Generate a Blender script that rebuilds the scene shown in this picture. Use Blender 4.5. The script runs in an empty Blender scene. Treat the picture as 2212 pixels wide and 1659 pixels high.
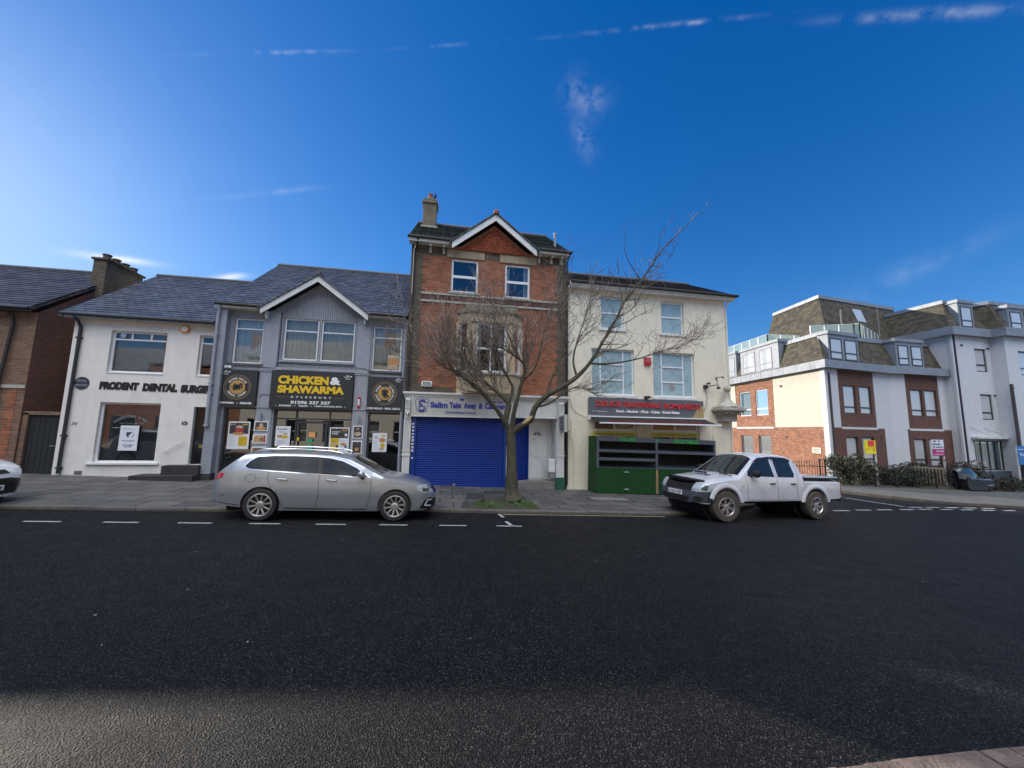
import bpy, bmesh, math, random
from mathutils import Vector, Matrix
from mathutils.bvhtree import BVHTree
R = math.radians
random.seed(7)
SC = bpy.context.scene
COL = SC.collection

# ---------------------------------------------------------------- camera
HX, ROLL, PITCH, YAW = 831.0, R(1.02), R(6.9), R(10.0)
cam = bpy.data.cameras.new("camera"); cam.sensor_width = 36.0; cam.lens = 36.0 * HX / 2212.0
cam.clip_start = 0.05; cam.clip_end = 3000
cam_o = bpy.data.objects.new("camera", cam); COL.objects.link(cam_o); SC.camera = cam_o
_f = Vector((math.sin(YAW) * math.cos(PITCH), math.cos(YAW) * math.cos(PITCH), math.sin(PITCH)))
_r = Vector((math.cos(YAW), -math.sin(YAW), 0)); _u = _r.cross(_f)
_R = _r * math.cos(ROLL) + _u * math.sin(ROLL); _U = -_r * math.sin(ROLL) + _u * math.cos(ROLL)
cam_o.matrix_world = Matrix(((_R.x, _U.x, -_f.x, 0), (_R.y, _U.y, -_f.y, 0), (_R.z, _U.z, -_f.z, 2.0), (0, 0, 0, 1)))

def sky_dir(px, py):
    d = _f * HX + _R * (px - 1106) + _U * (829.5 - py); return d.normalized()

# ---------------------------------------------------------------- exposure, sky, sun
SC.view_settings.view_transform = 'Standard'; SC.view_settings.look = 'None'
SC.view_settings.exposure = 1.0; SC.view_settings.gamma = 1.0; SC.view_settings.use_curve_mapping = False
SC.cycles.max_bounces = 8; SC.cycles.sample_clamp_indirect = 6.0; SC.cycles.caustics_reflective = False; SC.cycles.caustics_refractive = False
SC.cycles.transparent_max_bounces = 16
SUN_AZ, SUN_EL = R(-50.0), R(20.6)         # azimuth from +Y, clockwise positive
W = bpy.data.worlds.new("World"); SC.world = W; W.use_nodes = True
nt = W.node_tree; nt.nodes.clear(); N = nt.nodes.new; L = nt.links.new
def wn(t, **k):
    n = N(t)
    for a, b in k.items(): setattr(n, a, b)
    return n
sky = wn('ShaderNodeTexSky', sky_type='NISHITA', sun_disc=False, sun_elevation=SUN_EL, sun_rotation=SUN_AZ, altitude=60, air_density=1.0, dust_density=0.24, ozone_density=3.2)
tc = wn('ShaderNodeTexCoord')
def vdot(vec):
    n = wn('ShaderNodeVectorMath', operation='DOT_PRODUCT'); L(tc.outputs['Generated'], n.inputs[0]); n.inputs[1].default_value = vec; return n.outputs['Value']
def mth(op, a, b=None, clamp=False):
    n = wn('ShaderNodeMath', operation=op, use_clamp=clamp)
    for i, v in enumerate((a, b)):
        if v is None: continue
        if isinstance(v, (int, float)): n.inputs[i].default_value = v
        else: L(v, n.inputs[i])
    return n.outputs[0]
def wisp(p0, p1, half, dens, ns, lo=.45, hi=.75, fold=0.0):
    """thin cirrus between two sky directions: gaussian along and across, broken up by noise"""
    a, b = sky_dir(*p0), sky_dir(*p1); c = (a + b).normalized(); t = (b - a); ln = t.length / 2; t.normalize(); n = c.cross(t).normalized(); t = n.cross(c)
    nz = wn('ShaderNodeTexNoise'); nz.inputs['Scale'].default_value = ns; nz.inputs['Detail'].default_value = 6; nz.inputs['Roughness'].default_value = .65; nz.inputs['Distortion'].default_value = fold
    L(tc.outputs['Generated'], nz.inputs['Vector'])
    warp = mth('MULTIPLY', mth('SUBTRACT', nz.outputs['Fac'], .5), half * 1.5)
    u = mth('DIVIDE', vdot(t), ln * .75); v = mth('DIVIDE', mth('ADD', vdot(n), warp), half)
    q = mth('ADD', mth('MULTIPLY', mth('POWER', mth('ABSOLUTE', u), 2.0), 1.0), mth('MULTIPLY', v, v))
    g = mth('POWER', 2.718, mth('MULTIPLY', q, -1.0))
    mr = wn('ShaderNodeMapRange'); mr.inputs['From Min'].default_value = lo; mr.inputs['From Max'].default_value = hi; L(nz.outputs['Fac'], mr.inputs['Value'])
    front = mth('GREATER_THAN', vdot(c), 0.0)
    return mth('MULTIPLY', mth('MULTIPLY', mth('MULTIPLY', g, mr.outputs[0]), dens), front)
ws = [wisp((2330, 8), (1760, 45), .0058, .34, 14, .38, .68), wisp((1650, 32), (1240, 74), .0032, .26, 20, .44, .70), wisp((1230, 78), (820, 108), .0025, .13, 22, .46, .68),
      wisp((740, 110), (430, 117), .0028, .34, 20, .4, .66), wisp((1215, 190), (1310, 235), .026, .30, 24, .40, .74, .5), wisp((1240, 250), (1280, 350), .017, .26, 26, .38, .72, .5),
      wisp((140, 545), (345, 572), .006, .9, 10, .25, .5), wisp((455, 603), (540, 596), .006, .8, 12, .25, .5), wisp((1800, 660), (2160, 500), .016, .16, 12, .35, .65, .4),
      wisp((440, 430), (700, 405), .005, .15, 12, .35, .65)]
tot = ws[0]
for w_ in ws[1:]: tot = mth('ADD', tot, w_)
tot = mth('MINIMUM', tot, 1.0)
# clear winter sky: deep blue, the haze glow round the sun softened
cap = wn('ShaderNodeVectorMath', operation='SCALE'); cap.inputs['Scale'].default_value = 1 / 10.0; L(sky.outputs[0], cap.inputs[0])
cap2 = wn('ShaderNodeVectorMath', operation='ADD'); L(cap.outputs[0], cap2.inputs[0]); cap2.inputs[1].default_value = (1, 1, 1)
cap3 = wn('ShaderNodeVectorMath', operation='DIVIDE'); L(sky.outputs[0], cap3.inputs[0]); L(cap2.outputs[0], cap3.inputs[1])
hs = wn('ShaderNodeHueSaturation'); hs.inputs['Saturation'].default_value = 1.42; hs.inputs['Value'].default_value = 1.06; L(cap3.outputs[0], hs.inputs['Color'])
mx = wn('ShaderNodeMixRGB'); mx.inputs['Color2'].default_value = (6.0, 6.4, 7.0, 1); L(tot, mx.inputs['Fac']); bl = wn('ShaderNodeMixRGB', blend_type='MULTIPLY'); bl.inputs[0].default_value = 1; bl.inputs['Color2'].default_value = (.70, .96, 1.36, 1); L(hs.outputs[0], bl.inputs['Color1'])
L(bl.outputs[0], mx.inputs['Color1'])
# cloud bank added in the unseen sky behind the viewer to brighten shaded fronts
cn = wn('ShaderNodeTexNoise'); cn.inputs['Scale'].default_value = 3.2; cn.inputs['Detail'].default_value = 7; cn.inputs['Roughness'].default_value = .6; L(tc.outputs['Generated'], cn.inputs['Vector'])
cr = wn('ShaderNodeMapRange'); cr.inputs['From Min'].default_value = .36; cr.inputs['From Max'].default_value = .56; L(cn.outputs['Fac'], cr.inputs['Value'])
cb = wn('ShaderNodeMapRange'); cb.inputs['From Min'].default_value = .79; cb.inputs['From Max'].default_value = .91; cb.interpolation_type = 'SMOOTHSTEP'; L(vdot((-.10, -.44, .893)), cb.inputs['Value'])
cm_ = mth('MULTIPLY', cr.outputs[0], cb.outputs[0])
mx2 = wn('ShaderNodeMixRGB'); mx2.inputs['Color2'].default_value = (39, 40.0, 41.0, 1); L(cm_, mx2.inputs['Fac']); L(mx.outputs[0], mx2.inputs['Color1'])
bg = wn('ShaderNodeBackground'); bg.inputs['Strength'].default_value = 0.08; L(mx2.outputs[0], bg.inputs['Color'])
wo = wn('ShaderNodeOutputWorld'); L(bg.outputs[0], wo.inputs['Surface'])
sl = bpy.data.lights.new("sun", 'SUN'); sl.energy = 3.2; sl.angle = R(0.5); sl.color = (1.0, .9, .76)
so = bpy.data.objects.new("sun", sl); COL.objects.link(so); so.location = (-30, 30, 40)
sd = Vector((math.sin(SUN_AZ) * math.cos(SUN_EL), math.cos(SUN_AZ) * math.cos(SUN_EL), math.sin(SUN_EL)))
so.rotation_euler = sd.to_track_quat('Z', 'Y').to_euler()

# ---------------------------------------------------------------- materials
MATS = {}
def mnodes(name):
    m = bpy.data.materials.new(name); m.use_nodes = True; t = m.node_tree; t.nodes.clear()
    o = t.nodes.new('ShaderNodeOutputMaterial'); p = t.nodes.new('ShaderNodeBsdfPrincipled'); t.links.new(p.outputs[0], o.inputs[0])
    return m, t, p, o
def sv(p, k, v):
    if k in p.inputs: p.inputs[k].default_value = v
def c4(c): return (c[0], c[1], c[2], 1)
def noise(t, co, scale, detail=4, rough=.6):
    n = t.nodes.new('ShaderNodeTexNoise'); n.inputs['Scale'].default_value = scale; n.inputs['Detail'].default_value = detail; n.inputs['Roughness'].default_value = rough
    t.links.new(co, n.inputs['Vector']); return n.outputs['Fac']
def ramp(t, fac, a, b, c1, c2):
    r = t.nodes.new('ShaderNodeValToRGB'); e = r.color_ramp.elements; e[0].position = a; e[1].position = b; e[0].color = c1; e[1].color = c2; t.links.new(fac, r.inputs[0]); return r.outputs[0]
def mix(t, fac, a, b, mode='MIX'):
    n = t.nodes.new('ShaderNodeMixRGB'); n.blend_type = mode
    for i, v in ((0, fac), (1, a), (2, b)):
        if isinstance(v, (int, float)): n.inputs[i].default_value = v
        elif isinstance(v, tuple): n.inputs[i].default_value = v
        else: t.links.new(v, n.inputs[i])
    return n.outputs[0]
def bump(t, p, h, strength, dist=.01):
    b = t.nodes.new('ShaderNodeBump'); b.inputs['Strength'].default_value = strength; b.inputs['Distance'].default_value = dist
    t.links.new(h, b.inputs['Height']); t.links.new(b.outputs[0], p.inputs['Normal'])
def mat(name, col, rough=.6, metal=0.0, vary=.12, vscale=3.0, grime=0.0, bmp=0.0, bscale=60, coat=0.0, spec=.5, coord='Object', dist=.01):
    if name in MATS: return MATS[name]
    m, t, p, o = mnodes(name); tc_ = t.nodes.new('ShaderNodeTexCoord'); co = tc_.outputs[coord]
    base = c4(col)
    if vary:
        f = noise(t, co, vscale, 5); lo = tuple(x * (1 - vary) for x in col); hi = tuple(min(1, x * (1 + vary)) for x in col)
        base = ramp(t, f, .3, .7, c4(lo), c4(hi))
    if grime:
        g = noise(t, co, 1.1, 8, .7); gm = ramp(t, g, .5, .72, (0, 0, 0, 1), (grime, grime, grime, 1))
        base = mix(t, gm, base, c4(tuple(x * .45 for x in col)))
        mp = t.nodes.new('ShaderNodeMapping'); mp.inputs['Scale'].default_value = (5, 5, .3); t.links.new(co, mp.inputs[0])
        base = mix(t, ramp(t, noise(t, mp.outputs[0], 2.0, 6, .7), .5, .75, (0, 0, 0, 1), (grime * .9, grime * .9, grime * .9, 1)), base, c4((col[0] * .5, col[1] * .48, col[2] * .44)))
    if isinstance(base, tuple): p.inputs['Base Color'].default_value = base
    else: t.links.new(base, p.inputs['Base Color'])
    p.inputs['Roughness'].default_value = rough; p.inputs['Metallic'].default_value = metal; sv(p, 'Coat Weight', coat); sv(p, 'Coat Roughness', .03); sv(p, 'Specular IOR Level', spec)
    if bmp: bump(t, p, noise(t, co, bscale, 3), bmp, dist)
    MATS[name] = m; return m
def brickmat(name, c1, c2, mortar, bw=.225, rh=.075, ms=.011, offset=.5, rough=.85, bstr=.7, var=.25, moss=None, bias=0.0, dist=.008):
    m, t, p, o = mnodes(name); tc_ = t.nodes.new('ShaderNodeTexCoord'); uv = tc_.outputs['UV']
    b = t.nodes.new('ShaderNodeTexBrick'); b.offset = offset; b.inputs['Scale'].default_value = 1; b.inputs['Brick Width'].default_value = bw; b.inputs['Row Height'].default_value = rh
    b.inputs['Mortar Size'].default_value = ms; b.inputs['Mortar Smooth'].default_value = .15; b.inputs['Bias'].default_value = bias
    b.inputs['Color1'].default_value = c4(c1); b.inputs['Color2'].default_value = c4(c2); b.inputs['Mortar'].default_value = c4(mortar)
    w = t.nodes.new('ShaderNodeTexNoise'); w.inputs['Scale'].default_value = 9; t.links.new(uv, w.inputs['Vector'])
    vm = t.nodes.new('ShaderNodeVectorMath'); vm.operation = 'MULTIPLY_ADD'; t.links.new(w.outputs['Color'], vm.inputs[0]); vm.inputs[1].default_value = (.006, .006, 0); t.links.new(uv, vm.inputs[2]); t.links.new(vm.outputs[0], b.inputs['Vector'])
    f = noise(t, uv, 2.2, 8, .75); dk = ramp(t, f, .3, .7, (1 - var, 1 - var, 1 - var, 1), (1 + var * .5, 1 + var * .45, 1 + var * .4, 1))
    cc = mix(t, 1.0, b.outputs['Color'], dk, 'MULTIPLY')
    f2 = noise(t, uv, 40, 3); cc = mix(t, .5, cc, mix(t, 1.0, cc, ramp(t, f2, .35, .65, (.72, .72, .72, 1), (1.2, 1.2, 1.2, 1)), 'MULTIPLY'))
    if moss:
        g = noise(t, uv, 1.6, 8, .75); gm = ramp(t, g, moss[1], moss[1] + .14, (0, 0, 0, 1), (.8, .8, .8, 1)); cc = mix(t, gm, cc, c4(moss[0]))
    t.links.new(cc, p.inputs['Base Color']); p.inputs['Roughness'].default_value = rough
    inv = t.nodes.new('ShaderNodeMath'); inv.operation = 'SUBTRACT'; inv.inputs[0].default_value = 1; t.links.new(b.outputs['Fac'], inv.inputs[1])
    ad = t.nodes.new('ShaderNodeMath'); ad.operation = 'MULTIPLY_ADD'; t.links.new(f2, ad.inputs[0]); ad.inputs[1].default_value = .5; t.links.new(inv.outputs[0], ad.inputs[2])
    bump(t, p, ad.outputs[0], bstr, dist); MATS[name] = m; return m
def glassmat(name, base=.10, tint=(.75, .82, .84), rough=0.0, ior=1.5):
    m, t, p, o = mnodes(name); t.nodes.remove(p)
    g = t.nodes.new('ShaderNodeBsdfGlossy'); g.inputs['Roughness'].default_value = rough; g.inputs['Color'].default_value = (.95, .97, 1, 1)
    tr = t.nodes.new('ShaderNodeBsdfTransparent'); tr.inputs['Color'].default_value = c4(tint)
    fr = t.nodes.new('ShaderNodeFresnel'); fr.inputs['IOR'].default_value = ior
    ad = t.nodes.new('ShaderNodeMath'); ad.operation = 'ADD'; ad.use_clamp = True; t.links.new(fr.outputs[0], ad.inputs[0]); ad.inputs[1].default_value = base
    tcn = t.nodes.new('ShaderNodeTexCoord'); nz = t.nodes.new('ShaderNodeTexNoise'); nz.inputs['Scale'].default_value = 1.3; t.links.new(tcn.outputs['Object'], nz.inputs['Vector'])
    b = t.nodes.new('ShaderNodeBump'); b.inputs['Strength'].default_value = .05; b.inputs['Distance'].default_value = .02; t.links.new(nz.outputs['Fac'], b.inputs['Height']); t.links.new(b.outputs[0], g.inputs['Normal'])
    ms = t.nodes.new('ShaderNodeMixShader'); t.links.new(ad.outputs[0], ms.inputs[0]); t.links.new(tr.outputs[0], ms.inputs[1]); t.links.new(g.outputs[0], ms.inputs[2]); t.links.new(ms.outputs[0], o.inputs[0])
    MATS[name] = m; return m

# ---------------------------------------------------------------- mesh building helpers
class FR:
    """a wall frame: u along the wall, d into the building, z up"""
    def __init__(s, O, heading=90.0, inward=-1):
        h = R(heading); s.O = Vector(O); s.U = Vector((math.sin(h), math.cos(h), 0)); k = R(heading + 90 * inward); s.N = Vector((math.sin(k), math.cos(k), 0))
    def __call__(s, u, d, z): return s.O + s.U * u + s.N * d + Vector((0, 0, z))
ST = FR((0, 14.3, 0))                       # the terrace's front line, u = world X
WD = FR((0, 0, 0))                          # plain world axes
ORG = {}
class G:
    def __init__(s, fr=WD): s.v = []; s.f = []; s.mi = []; s.fr = fr; s.k = 0
    def add(s, pts, faces):
        o = len(s.v); s.v += [s.fr(*p) for p in pts]; s.f += [[o + i for i in f] for f in faces]; s.mi += [s.k] * len(faces)
    def quad(s, *p): s.add(p, [list(range(len(p)))])
    def box(s, u0, u1, d0, d1, z0, z1):
        P = [(u0, d0, z0), (u1, d0, z0), (u1, d1, z0), (u0, d1, z0), (u0, d0, z1), (u1, d0, z1), (u1, d1, z1), (u0, d1, z1)]
        s.add(P, [(0, 1, 5, 4), (1, 2, 6, 5), (2, 3, 7, 6), (3, 0, 4, 7), (4, 5, 6, 7), (3, 2, 1, 0)])
    def prism(s, poly, d0, d1):
        """poly of (u,z), extruded in d"""
        n = len(poly); P = [(u, d0, z) for u, z in poly] + [(u, d1, z) for u, z in poly]
        s.add(P, [list(range(n)), list(range(2 * n - 1, n - 1, -1))] + [(i, (i + 1) % n, n + (i + 1) % n, n + i) for i in range(n)])
    def slab(s, quad, th):
        """thick sheet below a 3/4-point polygon"""
        n = len(quad); P = list(quad) + [(a, b, c - th) for a, b, c in quad]
        s.add(P, [list(range(n)), list(range(2 * n - 1, n - 1, -1))] + [(i, (i + 1) % n, n + (i + 1) % n, n + i) for i in range(n)])
    def bar(s, a, b, w, h):
        a = Vector(a); b = Vector(b); t = (b - a).normalized(); up = Vector((0, 0, 1)) if abs(t.z) < .95 else Vector((0, 1, 0)); x = t.cross(up).normalized() * w / 2; y = t.cross(x).normalized() * h / 2
        P = [tuple(q + i * x + j * y) for q in (a, b) for i, j in ((-1, -1), (1, -1), (1, 1), (-1, 1))]
        s.add(P, [(0, 1, 5, 4), (1, 2, 6, 5), (2, 3, 7, 6), (3, 0, 4, 7), (3, 2, 1, 0), (4, 5, 6, 7)])
    def tube(s, pts, rad, n=8, cap=True):
        if not isinstance(rad, (list, tuple)): rad = [rad] * len(pts)
        pts = [Vector(p) for p in pts]; P = []; F = []; prev = None
        for i, p in enumerate(pts):
            t = (pts[min(i + 1, len(pts) - 1)] - pts[max(i - 1, 0)]).normalized()
            x = t.cross(Vector((.13, .21, 1)) if prev is None else prev) if prev is None else (prev - t * prev.dot(t))
            x.normalize(); prev = x; y = t.cross(x)
            for k in range(n):
                a = 2 * math.pi * k / n; P.append(tuple(p + (x * math.cos(a) + y * math.sin(a)) * rad[i]))
        for i in range(len(pts) - 1):
            for k in range(n): F.append((i * n + k, i * n + (k + 1) % n, (i + 1) * n + (k + 1) % n, (i + 1) * n + k))
        if cap: F += [list(range(n - 1, -1, -1)), list(range((len(pts) - 1) * n, len(pts) * n))]
        s.add(P, F)
    def lathe(s, prof, c, axis='z', n=24, cap=True):
        """prof of (radius, height) turned round an axis through c"""
        P = []; F = []
        for r, h in prof:
            for k in range(n):
                a = 2 * math.pi * k / n; x, y = r * math.cos(a), r * math.sin(a)
                P.append((c[0] + x, c[1] + y, c[2] + h) if axis == 'z' else ((c[0] + x, c[1] + h, c[2] + y) if axis == 'y' else (c[0] + h, c[1] + x, c[2] + y)))
        for i in range(len(prof) - 1):
            for k in range(n): F.append((i * n + k, i * n + (k + 1) % n, (i + 1) * n + (k + 1) % n, (i + 1) * n + k))
        if cap: F += [list(range(n)), list(range((len(prof) - 1) * n, len(prof) * n))]
        s.add(P, F)
    def wall(s, u0, u1, z0, z1, holes=(), d=0.0, rev=.14):
        us = sorted({u0, u1, *[h[0] for h in holes], *[h[1] for h in holes]}); zs = sorted({z0, z1, *[h[2] for h in holes], *[h[3] for h in holes]})
        for i in range(len(us) - 1):
            for j in range(len(zs) - 1):
                a, b, c, e = us[i], us[i + 1], zs[j], zs[j + 1]; mu, mz = (a + b) / 2, (c + e) / 2
                if any(h[0] < mu < h[1] and h[2] < mz < h[3] for h in holes): continue
                s.quad((a, d, c), (b, d, c), (b, d, e), (a, d, e))
        for h in holes:
            a, b, c, e = h[:4]; r = d + rev
            s.quad((a, d, c), (a, r, c), (a, r, e), (a, d, e)); s.quad((b, d, c), (b, d, e), (b, r, e), (b, r, c)); s.quad((a, d, e), (a, r, e), (b, r, e), (b, d, e)); s.quad((a, d, c), (b, d, c), (b, r, c), (a, r, c))
    def build(s, name, mats, parent=None, smooth=False, bevel=0.0, normals=True, local=False):
        o = None; org = ORG.get(parent.name, Vector((0, 0, 0))) if (parent is not None and not local) else Vector((0, 0, 0))
        me = bpy.data.meshes.new(name); me.from_pydata([tuple(v - org) for v in s.v], [], s.f)
        if not isinstance(mats, (list, tuple)): mats = [mats]
        for m in mats: me.materials.append(m)
        if len(mats) > 1: me.polygons.foreach_set('material_index', s.mi)
        if normals or bevel:
            bm = bmesh.new(); bm.from_mesh(me)
            if bevel: bmesh.ops.bevel(bm, geom=[e for e in bm.edges if len(e.link_faces) == 2 and e.calc_face_angle(0) > .6], offset=bevel, segments=2, profile=.6, affect='EDGES', clamp_overlap=True)
            if normals: bmesh.ops.recalc_face_normals(bm, faces=bm.faces)
            bm.to_mesh(me); bm.free()
        boxuv(me, org)
        if smooth:
            me.polygons.foreach_set('use_smooth', [True] * len(me.polygons))
            if hasattr(me, 'set_sharp_from_angle'): me.set_sharp_from_angle(angle=R(40))
        o = bpy.data.objects.new(name, me); COL.objects.link(o)
        if parent is not None: o.parent = parent; ORG[o.name] = org
        return o
def boxuv(me, org=Vector((0, 0, 0))):
    uv = me.uv_layers.new(name="UVMap").data; Z = Vector((0, 0, 1)); vs = me.vertices
    for p in me.polygons:
        n = p.normal
        if abs(n.z) > .94: t = Vector((1, 0, 0)); b = Vector((0, 1, 0))
        else:
            t = Z.cross(n).normalized(); b = n.cross(t)
            if t.x < -.001 or (abs(t.x) <= .001 and t.y < 0): t = -t
        for li in p.loop_indices:
            q = vs[me.loops[li].vertex_index].co + org; uv[li].uv = (q.dot(t), q.dot(b))
def thing(name, label, cat, loc=(0, 0, 0), rot=(0, 0, 0), group=None, kind=None):
    o = bpy.data.objects.new(name, None); COL.objects.link(o); o.location = loc; o.rotation_euler = rot; o.empty_display_size = .2
    o['label'] = label; o['category'] = cat; ORG[o.name] = Vector(loc)
    if group: o['group'] = group
    return o
def tag(o, label, cat, group=None, kind=None):
    o['label'] = label; o['category'] = cat
    if group: o['group'] = group
    if kind: o['kind'] = kind
    return o
def struct(o): o['kind'] = 'structure'; return o
_dg = None
def text_mesh(s, bold=.0, spacing=1.0, shear=0.0):
    cu = bpy.data.curves.new("lettering", 'FONT'); cu.body = s; cu.extrude = .5; cu.offset = bold; cu.resolution_u = 3; cu.space_character = spacing; cu.shear = shear
    o = bpy.data.objects.new("lettering", cu); COL.objects.link(o); dg = bpy.context.evaluated_depsgraph_get(); me = bpy.data.meshes.new_from_object(o.evaluated_get(dg))
    V = [v.co.copy() for v in me.vertices]; F = [list(p.vertices) for p in me.polygons]
    bpy.data.objects.remove(o); bpy.data.curves.remove(cu); bpy.data.meshes.remove(me); return V, F
def text(g, s, u0, u1, z0, z1, d, th=.006, bold=.0, spacing=1.0, shear=0.0, flip=False):
    """flat lettering fitted to a box on frame g, front face at d - th"""
    V, F = text_mesh(s, bold, spacing, shear)
    if not V: return
    x0 = min(v.x for v in V); x1 = max(v.x for v in V); y0 = min(v.y for v in V); y1 = max(v.y for v in V); z_0 = min(v.z for v in V); z_1 = max(v.z for v in V)
    P = [(u0 + (v.x - x0) / max(x1 - x0, 1e-6) * (u1 - u0), d - (v.z - z_0) / max(z_1 - z_0, 1e-6) * th, z0 + (v.y - y0) / max(y1 - y0, 1e-6) * (z1 - z0)) for v in V]
    g.add(P, F)
def ringtext(g, s, cu, cz, rad, a0, a1, h, d, th=.004, bold=.02, inward=False, rot=0.0):
    n = len(s)
    for i, ch in enumerate(s):
        if ch == ' ': continue
        a = R(a0 + (a1 - a0) * (i + .5) / n + rot); V, F = text_mesh(ch, bold)
        if not V: continue
        x0 = min(v.x for v in V); x1 = max(v.x for v in V); y0 = min(v.y for v in V); y1 = max(v.y for v in V); k = h / max(.3, y1 - y0) if ch not in '.-*' else h / .7
        tx, tz = (math.cos(a), math.sin(a)); ox, oz = (-tz, tx)
        if inward: up = (-tx, -tz); al = (-tz, tx)
        else: up = (tx, tz); al = (tz, -tx)
        P = [(cu + rad * tx + ((v.x - (x0 + x1) / 2) * al[0] + (v.y - (y0 + y1) / 2) * up[0]) * k, d - (v.z + .5) * th, cz + rad * tz + ((v.x - (x0 + x1) / 2) * al[1] + (v.y - (y0 + y1) / 2) * up[1]) * k) for v in V]
        g.add(P, F)
def window(par, fr, u0, u1, z0, z1, d=.1, m=None, fw=.055, hz=(), vu=(), vseg=None, sill=None, curtain=None, pane=None, fd=.06, cmat=None, label=None, bw=None):
    m = m or MATS['upvc']; bw = bw or fw * .8
    g = G(fr); g.box(u0, u0 + fw, d, d + fd, z0, z1); g.box(u1 - fw, u1, d, d + fd, z0, z1); g.box(u0 + fw, u1 - fw, d, d + fd, z1 - fw, z1); g.box(u0 + fw, u1 - fw, d, d + fd, z0, z0 + fw)
    for z in hz: g.box(u0 + fw, u1 - fw, d + .003, d + fd - .003, z - bw / 2, z + bw / 2)
    for q in vu:
        u, a, b = q if isinstance(q, tuple) else (q, z0 + fw, z1 - fw)
        g.box(u - bw / 2, u + bw / 2, d - .003, d + fd - .006, a, b)
    w = g.build('window', m, par)
    if label: w['label'] = label
    g = G(fr); g.quad((u0 + fw * .8, d + fd * .55, z0 + fw * .8), (u1 - fw * .8, d + fd * .55, z0 + fw * .8), (u1 - fw * .8, d + fd * .55, z1 - fw * .8), (u0 + fw * .8, d + fd * .55, z1 - fw * .8)); g.build('pane', pane or MATS['glass'], w)
    if sill:
        e, dep, h = sill[:3]; g = G(fr); g.box(u0 - e, u1 + e, -dep, d, z0 - h, z0 - .002); g.build('sill', sill[3] if len(sill) > 3 else m, w)
    if curtain:
        dc = d + fd + .12; cm = cmat or MATS['net']
        def drape(a, b, zt, zb, amp=.025, per=.09):
            g = G(fr); n = max(6, int((b - a) / .022)); P = []
            for i in range(n + 1):
                u = a + (b - a) * i / n; dd = dc + amp * math.sin(u / per * 6.28 + math.sin(u * 9) * 1.3); P += [(u, dd, zb), (u + .01 * math.sin(i), dd, zt)]
            g.add(P, [(2 * i, 2 * i + 2, 2 * i + 3, 2 * i + 1) for i in range(n)]); g.build('curtain', cm, w, normals=False)
        W_ = u1 - u0
        if curtain == 'net': drape(u0 + .02, u1 - .02, z1 - .02, z0 + .02)
        elif curtain == 'sides': drape(u0 + .02, u0 + W_ * .2, z1 - .02, z0 + .02); drape(u1 - W_ * .22, u1 - .02, z1 - .02, z0 + .02)
        elif curtain == 'blind':
            g = G(fr); g.box(u0 + .02, u1 - .02, dc - .01, dc, z0 + .02, z1 - .02); g.build('blind', cm, w)
        elif curtain == 'slats':
            g = G(fr); z = z0 + .04
            while z < z1 - .04:
                g.box(u0 + .03, u1 - .03, dc - .02, dc + .0, z, z + .022); z += .035
            g.build('blind', cm, w)
    return w
# ---------------------------------------------------------------- palette
mat('render_white', (.74, .70, .64), .9, vary=.05, grime=.22, bmp=.25, bscale=120, dist=.004)
mat('render_cream', (.78, .72, .57), .9, vary=.06, grime=.25, bmp=.25, bscale=90, dist=.004)
mat('render_flat', (.58, .585, .59), .9, vary=.04, grime=.05, bmp=.2, bscale=90, dist=.004)
mat('render_ivory', (.56, .53, .44), .9, vary=.05, bmp=.2, bscale=90, dist=.004)
mat('upvc', (.78, .79, .79), .35, vary=.03)
mat('white_paint', (.70, .70, .67), .55, vary=.08, grime=.35, bmp=.15, bscale=40)
mat('black_plastic', (.02, .021, .023), .6, vary=.1)
mat('dark_frame', (.045, .045, .05), .45, vary=.1)
mat('brown_frame', (.055, .048, .047), .45, vary=.1)
mat('grey_frame', (.27, .28, .30), .5, vary=.06)
mat('grey_paint', (.30, .315, .355), .6, vary=.10, grime=.2, bmp=.3, bscale=30, vscale=2)
mat('sill_dark', (.09, .09, .10), .6, vary=.15)
mat('net', (.86, .87, .86), .9, vary=.05)
mat('curtain_cream', (.86, .78, .60), .9, vary=.08)
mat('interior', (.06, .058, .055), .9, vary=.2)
mat('interior_pale', (.30, .29, .27), .9, vary=.15)
mat('stone', (.34, .28, .18), .85, vary=.18, grime=.4, bmp=.4, bscale=25)
mat('stone_white', (.40, .38, .32), .8, vary=.12, grime=.4, bmp=.2, bscale=40)
mat('concrete', (.22, .21, .19), .9, vary=.2, grime=.3, bmp=.3, bscale=40)
mat('dark_concrete', (.035, .034, .032), .9, vary=.3, grime=.3, bmp=.4, bscale=30)
mat('lead', (.26, .28, .31), .55, vary=.14, grime=.3, vscale=2, metal=.25)
mat('terracotta', (.28, .11, .06), .8, vary=.2)
mat('metal', (.5, .51, .52), .35, metal=.9, vary=.1)
mat('rust_iron', (.03, .022, .018), .6, vary=.3)
mat('brass', (.45, .32, .10), .35, metal=.8)
mat('sign_black', (.022, .025, .028), .45, vary=.12)
mat('sign_yellow', (.78, .50, .02), .4, vary=.02); mat('sign_white', (.80, .80, .78), .5, vary=.02); mat('gold', (.48, .27, .07), .45, vary=.08)
mat('gold_line', (.30, .22, .10), .45, vary=.05)
mat('off_white', (.55, .55, .50), .5, vary=.06, grime=.3)
mat('blue_letter', (.03, .05, .36), .45, vary=.05); mat('red_letter', (.62, .03, .035), .45, vary=.08); mat('black_letter', (.02, .018, .018), .35, vary=.5, vscale=6)
mat('deli_grey', (.10, .11, .13), .55, vary=.08); mat('tan', (.38, .28, .13), .7, vary=.1); mat('pale_yellow', (.60, .58, .13), .55, vary=.05)
mat('shutter_blue', (.001, .032, .27), .42, vary=.10, grime=.3, vscale=1.2); mat('shutter_frame_blue', (.002, .035, .25), .4, vary=.08)
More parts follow.
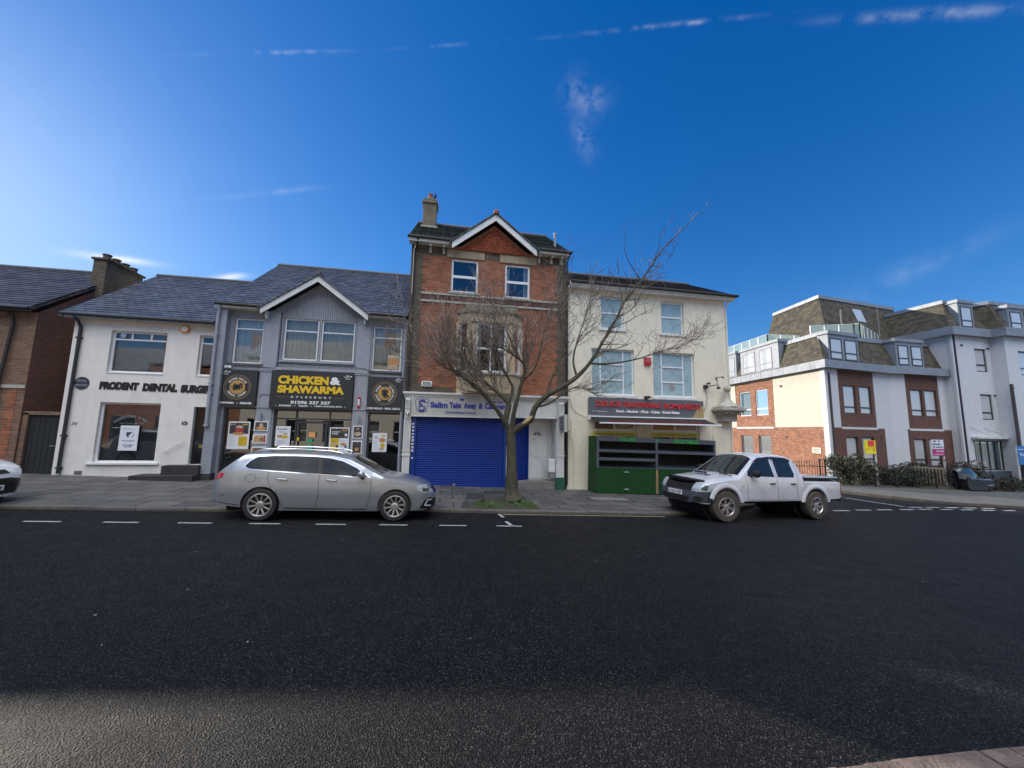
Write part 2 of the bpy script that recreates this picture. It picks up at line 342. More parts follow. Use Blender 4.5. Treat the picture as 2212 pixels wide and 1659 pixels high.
mat('green_base', (.02, .10, .06), .6, vary=.2, grime=.4)
mat('stand_grey', (.08, .09, .11), .55, vary=.1); mat('wood', (.32, .2, .1), .8, vary=.2)
mat('turf', (.007, .055, .009), .95, vary=.35, vscale=14, bmp=1.0, bscale=260, dist=.01)
mat('green_letter', (.03, .45, .07), .5, vary=.05); mat('red_plastic', (.42, .015, .02), .4); mat('amber', (.7, .3, .03), .4)
mat('poster_white', (.72, .74, .77), .4, vary=.02); mat('poster_yellow', (.62, .42, .02), .4, vary=.08); mat('poster_brown', (.20, .10, .045), .4, vary=.5, vscale=12); mat('poster_dark', (.05, .045, .05), .4, vary=.5, vscale=12)
mat('poster_red', (.42, .05, .05), .4, vary=.3, vscale=10); mat('poster_grey', (.25, .26, .28), .4, vary=.2); mat('food_orange', (.50, .24, .09), .5, vary=.45, vscale=22); mat('food_pale', (.48, .36, .24), .5, vary=.5, vscale=25)
mat('sticker_green', (.01, .38, .15), .4); mat('sticker_orange', (.75, .36, .13), .4)
mat('yellow_board', (.85, .72, .02), .4); mat('board_red', (.75, .04, .03), .4); mat('magenta', (.42, .01, .14), .4); mat('board_blue', (.03, .16, .42), .4); mat('post_white', (.6, .58, .52), .7, vary=.15, grime=.3)
glassmat('glass'); glassmat('glass_dark', .14, (.30, .33, .34)); glassmat('glass_balcony', .10, (.80, .92, .86), rough=.1)
def frosted():
    m, t, p, o = mnodes('glass_frosted'); n = t.nodes.new('ShaderNodeTexCoord')
    t.links.new(ramp(t, noise(t, n.outputs['Object'], 2.3, 7, .7), .3, .75, (.24, .37, .42, 1), (.38, .52, .55, 1)), p.inputs['Base Color']); p.inputs['Roughness'].default_value = .28; sv(p, 'Coat Weight', .6); MATS['glass_frosted'] = m
frosted()
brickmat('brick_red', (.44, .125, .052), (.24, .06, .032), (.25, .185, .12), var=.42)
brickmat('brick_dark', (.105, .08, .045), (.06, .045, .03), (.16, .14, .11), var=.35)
brickmat('brick_yellow', (.27, .13, .07), (.15, .085, .05), (.21, .17, .13), var=.3)
brickmat('brick_maroon', (.20, .07, .045), (.11, .045, .033), (.13, .095, .075), var=.25)
brickmat('brick_flat', (.47, .19, .10), (.22, .08, .05), (.30, .20, .14), bw=.24, var=.4)
brickmat('brick_grey', (.285, .30, .335), (.31, .325, .365), (.235, .25, .28), bstr=.55, var=.12, rough=.6)
brickmat('slate', (.145, .16, .195), (.07, .08, .105), (.014, .015, .019), bw=.30, rh=.20, ms=.014, rough=.38, bstr=.9, var=.35, moss=((.07, .075, .035), .62), dist=.02)
brickmat('slate_left', (.115, .105, .12), (.05, .045, .055), (.014, .012, .015), bw=.36, rh=.20, ms=.014, rough=.4, bstr=.9, var=.5, dist=.02)
brickmat('tile_green', (.085, .10, .085), (.025, .032, .027), (.006, .008, .006), bw=.20, rh=.20, ms=.02, rough=.5, bstr=1.0, var=.4, moss=((.06, .085, .03), .55), dist=.03)
brickmat('tile_apart', (.11, .092, .062), (.045, .038, .028), (.028, .026, .02), bw=.34, rh=.21, ms=.009, rough=.85, bstr=.8, var=.4, moss=((.10, .10, .035), .56), dist=.02)
brickmat('tile_red', (.66, .16, .045), (.42, .085, .03), (.05, .012, .008), bw=.115, rh=.085, ms=.011, rough=.75, bstr=1.0, var=.35, dist=.02)
brickmat('paving', (.118, .113, .108), (.066, .065, .065), (.022, .021, .020), bw=.75, rh=.60, ms=.022, rough=.75, bstr=.5, var=.35, dist=.008)
brickmat('boarding', (.30, .315, .35), (.28, .295, .33), (.11, .12, .14), bw=.075, rh=40, ms=.008, offset=0, rough=.6, bstr=1.0, var=.15)

def asphalt():
    m, t, p, o = mnodes('asphalt'); tcn = t.nodes.new('ShaderNodeTexCoord'); co = tcn.outputs['Object']
    v = t.nodes.new('ShaderNodeTexVoronoi'); v.inputs['Scale'].default_value = 75; t.links.new(co, v.inputs['Vector'])
    v2 = t.nodes.new('ShaderNodeTexVoronoi'); v2.inputs['Scale'].default_value = 130; t.links.new(co, v2.inputs['Vector'])
    big = noise(t, co, .35, 6, .6); mid = noise(t, co, 3.0, 6, .7)
    base = ramp(t, v.outputs['Color'], .1, .75, (.001, .0014, .0025, 1), (.0075, .0085, .0115, 1))
    base = mix(t, ramp(t, v2.outputs['Color'], .74, .90, (0, 0, 0, 1), (.85, .85, .85, 1)), base, (.11, .108, .10, 1))
    base = mix(t, 1.0, base, ramp(t, big, .3, .7, (.78, .8, .84, 1), (1.2, 1.17, 1.12, 1)), 'MULTIPLY'); base = mix(t, 1.0, base, ramp(t, mid, .3, .7, (.88, .88, .88, 1), (1.1, 1.1, 1.1, 1)), 'MULTIPLY')
    t.links.new(base, p.inputs['Base Color'])
    t.links.new(ramp(t, mid, .3, .7, (.52, .52, .52, 1), (.68, .68, .68, 1)), p.inputs['Roughness']); sv(p, 'Specular IOR Level', .13)
    a = t.nodes.new('ShaderNodeMath'); a.operation = 'MULTIPLY_ADD'; t.links.new(v2.outputs['Distance'], a.inputs[0]); a.inputs[1].default_value = .5; t.links.new(v.outputs['Distance'], a.inputs[2])
    bump(t, p, a.outputs[0], 1.0, .014); MATS['asphalt'] = m
asphalt()
mat('asphalt_patch', (.03, .03, .032), .9, vary=.25, bmp=.6, bscale=150)
mat('footway', (.078, .078, .076), .9, vary=.22, grime=.3, bmp=.5, bscale=120)
mat('sandy_paving', (.36, .29, .19), .9, vary=.2, bmp=.8, bscale=90, dist=.012)
mat('kerb_stone', (.095, .085, .074), .85, vary=.25, grime=.5, bmp=.5, bscale=35, vscale=4)
mat('kerb_pink', (.17, .125, .105), .85, vary=.5, bmp=1.0, bscale=40, vscale=6, dist=.03, grime=.5)
mat('paint_white', (.34, .34, .335), .7, vary=.12, vscale=20, grime=.5); mat('paint_yellow', (.24, .21, .11), .7, vary=.15, vscale=20, grime=.6)
mat('earth', (.05, .042, .03), .95, vary=.3, bmp=.8, bscale=30, dist=.03)
mat('terrain', (.06, .065, .045), .95, vary=.2)
mat('cover', (.16, .155, .15), .8, vary=.2)

# ---------------------------------------------------------------- ground: the street falls gently to the right
def fall(x): return -.035 * min(max(x, -30), 60)
def road_z(x, y=0): return -.13 + fall(x)
def pave_z(x, y): return -.055 + fall(x) + .014 * (max(y, 8) - 10.45)
def sheet(name, poly, zf, m, lift=0.0, skirt=0.0):
    xs = [p[0] for p in poly]; bm = bmesh.new(); vs = [bm.verts.new((x, y, 0)) for x, y in poly]; bm.faces.new(vs)
    for cx in (-30, 60):
        if min(xs) < cx < max(xs): bmesh.ops.bisect_plane(bm, geom=bm.verts[:] + bm.edges[:] + bm.faces[:], plane_co=(cx, 0, 0), plane_no=(1, 0, 0))
    bmesh.ops.triangulate(bm, faces=bm.faces)
    for v in bm.verts: v.co.z = zf(v.co.x, v.co.y) + lift
    if skirt:
        r = bmesh.ops.extrude_edge_only(bm, edges=[e for e in bm.edges if e.is_boundary])
        for v in [g for g in r['geom'] if isinstance(g, bmesh.types.BMVert)]: v.co.z -= skirt
    bmesh.ops.recalc_face_normals(bm, faces=bm.faces)
    me = bpy.data.meshes.new(name); bm.to_mesh(me); bm.free()
    if sum(p.normal.z for p in me.polygons) < 0: me.flip_normals()
    me.materials.append(m); boxuv(me); o = bpy.data.objects.new(name, me); COL.objects.link(o); return o
struct(sheet('ground', [(-600, -600), (600, -600), (600, 900), (-600, 900)], lambda x, y: road_z(x) - .03, MATS['terrain']))
struct(sheet('road', [(-80, 2.15), (110, 2.15), (110, 14), (26, 14), (23, 60), (11, 60), (11, 14.3), (-80, 14.3)], lambda x, y: road_z(x), MATS['asphalt']))
KERB_A = [(-80, 10.0), (-30, 10.0), (-7, 10.05), (-4, 10.4), (-.5, 10.5), (.6, 10.42), (3.5, 10.45), (6.4, 10.5), (8.2, 10.95), (9.6, 11.5), (11.2, 12.4), (12.4, 13.6), (13.2, 15.2), (13.6, 17.2), (13.7, 20), (13.7, 60)]
KERB_B = [(19.2, 60), (19.3, 22), (19.45, 17.6), (19.9, 16.4), (20.5, 15.4), (21.3, 14.4), (22.4, 13.75), (24.0, 13.35), (26.0, 13.1), (30, 12.95), (40, 12.9), (110, 12.9)]
def arc(pl, n=4):
    """Catmull-Rom smoothing of a kerb line"""
    P = [Vector((a, b, 0)) for a, b in pl]; out = []
    for i in range(len(P) - 1):
        p0, p1, p2, p3 = P[max(i - 1, 0)], P[i], P[i + 1], P[min(i + 2, len(P) - 1)]
        k = n if (p2 - p1).length < 6 else 1
        for j in range(k):
            t = j / k; q = (2 * p1 + (p2 - p0) * t + (2 * p0 - 5 * p1 + 4 * p2 - p3) * t * t + (3 * p1 - p0 - 3 * p2 + p3) * t ** 3) * .5 if k > 1 else p1 + (p2 - p1) * t
            out.append((q.x, q.y))
    out.append(pl[-1]); return out
KA, KB = arc(KERB_A), arc(KERB_B)
def offset(pl, w):
    o = []
    for i, p in enumerate(pl):
        a = Vector(pl[max(i - 1, 0)]); b = Vector(pl[min(i + 1, len(pl) - 1)]); t = (b - a).normalized(); o.append((p[0] - t.y * w, p[1] + t.x * w))
    return o
def kerb(pl, w, m, zf, stone=.92, lift=.006, drop=.25):
    """separate kerb stones set end to end along a line; the outer face is on pl"""
    g = G(); P = [Vector(p) for p in pl]; inn = [Vector(p) for p in offset(pl, w)]
    def at(s, line):
        d = 0
        for i in range(len(P) - 1):
            l = (P[i + 1] - P[i]).length
            if d + l >= s: return line[i].lerp(line[i + 1], (s - d) / l)
            d += l
        return line[-1]
    tot = sum((P[i + 1] - P[i]).length for i in range(len(P) - 1)); s = 0
    while s < tot - .05:
        l = stone * random.uniform(.85, 1.15); e = min(s + l - .012, tot); a, b, c, d_ = at(s, P), at(e, P), at(e, inn), at(s, inn)
        if -26 < a.x < 60 and a.y < 40:
            j = random.uniform(-.006, .006); ch = .02; k = random.uniform(-.012, .012)
            top = [(a.x, a.y + k), (b.x, b.y + k), (c.x, c.y), (d_.x, d_.y)]; za = [zf(x, y) + lift + j for x, y in top]
            ai = a.lerp(d_, ch / w); bi = b.lerp(c, ch / w)
            V = [(a.x, a.y + k, za[0] - ch), (b.x, b.y + k, za[1] - ch), (bi.x, bi.y + k, za[1]), (ai.x, ai.y + k, za[0]), (c.x, c.y, za[2]), (d_.x, d_.y, za[3]), (a.x, a.y + k, za[0] - drop), (b.x, b.y + k, za[1] - drop), (c.x, c.y, za[2] - drop), (d_.x, d_.y, za[3] - drop)]
            g.add(V, [(0, 1, 2, 3), (3, 2, 4, 5), (6, 7, 1, 0), (7, 8, 4, 2, 1), (9, 6, 0, 3, 5), (8, 9, 5, 4)])
        s += l
    return struct(g.build('kerb', m))
kerb(KA, .15, MATS['kerb_stone'], pave_z); kerb(KB, .15, MATS['kerb_stone'], pave_z)
near_z = lambda x, y: road_z(x) + .075
kerb([(-40, 2.39), (40, 2.39)][::-1], .17, MATS['kerb_pink'], near_z, stone=.24)
inA = offset(KA, .14); inB = offset(KB, .14)
struct(sheet('pavement', inA + [(11.6, 60), (11.6, 14.6), (-80, 14.6)], pave_z, MATS['paving']))
struct(sheet('pavement', inB + [(110, 70), (22, 70)], pave_z, MATS['footway']))
struct(sheet('pavement', [(-80, 2.20), (-80, -12), (110, -12), (110, 2.20)], near_z, MATS['sandy_paving']))
# tree pit and asphalt patches in the slabs
struct(sheet('tree_pit', [(.72, 10.62), (2.75, 10.62), (2.75, 11.75), (2.35, 12.0), (1.35, 12.0), (1.3, 11.45), (.9, 11.4)], pave_z, MATS['earth'], .005))
struct(sheet('pavement_patch', [(.55, 10.6), (1.25, 10.6), (1.28, 11.45), (.65, 11.45)], pave_z, MATS['asphalt_patch'], .004))
struct(sheet('pavement_patch', [(.75, 11.9), (1.32, 11.9), (1.42, 12.9), (.85, 12.9)], pave_z, MATS['asphalt_patch'], .004))
struct(sheet('pavement_patch', [(1.42, 12.9), (2.1, 12.95), (2.15, 13.5), (1.45, 13.45)], pave_z, MATS['asphalt_patch'], .004))
g = G(); rng = random.Random(3)
for i in range(2600):
    x, y = rng.uniform(.95, 2.7), rng.uniform(10.68, 11.95)
    if (x < 1.35 and y > 11.45) or (x - 2.1) ** 2 + (y - 11.75) ** 2 < .09: continue
    if rng.random() > .55 + .45 * math.sin(x * 5 + y * 3): continue
    z = pave_z(x, y) + .005; h = rng.uniform(.02, .085); a = rng.uniform(0, 6.28); w = .007; dx, dy = math.cos(a), math.sin(a); b = rng.uniform(-.04, .04); b2 = rng.uniform(-.04, .04)
    g.add([(x - dx * w, y - dy * w, z), (x + dx * w, y + dy * w, z), (x + b, y + b2, z + h)], [(0, 1, 2)])
mat('grass', (.055, .13, .02), .8, vary=.4, vscale=5); o = g.build('grass', MATS['grass'], normals=False)
o['label'] = 'thin green grass growing round the street tree'; o['category'] = 'grass'; o['kind'] = 'stuff'
# painted lines
g = G()
def paint(poly, z=.004): g.add([(x, y, road_z(x) + z) for x, y in poly], [list(range(len(poly)))])
for k in range(-6, 7):
    x = -6.42 + 1.285 * k; l = .60; y = 9.0 + .008 * k
    paint([(x, y - .035), (x + l, y - .035), (x + l, y + .035), (x, y + .035)])
paint([(1.60, 9.12), (1.70, 9.12), (1.63, 9.5), (1.55, 9.5)]); paint([(1.55, 9.95), (1.63, 9.95), (1.57, 10.32), (1.49, 10.32)])
for x, y in [(14.08, 11.83), (15.3, 12.05), (16.44, 12.19), (17.7, 12.34), (18.81, 12.49), (19.96, 12.55), (21.06, 12.6), (22.23, 12.62), (23.43, 12.66)]: paint([(x - .4, y - .10), (x + .35, y - .03), (x + .35, y + .09), (x - .4, y + .02)])
for x, y in [(18.9, 12.88), (19.9, 12.95), (20.95, 13.0), (22.0, 13.04), (23.0, 13.05)]: paint([(x - .38, y - .06), (x + .38, y - .02), (x + .38, y + .1), (x - .38, y + .06)])
paint([(17.9, 15.3), (18.05, 15.3), (18.55, 13.0), (18.4, 13.0)]); paint([(15.8, 40), (15.9, 40), (16.2, 18), (16.1, 18)])
struct(g.build('road_markings', MATS['paint_white'], normals=False))
g = G(); paint([(1.62, 10.25), (6.3, 10.3), (6.3, 10.37), (1.62, 10.32)]); struct(g.build('road_markings', MATS['paint_yellow'], normals=False))
# inspection covers in the pavement
def frame_on_pave(name, x0, x1, y0, y1, label):
    g = G(); w = .04
    for a, b, c, d_ in ((x0, x1, y0, y0 + w), (x0, x1, y1 - w, y1), (x0, x0 + w, y0 + w, y1 - w), (x1 - w, x1, y0 + w, y1 - w)):
        g.add([(x, y, pave_z(x, y) + .006) for x, y in ((a, c), (b, c), (b, d_), (a, d_))], [(0, 1, 2, 3)])
    r = thing(name, label, 'cover', (x0, y0, pave_z(x0, y0))); g.build('rim', MATS['rust_iron'], r, normals=False)
    g = G(); g.add([(x, y, pave_z(x, y) + .004) for x, y in ((x0 + w, y0 + w), (x1 - w, y0 + w), (x1 - w, y1 - w), (x0 + w, y1 - w))], [(0, 1, 2, 3)]); g.build('lid', MATS['cover'], r, normals=False)
frame_on_pave('inspection_cover', 4.9, 6.3, 12.2, 12.85, 'flush metal inspection cover in the paving before the deli display')
# leaf litter and grit on the road
g = G(); rng = random.Random(11)
for i in range(20):
    x, y = rng.uniform(-5, 12), rng.uniform(2.6, 9.8); a = rng.uniform(0, 6.28); s = rng.uniform(.008, .022); z = road_z(x) + .008
    g.add([(x + s * math.cos(a + k * 1.57) * (1.6 if k % 2 else .8), y + s * math.sin(a + k * 1.57), z + .004 * (k % 2)) for k in range(4)], [(0, 1, 2, 3)])
mat('litter', (.28, .26, .20), .8, vary=.4); o = g.build('leaf_litter', MATS['litter'], normals=False); o['label'] = 'tiny pale leaves and grit scattered over the dark road'; o['category'] = 'litter'; o['kind'] = 'stuff'
def gz(x): return pave_z(x, 14.3)
def hull(par, x0, x1, z0, z1, depth, m, left=True, right=True, name='side_wall'):
    g = G(ST)
    if left: g.quad((x0, 0, z0), (x0, depth, z0), (x0, depth, z1), (x0, 0, z1)); g.build(name, m, par); g = G(ST)
    if right: g.quad((x1, 0, z0), (x1, depth, z0), (x1, depth, z1), (x1, 0, z1)); g.build(name, m, par); g = G(ST)
    g.quad((x0, depth, z0), (x1, depth, z0), (x1, depth, z1), (x0, depth, z1)); return g.build(name, m, par)
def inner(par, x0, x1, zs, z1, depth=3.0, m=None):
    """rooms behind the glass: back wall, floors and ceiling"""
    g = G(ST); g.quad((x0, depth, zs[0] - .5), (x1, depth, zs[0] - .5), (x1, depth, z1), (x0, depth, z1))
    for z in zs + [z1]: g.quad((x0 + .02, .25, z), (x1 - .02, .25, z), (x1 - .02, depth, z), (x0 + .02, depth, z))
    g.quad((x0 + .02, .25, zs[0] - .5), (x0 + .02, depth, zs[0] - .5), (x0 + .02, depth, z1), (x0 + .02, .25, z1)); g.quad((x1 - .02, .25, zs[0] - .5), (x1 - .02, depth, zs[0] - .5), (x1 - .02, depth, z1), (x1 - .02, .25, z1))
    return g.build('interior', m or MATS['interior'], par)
def pitched(par, x0, x1, ye, ze, yr, zr, m, th=.09, back=True, ridge=None, name='roof', course=.20, notch=None):
    g = G(); ln = math.hypot(yr - ye, zr - ze); n = max(4, round(ln / course)); dy, dz = (yr - ye) / n, (zr - ze) / n; sy, sz = -dz / math.hypot(dy, dz), dy / math.hypot(dy, dz); e = .022
    if not notch: g.slab([(x0, ye, ze - .03), (x1, ye, ze - .03), (x1, yr, zr - .03), (x0, yr, zr - .03)], th)
    def cut(z):
        xl, xm, xr, zb, zt = notch; t = min(1, max(0, (z - zb) / (zt - zb))); return xl + (xm - xl) * t, xr + (xm - xr) * t
    for i in range(n):
        a, b_ = (ye + dy * i, ze + dz * i), (ye + dy * (i + 1), ze + dz * (i + 1)); k = random.uniform(.85, 1.15)
        if notch and a[1] < notch[4]: (l0, r0), (l1, r1) = cut(a[1]), cut(b_[1]); spans = [(x0, l0, x0, l1), (r0, x1, r1, x1)]
        else: spans = [(x0, x1, x0, x1)]
        for p, q, p2, q2 in spans: g.add([(p, a[0] + sy * e * k, a[1] + sz * e * k), (q, a[0] + sy * e * k, a[1] + sz * e * k), (q2, b_[0], b_[1]), (p2, b_[0], b_[1]), (p, a[0] - sy * .03, a[1] - sz * .03), (q, a[0] - sy * .03, a[1] - sz * .03), (q2, b_[0] - sy * .03, b_[1] - sz * .03), (p2, b_[0] - sy * .03, b_[1] - sz * .03)], [(0, 1, 2, 3), (4, 5, 1, 0), (7, 6, 5, 4)])
    if back: yb = 2 * yr - ye; g.slab([(x0, yr, zr), (x1, yr, zr), (x1, yb, ze), (x0, yb, ze)], th)
    o = g.build(name, m, par); g = G(); n = max(2, int((x1 - x0) / .45))
    for i in range(n):
        a = x0 + (x1 - x0) * i / n; b = x0 + (x1 - x0) * (i + 1) / n - .012
        g.tube([(a, yr, zr + .01), (b, yr, zr + .01)], .085, 8)
    g.build('ridge_tiles', ridge or MATS['sill_dark'], o); return o
def gutter(par, pts, m=None, r=.055, name='gutter'):
    g = G(); g.tube(pts, r, 8); return g.build(name, m or MATS['black_plastic'], par, smooth=True)
def downpipe(par, pts, m=None, r=.04, clips=()):
    g = G(); g.tube(pts, r, 8)
    for x, y, z in clips: g.box(x - .07, x + .07, y - .03, y + .06, z - .025, z + .025)
    return g.build('downpipe', m or MATS['black_plastic'], par)

# =============================================================== dental surgery
DX0, DX1 = -11.74, -7.3
b = thing('rendered_house', 'two storey off-white rendered dental surgery with slate roof beside the grey takeaway', 'building', (DX0, 14.3, gz(DX0)))
holes = [(-10.70, -9.11, 3.64, 5.01), (-8.15, -7.40, 3.63, 5.00), (-10.73, -9.04, .78, 2.67), (-8.13, -7.38, .73, 2.65)]
g = G(ST); g.wall(DX0, DX1, -.5, 5.36, holes, 0, .16); g.build('wall', MATS['render_white'], b)
hull(b, DX0, DX1, -.5, 5.36, 7.0, MATS['render_white'])
g = G(ST); g.prism([(DX0, 5.36), (DX0, 5.4), (DX0, 5.36)], 0, .01)
g = G(); g.add([(DX0 + .01, 14.3, 5.36), (DX0 + .01, 17.8, 8.05), (DX0 + .01, 21.3, 5.36)], [(0, 1, 2)]); g.build('gable', MATS['render_white'], b)
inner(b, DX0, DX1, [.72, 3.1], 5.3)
window(b, ST, *holes[0][:2], *holes[0][2:], d=.1, fw=.06, hz=[4.74], vu=[(-10.17, 4.74, 4.95), (-9.62, 4.74, 4.95)], sill=(.0, .02, .03), curtain='blind', cmat=MATS['interior_pale'], label='wide upper window with a round extractor fan')
window(b, ST, -8.15, -7.40, 3.63, 5.0, d=.1, fw=.055, hz=[4.74], sill=(0, .02, .03))
window(b, ST, -10.73, -9.04, .78, 2.67, d=.1, fw=.055, sill=(.14, .07, .055), curtain='slats', cmat=MATS['grey_frame'], label='large shop window with horizontal blinds')
g = G(ST); g.lathe([(.085, -.045), (.085, .0), (.06, .0), (.05, -.03), (.02, -.03)], (-10.42, .125, 4.87), 'y', 20); g.build('extractor_fan', MATS['metal'], b, smooth=True)
# front door up two steps
g = G(ST); g.box(-8.13, -8.07, -.01, .12, .73, 2.65); g.box(-8.07, -7.40, -.01, .12, 2.59, 2.65); g.build('door_frame', MATS['white_paint'], b)
g = G(ST); g.box(-8.07, -7.38, .11, .15, .74, 2.59)
for a, c_, e, f in ((-7.98, -7.45, 1.42, 2.48), (-7.98, -7.45, .86, 1.18)):
    for q in ((a, a + .03, e, f), (c_ - .03, c_, e, f), (a + .03, c_ - .03, f - .03, f), (a + .03, c_ - .03, e, e + .03)): g.box(q[0], q[1], .095, .11, q[2], q[3])
mat('black_gloss', (.01, .011, .012), .18, vary=.1, coat=.5); dr = g.build('door', MATS['black_gloss'], b)
g = G(ST); g.box(-7.87, -7.55, .088, .105, 1.24, 1.34); g.build('letterbox', MATS['brass'], dr, bevel=.005)
g = G(ST); g.box(-9.28, -7.56, -.62, 0, -.3, .44); g.box(-8.60, -7.56, -.36, .12, .44, .72); g.build('doorstep', MATS['dark_concrete'], b, bevel=.012)
g = G(ST); g.tube([(-8.76, -.02, 1.12), (-8.76, -.07, 1.13), (-8.25, -.07, 1.45), (-8.25, -.02, 1.47)], .014, 8); g.build('handrail', MATS['white_paint'], b, smooth=True)
g = G(ST); g.box(-11.15, -10.95, -.012, .0, .42, .53); [g.box(-11.14, -10.96, -.02, -.012, .43 + k * .025, .44 + k * .025) for k in range(4)]; g.build('air_vent', MATS['concrete'], b)
g = G(ST); g.box(DX0 - .01, -9.28, -.012, 0, -.6, .29); g.build('plinth', MATS['dark_concrete'], b)
pitched(b, -11.98, -7.5, 14.02, 5.44, 17.8, 8.15, MATS['slate'])
g = G(); g.box(-11.9, -7.58, 14.1, 14.16, 5.32, 5.47); g.build('fascia_board', MATS['white_paint'], b)
gutter(b, [(-11.95, 14.03, 5.42), (-7.62, 14.03, 5.39)])
downpipe(b, [(-11.62, 14.05, 5.38), (-11.52, 14.12, 5.22), (-11.52, 14.24, 5.05), (-11.53, 14.24, .45)], clips=[(-11.53, 14.24, 4.7), (-11.53, 14.24, 1.6), (-11.53, 14.24, .62)], r=.045)
s = thing('wall_lettering', 'long row of black raised capitals across the off-white wall between the windows', 'sign', (-10.82, 14.28, 3.05))
g = G(ST); text(g, 'PRODENT', -10.82, -9.73, 3.07, 3.33, -.001, .014, bold=.085, shear=.05); text(g, 'DENTAL', -9.62, -8.63, 3.055, 3.32, -.001, .014, bold=.085, shear=.05); text(g, 'SURGERY', -8.53, -7.38, 3.04, 3.31, -.001, .014, bold=.085, shear=.05); g.build('letters', MATS['black_letter'], s)
s = thing('round_sign', 'dark round wall sign reading DENTAL PRACTICE', 'sign', (-11.33, 14.27, 3.25))
g = G(ST); g.lathe([(.0, 0), (.2, 0), (.2, -.02), (.0, -.02)], (-11.30, 0, 3.25), 'y', 36); mat('slate_blue', (.03, .032, .045), .5); g.build('disc', MATS['slate_blue'], s)
g = G(ST); text(g, 'DENTAL', -11.44, -11.17, 3.29, 3.36, -.022, .004, .02); text(g, 'PRACTICE', -11.46, -11.14, 3.15, 3.22, -.022, .004, .02); mat('pale_letter', (.3, .31, .36), .5); g.build('lettering', MATS['pale_letter'], s)
g = G(ST); text(g, '34', -11.42, -11.26, 1.94, 2.03, -.001, .012, .02, shear=.3); tag(g.build('house_number', MATS['grey_frame']), 'italic grey metal figures 34 on the white wall left of the shop window', 'number')
s = thing('number_plaque', 'small black plaque with white 34 beside the dark front door', 'sign', (-8.38, 14.28, 2.0))
g = G(ST); g.prism([(-8.38, 2.0), (-8.22, 2.0), (-8.22, 2.08), (-8.26, 2.1), (-8.30, 2.115), (-8.34, 2.1), (-8.38, 2.08)], -.012, 0); g.build('plaque', MATS['sign_black'], s)
g = G(ST); text(g, '34', -8.335, -8.265, 2.02, 2.075, -.0125, .003, .02); g.build('lettering', MATS['sign_white'], s)
s = thing('alarm_box', 'white and orange hexagonal burglar alarm under the dental surgery gutter', 'alarm', (-8.6, 14.25, 5.15))
hexa = [(-8.6 + .15 * math.cos(R(a)), 5.17 + .13 * math.sin(R(a))) for a in range(0, 360, 60)]
g = G(ST); g.prism(hexa, -.06, 0); g.build('casing', MATS['amber'], s, bevel=.01); g = G(ST); g.prism([(-8.6 + (x + 8.6) * .72, 5.17 + (z - 5.17) * .72) for x, z in hexa], -.075, -.061); g.build('front', MATS['sign_white'], s)

def poster(name, label, x0, x1, z0, z1, d, blocks, cat='poster', frame=.018, fm='sign_white', base='poster_white', group=None):
    s = thing(name, label, cat, (x0, 14.3 + d, z0), group=group)
    g = G(ST); g.box(x0, x1, d, d + .02, z0, z1); g.build('frame', MATS[fm], s)
    g = G(ST); g.quad((x0 + frame, d - .002, z0 + frame), (x1 - frame, d - .002, z0 + frame), (x1 - frame, d - .002, z1 - frame), (x0 + frame, d - .002, z1 - frame)); g.build('sheet', MATS[base], s)
    W_, H_ = x1 - x0 - 2 * frame, z1 - z0 - 2 * frame; n = 0
    for bk in blocks:
        kind, m, a, b_, c, e = bk[:6]; n += 1; u0, u1, v0, v1 = x0 + frame + a * W_, x0 + frame + b_ * W_, z0 + frame + c * H_, z0 + frame + e * H_; dd = d - .003 - .0006 * n
        g = G(ST)
        if kind == 'r': g.quad((u0, dd, v0), (u1, dd, v0), (u1, dd, v1), (u0, dd, v1)); g.build('print', MATS[m], s, normals=False)
        elif kind == 'e': g.add([((u0 + u1) / 2 + (u1 - u0) / 2 * math.cos(R(t)), dd, (v0 + v1) / 2 + (v1 - v0) / 2 * math.sin(R(t))) for t in range(0, 360, 20)], [list(range(18))]); g.build('print', MATS[m], s, normals=False)
        elif kind == 'l':
            k = bk[6]
            for i in range(k): v = v0 + (v1 - v0) * (i + .5) / k; ww = (.75 + .25 * math.sin(i * 2.3)); g.quad((u0, dd, v - .0025), (u0 + (u1 - u0) * ww, dd, v - .0025), (u0 + (u1 - u0) * ww, dd, v + .0025), (u0, dd, v + .0025))
            g.build('print', MATS[m], s, normals=False)
        elif kind == 't': text(g, bk[6], u0, u1, v0, v1, dd, .001, .02); g.build('lettering', MATS[m], s)
        elif kind == 'p': g.add([(u0 + (u1 - u0) * a2, dd, v0 + (v1 - v0) * b2) for a2, b2 in bk[6]], [list(range(len(bk[6])))]); g.build('print', MATS[m], s, normals=False)
    return s
poster('window_poster', 'tall pale poster with a dark leaf emblem, NEW PATIENTS WELCOME, in the dental window', -10.13, -9.62, 1.15, 1.94, .07,
       [('p', 'poster_dark', .34, .72, .50, .76, [(0, .95), (1, 1), (.75, .75), (.45, .5), (.38, .0), (.1, .3), (0, .6)]), ('p', 'poster_grey', .58, .82, .5, .72, [(.9, 1), (1, .6), (.7, .2), (.2, 0), (.6, .4)]),
        ('l', 'poster_grey', .12, .9, .84, .94, 3), ('t', 'poster_grey', .12, .88, .36, .42, 'PRODENT'), ('t', 'slate_blue', .2, .84, .19, .235, 'NEW PATIENTS'), ('t', 'slate_blue', .3, .74, .12, .165, 'WELCOME')])
s = thing('window_lettering', 'arched white script and phone line on the big blind-backed shop window', 'sign', (-10.2, 14.38, 2.0))
g = G(ST); ringtext(g, 'Prodent Dental Surgery', -9.88, 1.62, .62, 138, 42, .075, .095, .001, .0); text(g, 'Tel 01296 486 868', -10.2, -9.52, 1.99, 2.03, .095, .001, .0); g.build('lettering', MATS['poster_grey'], s)

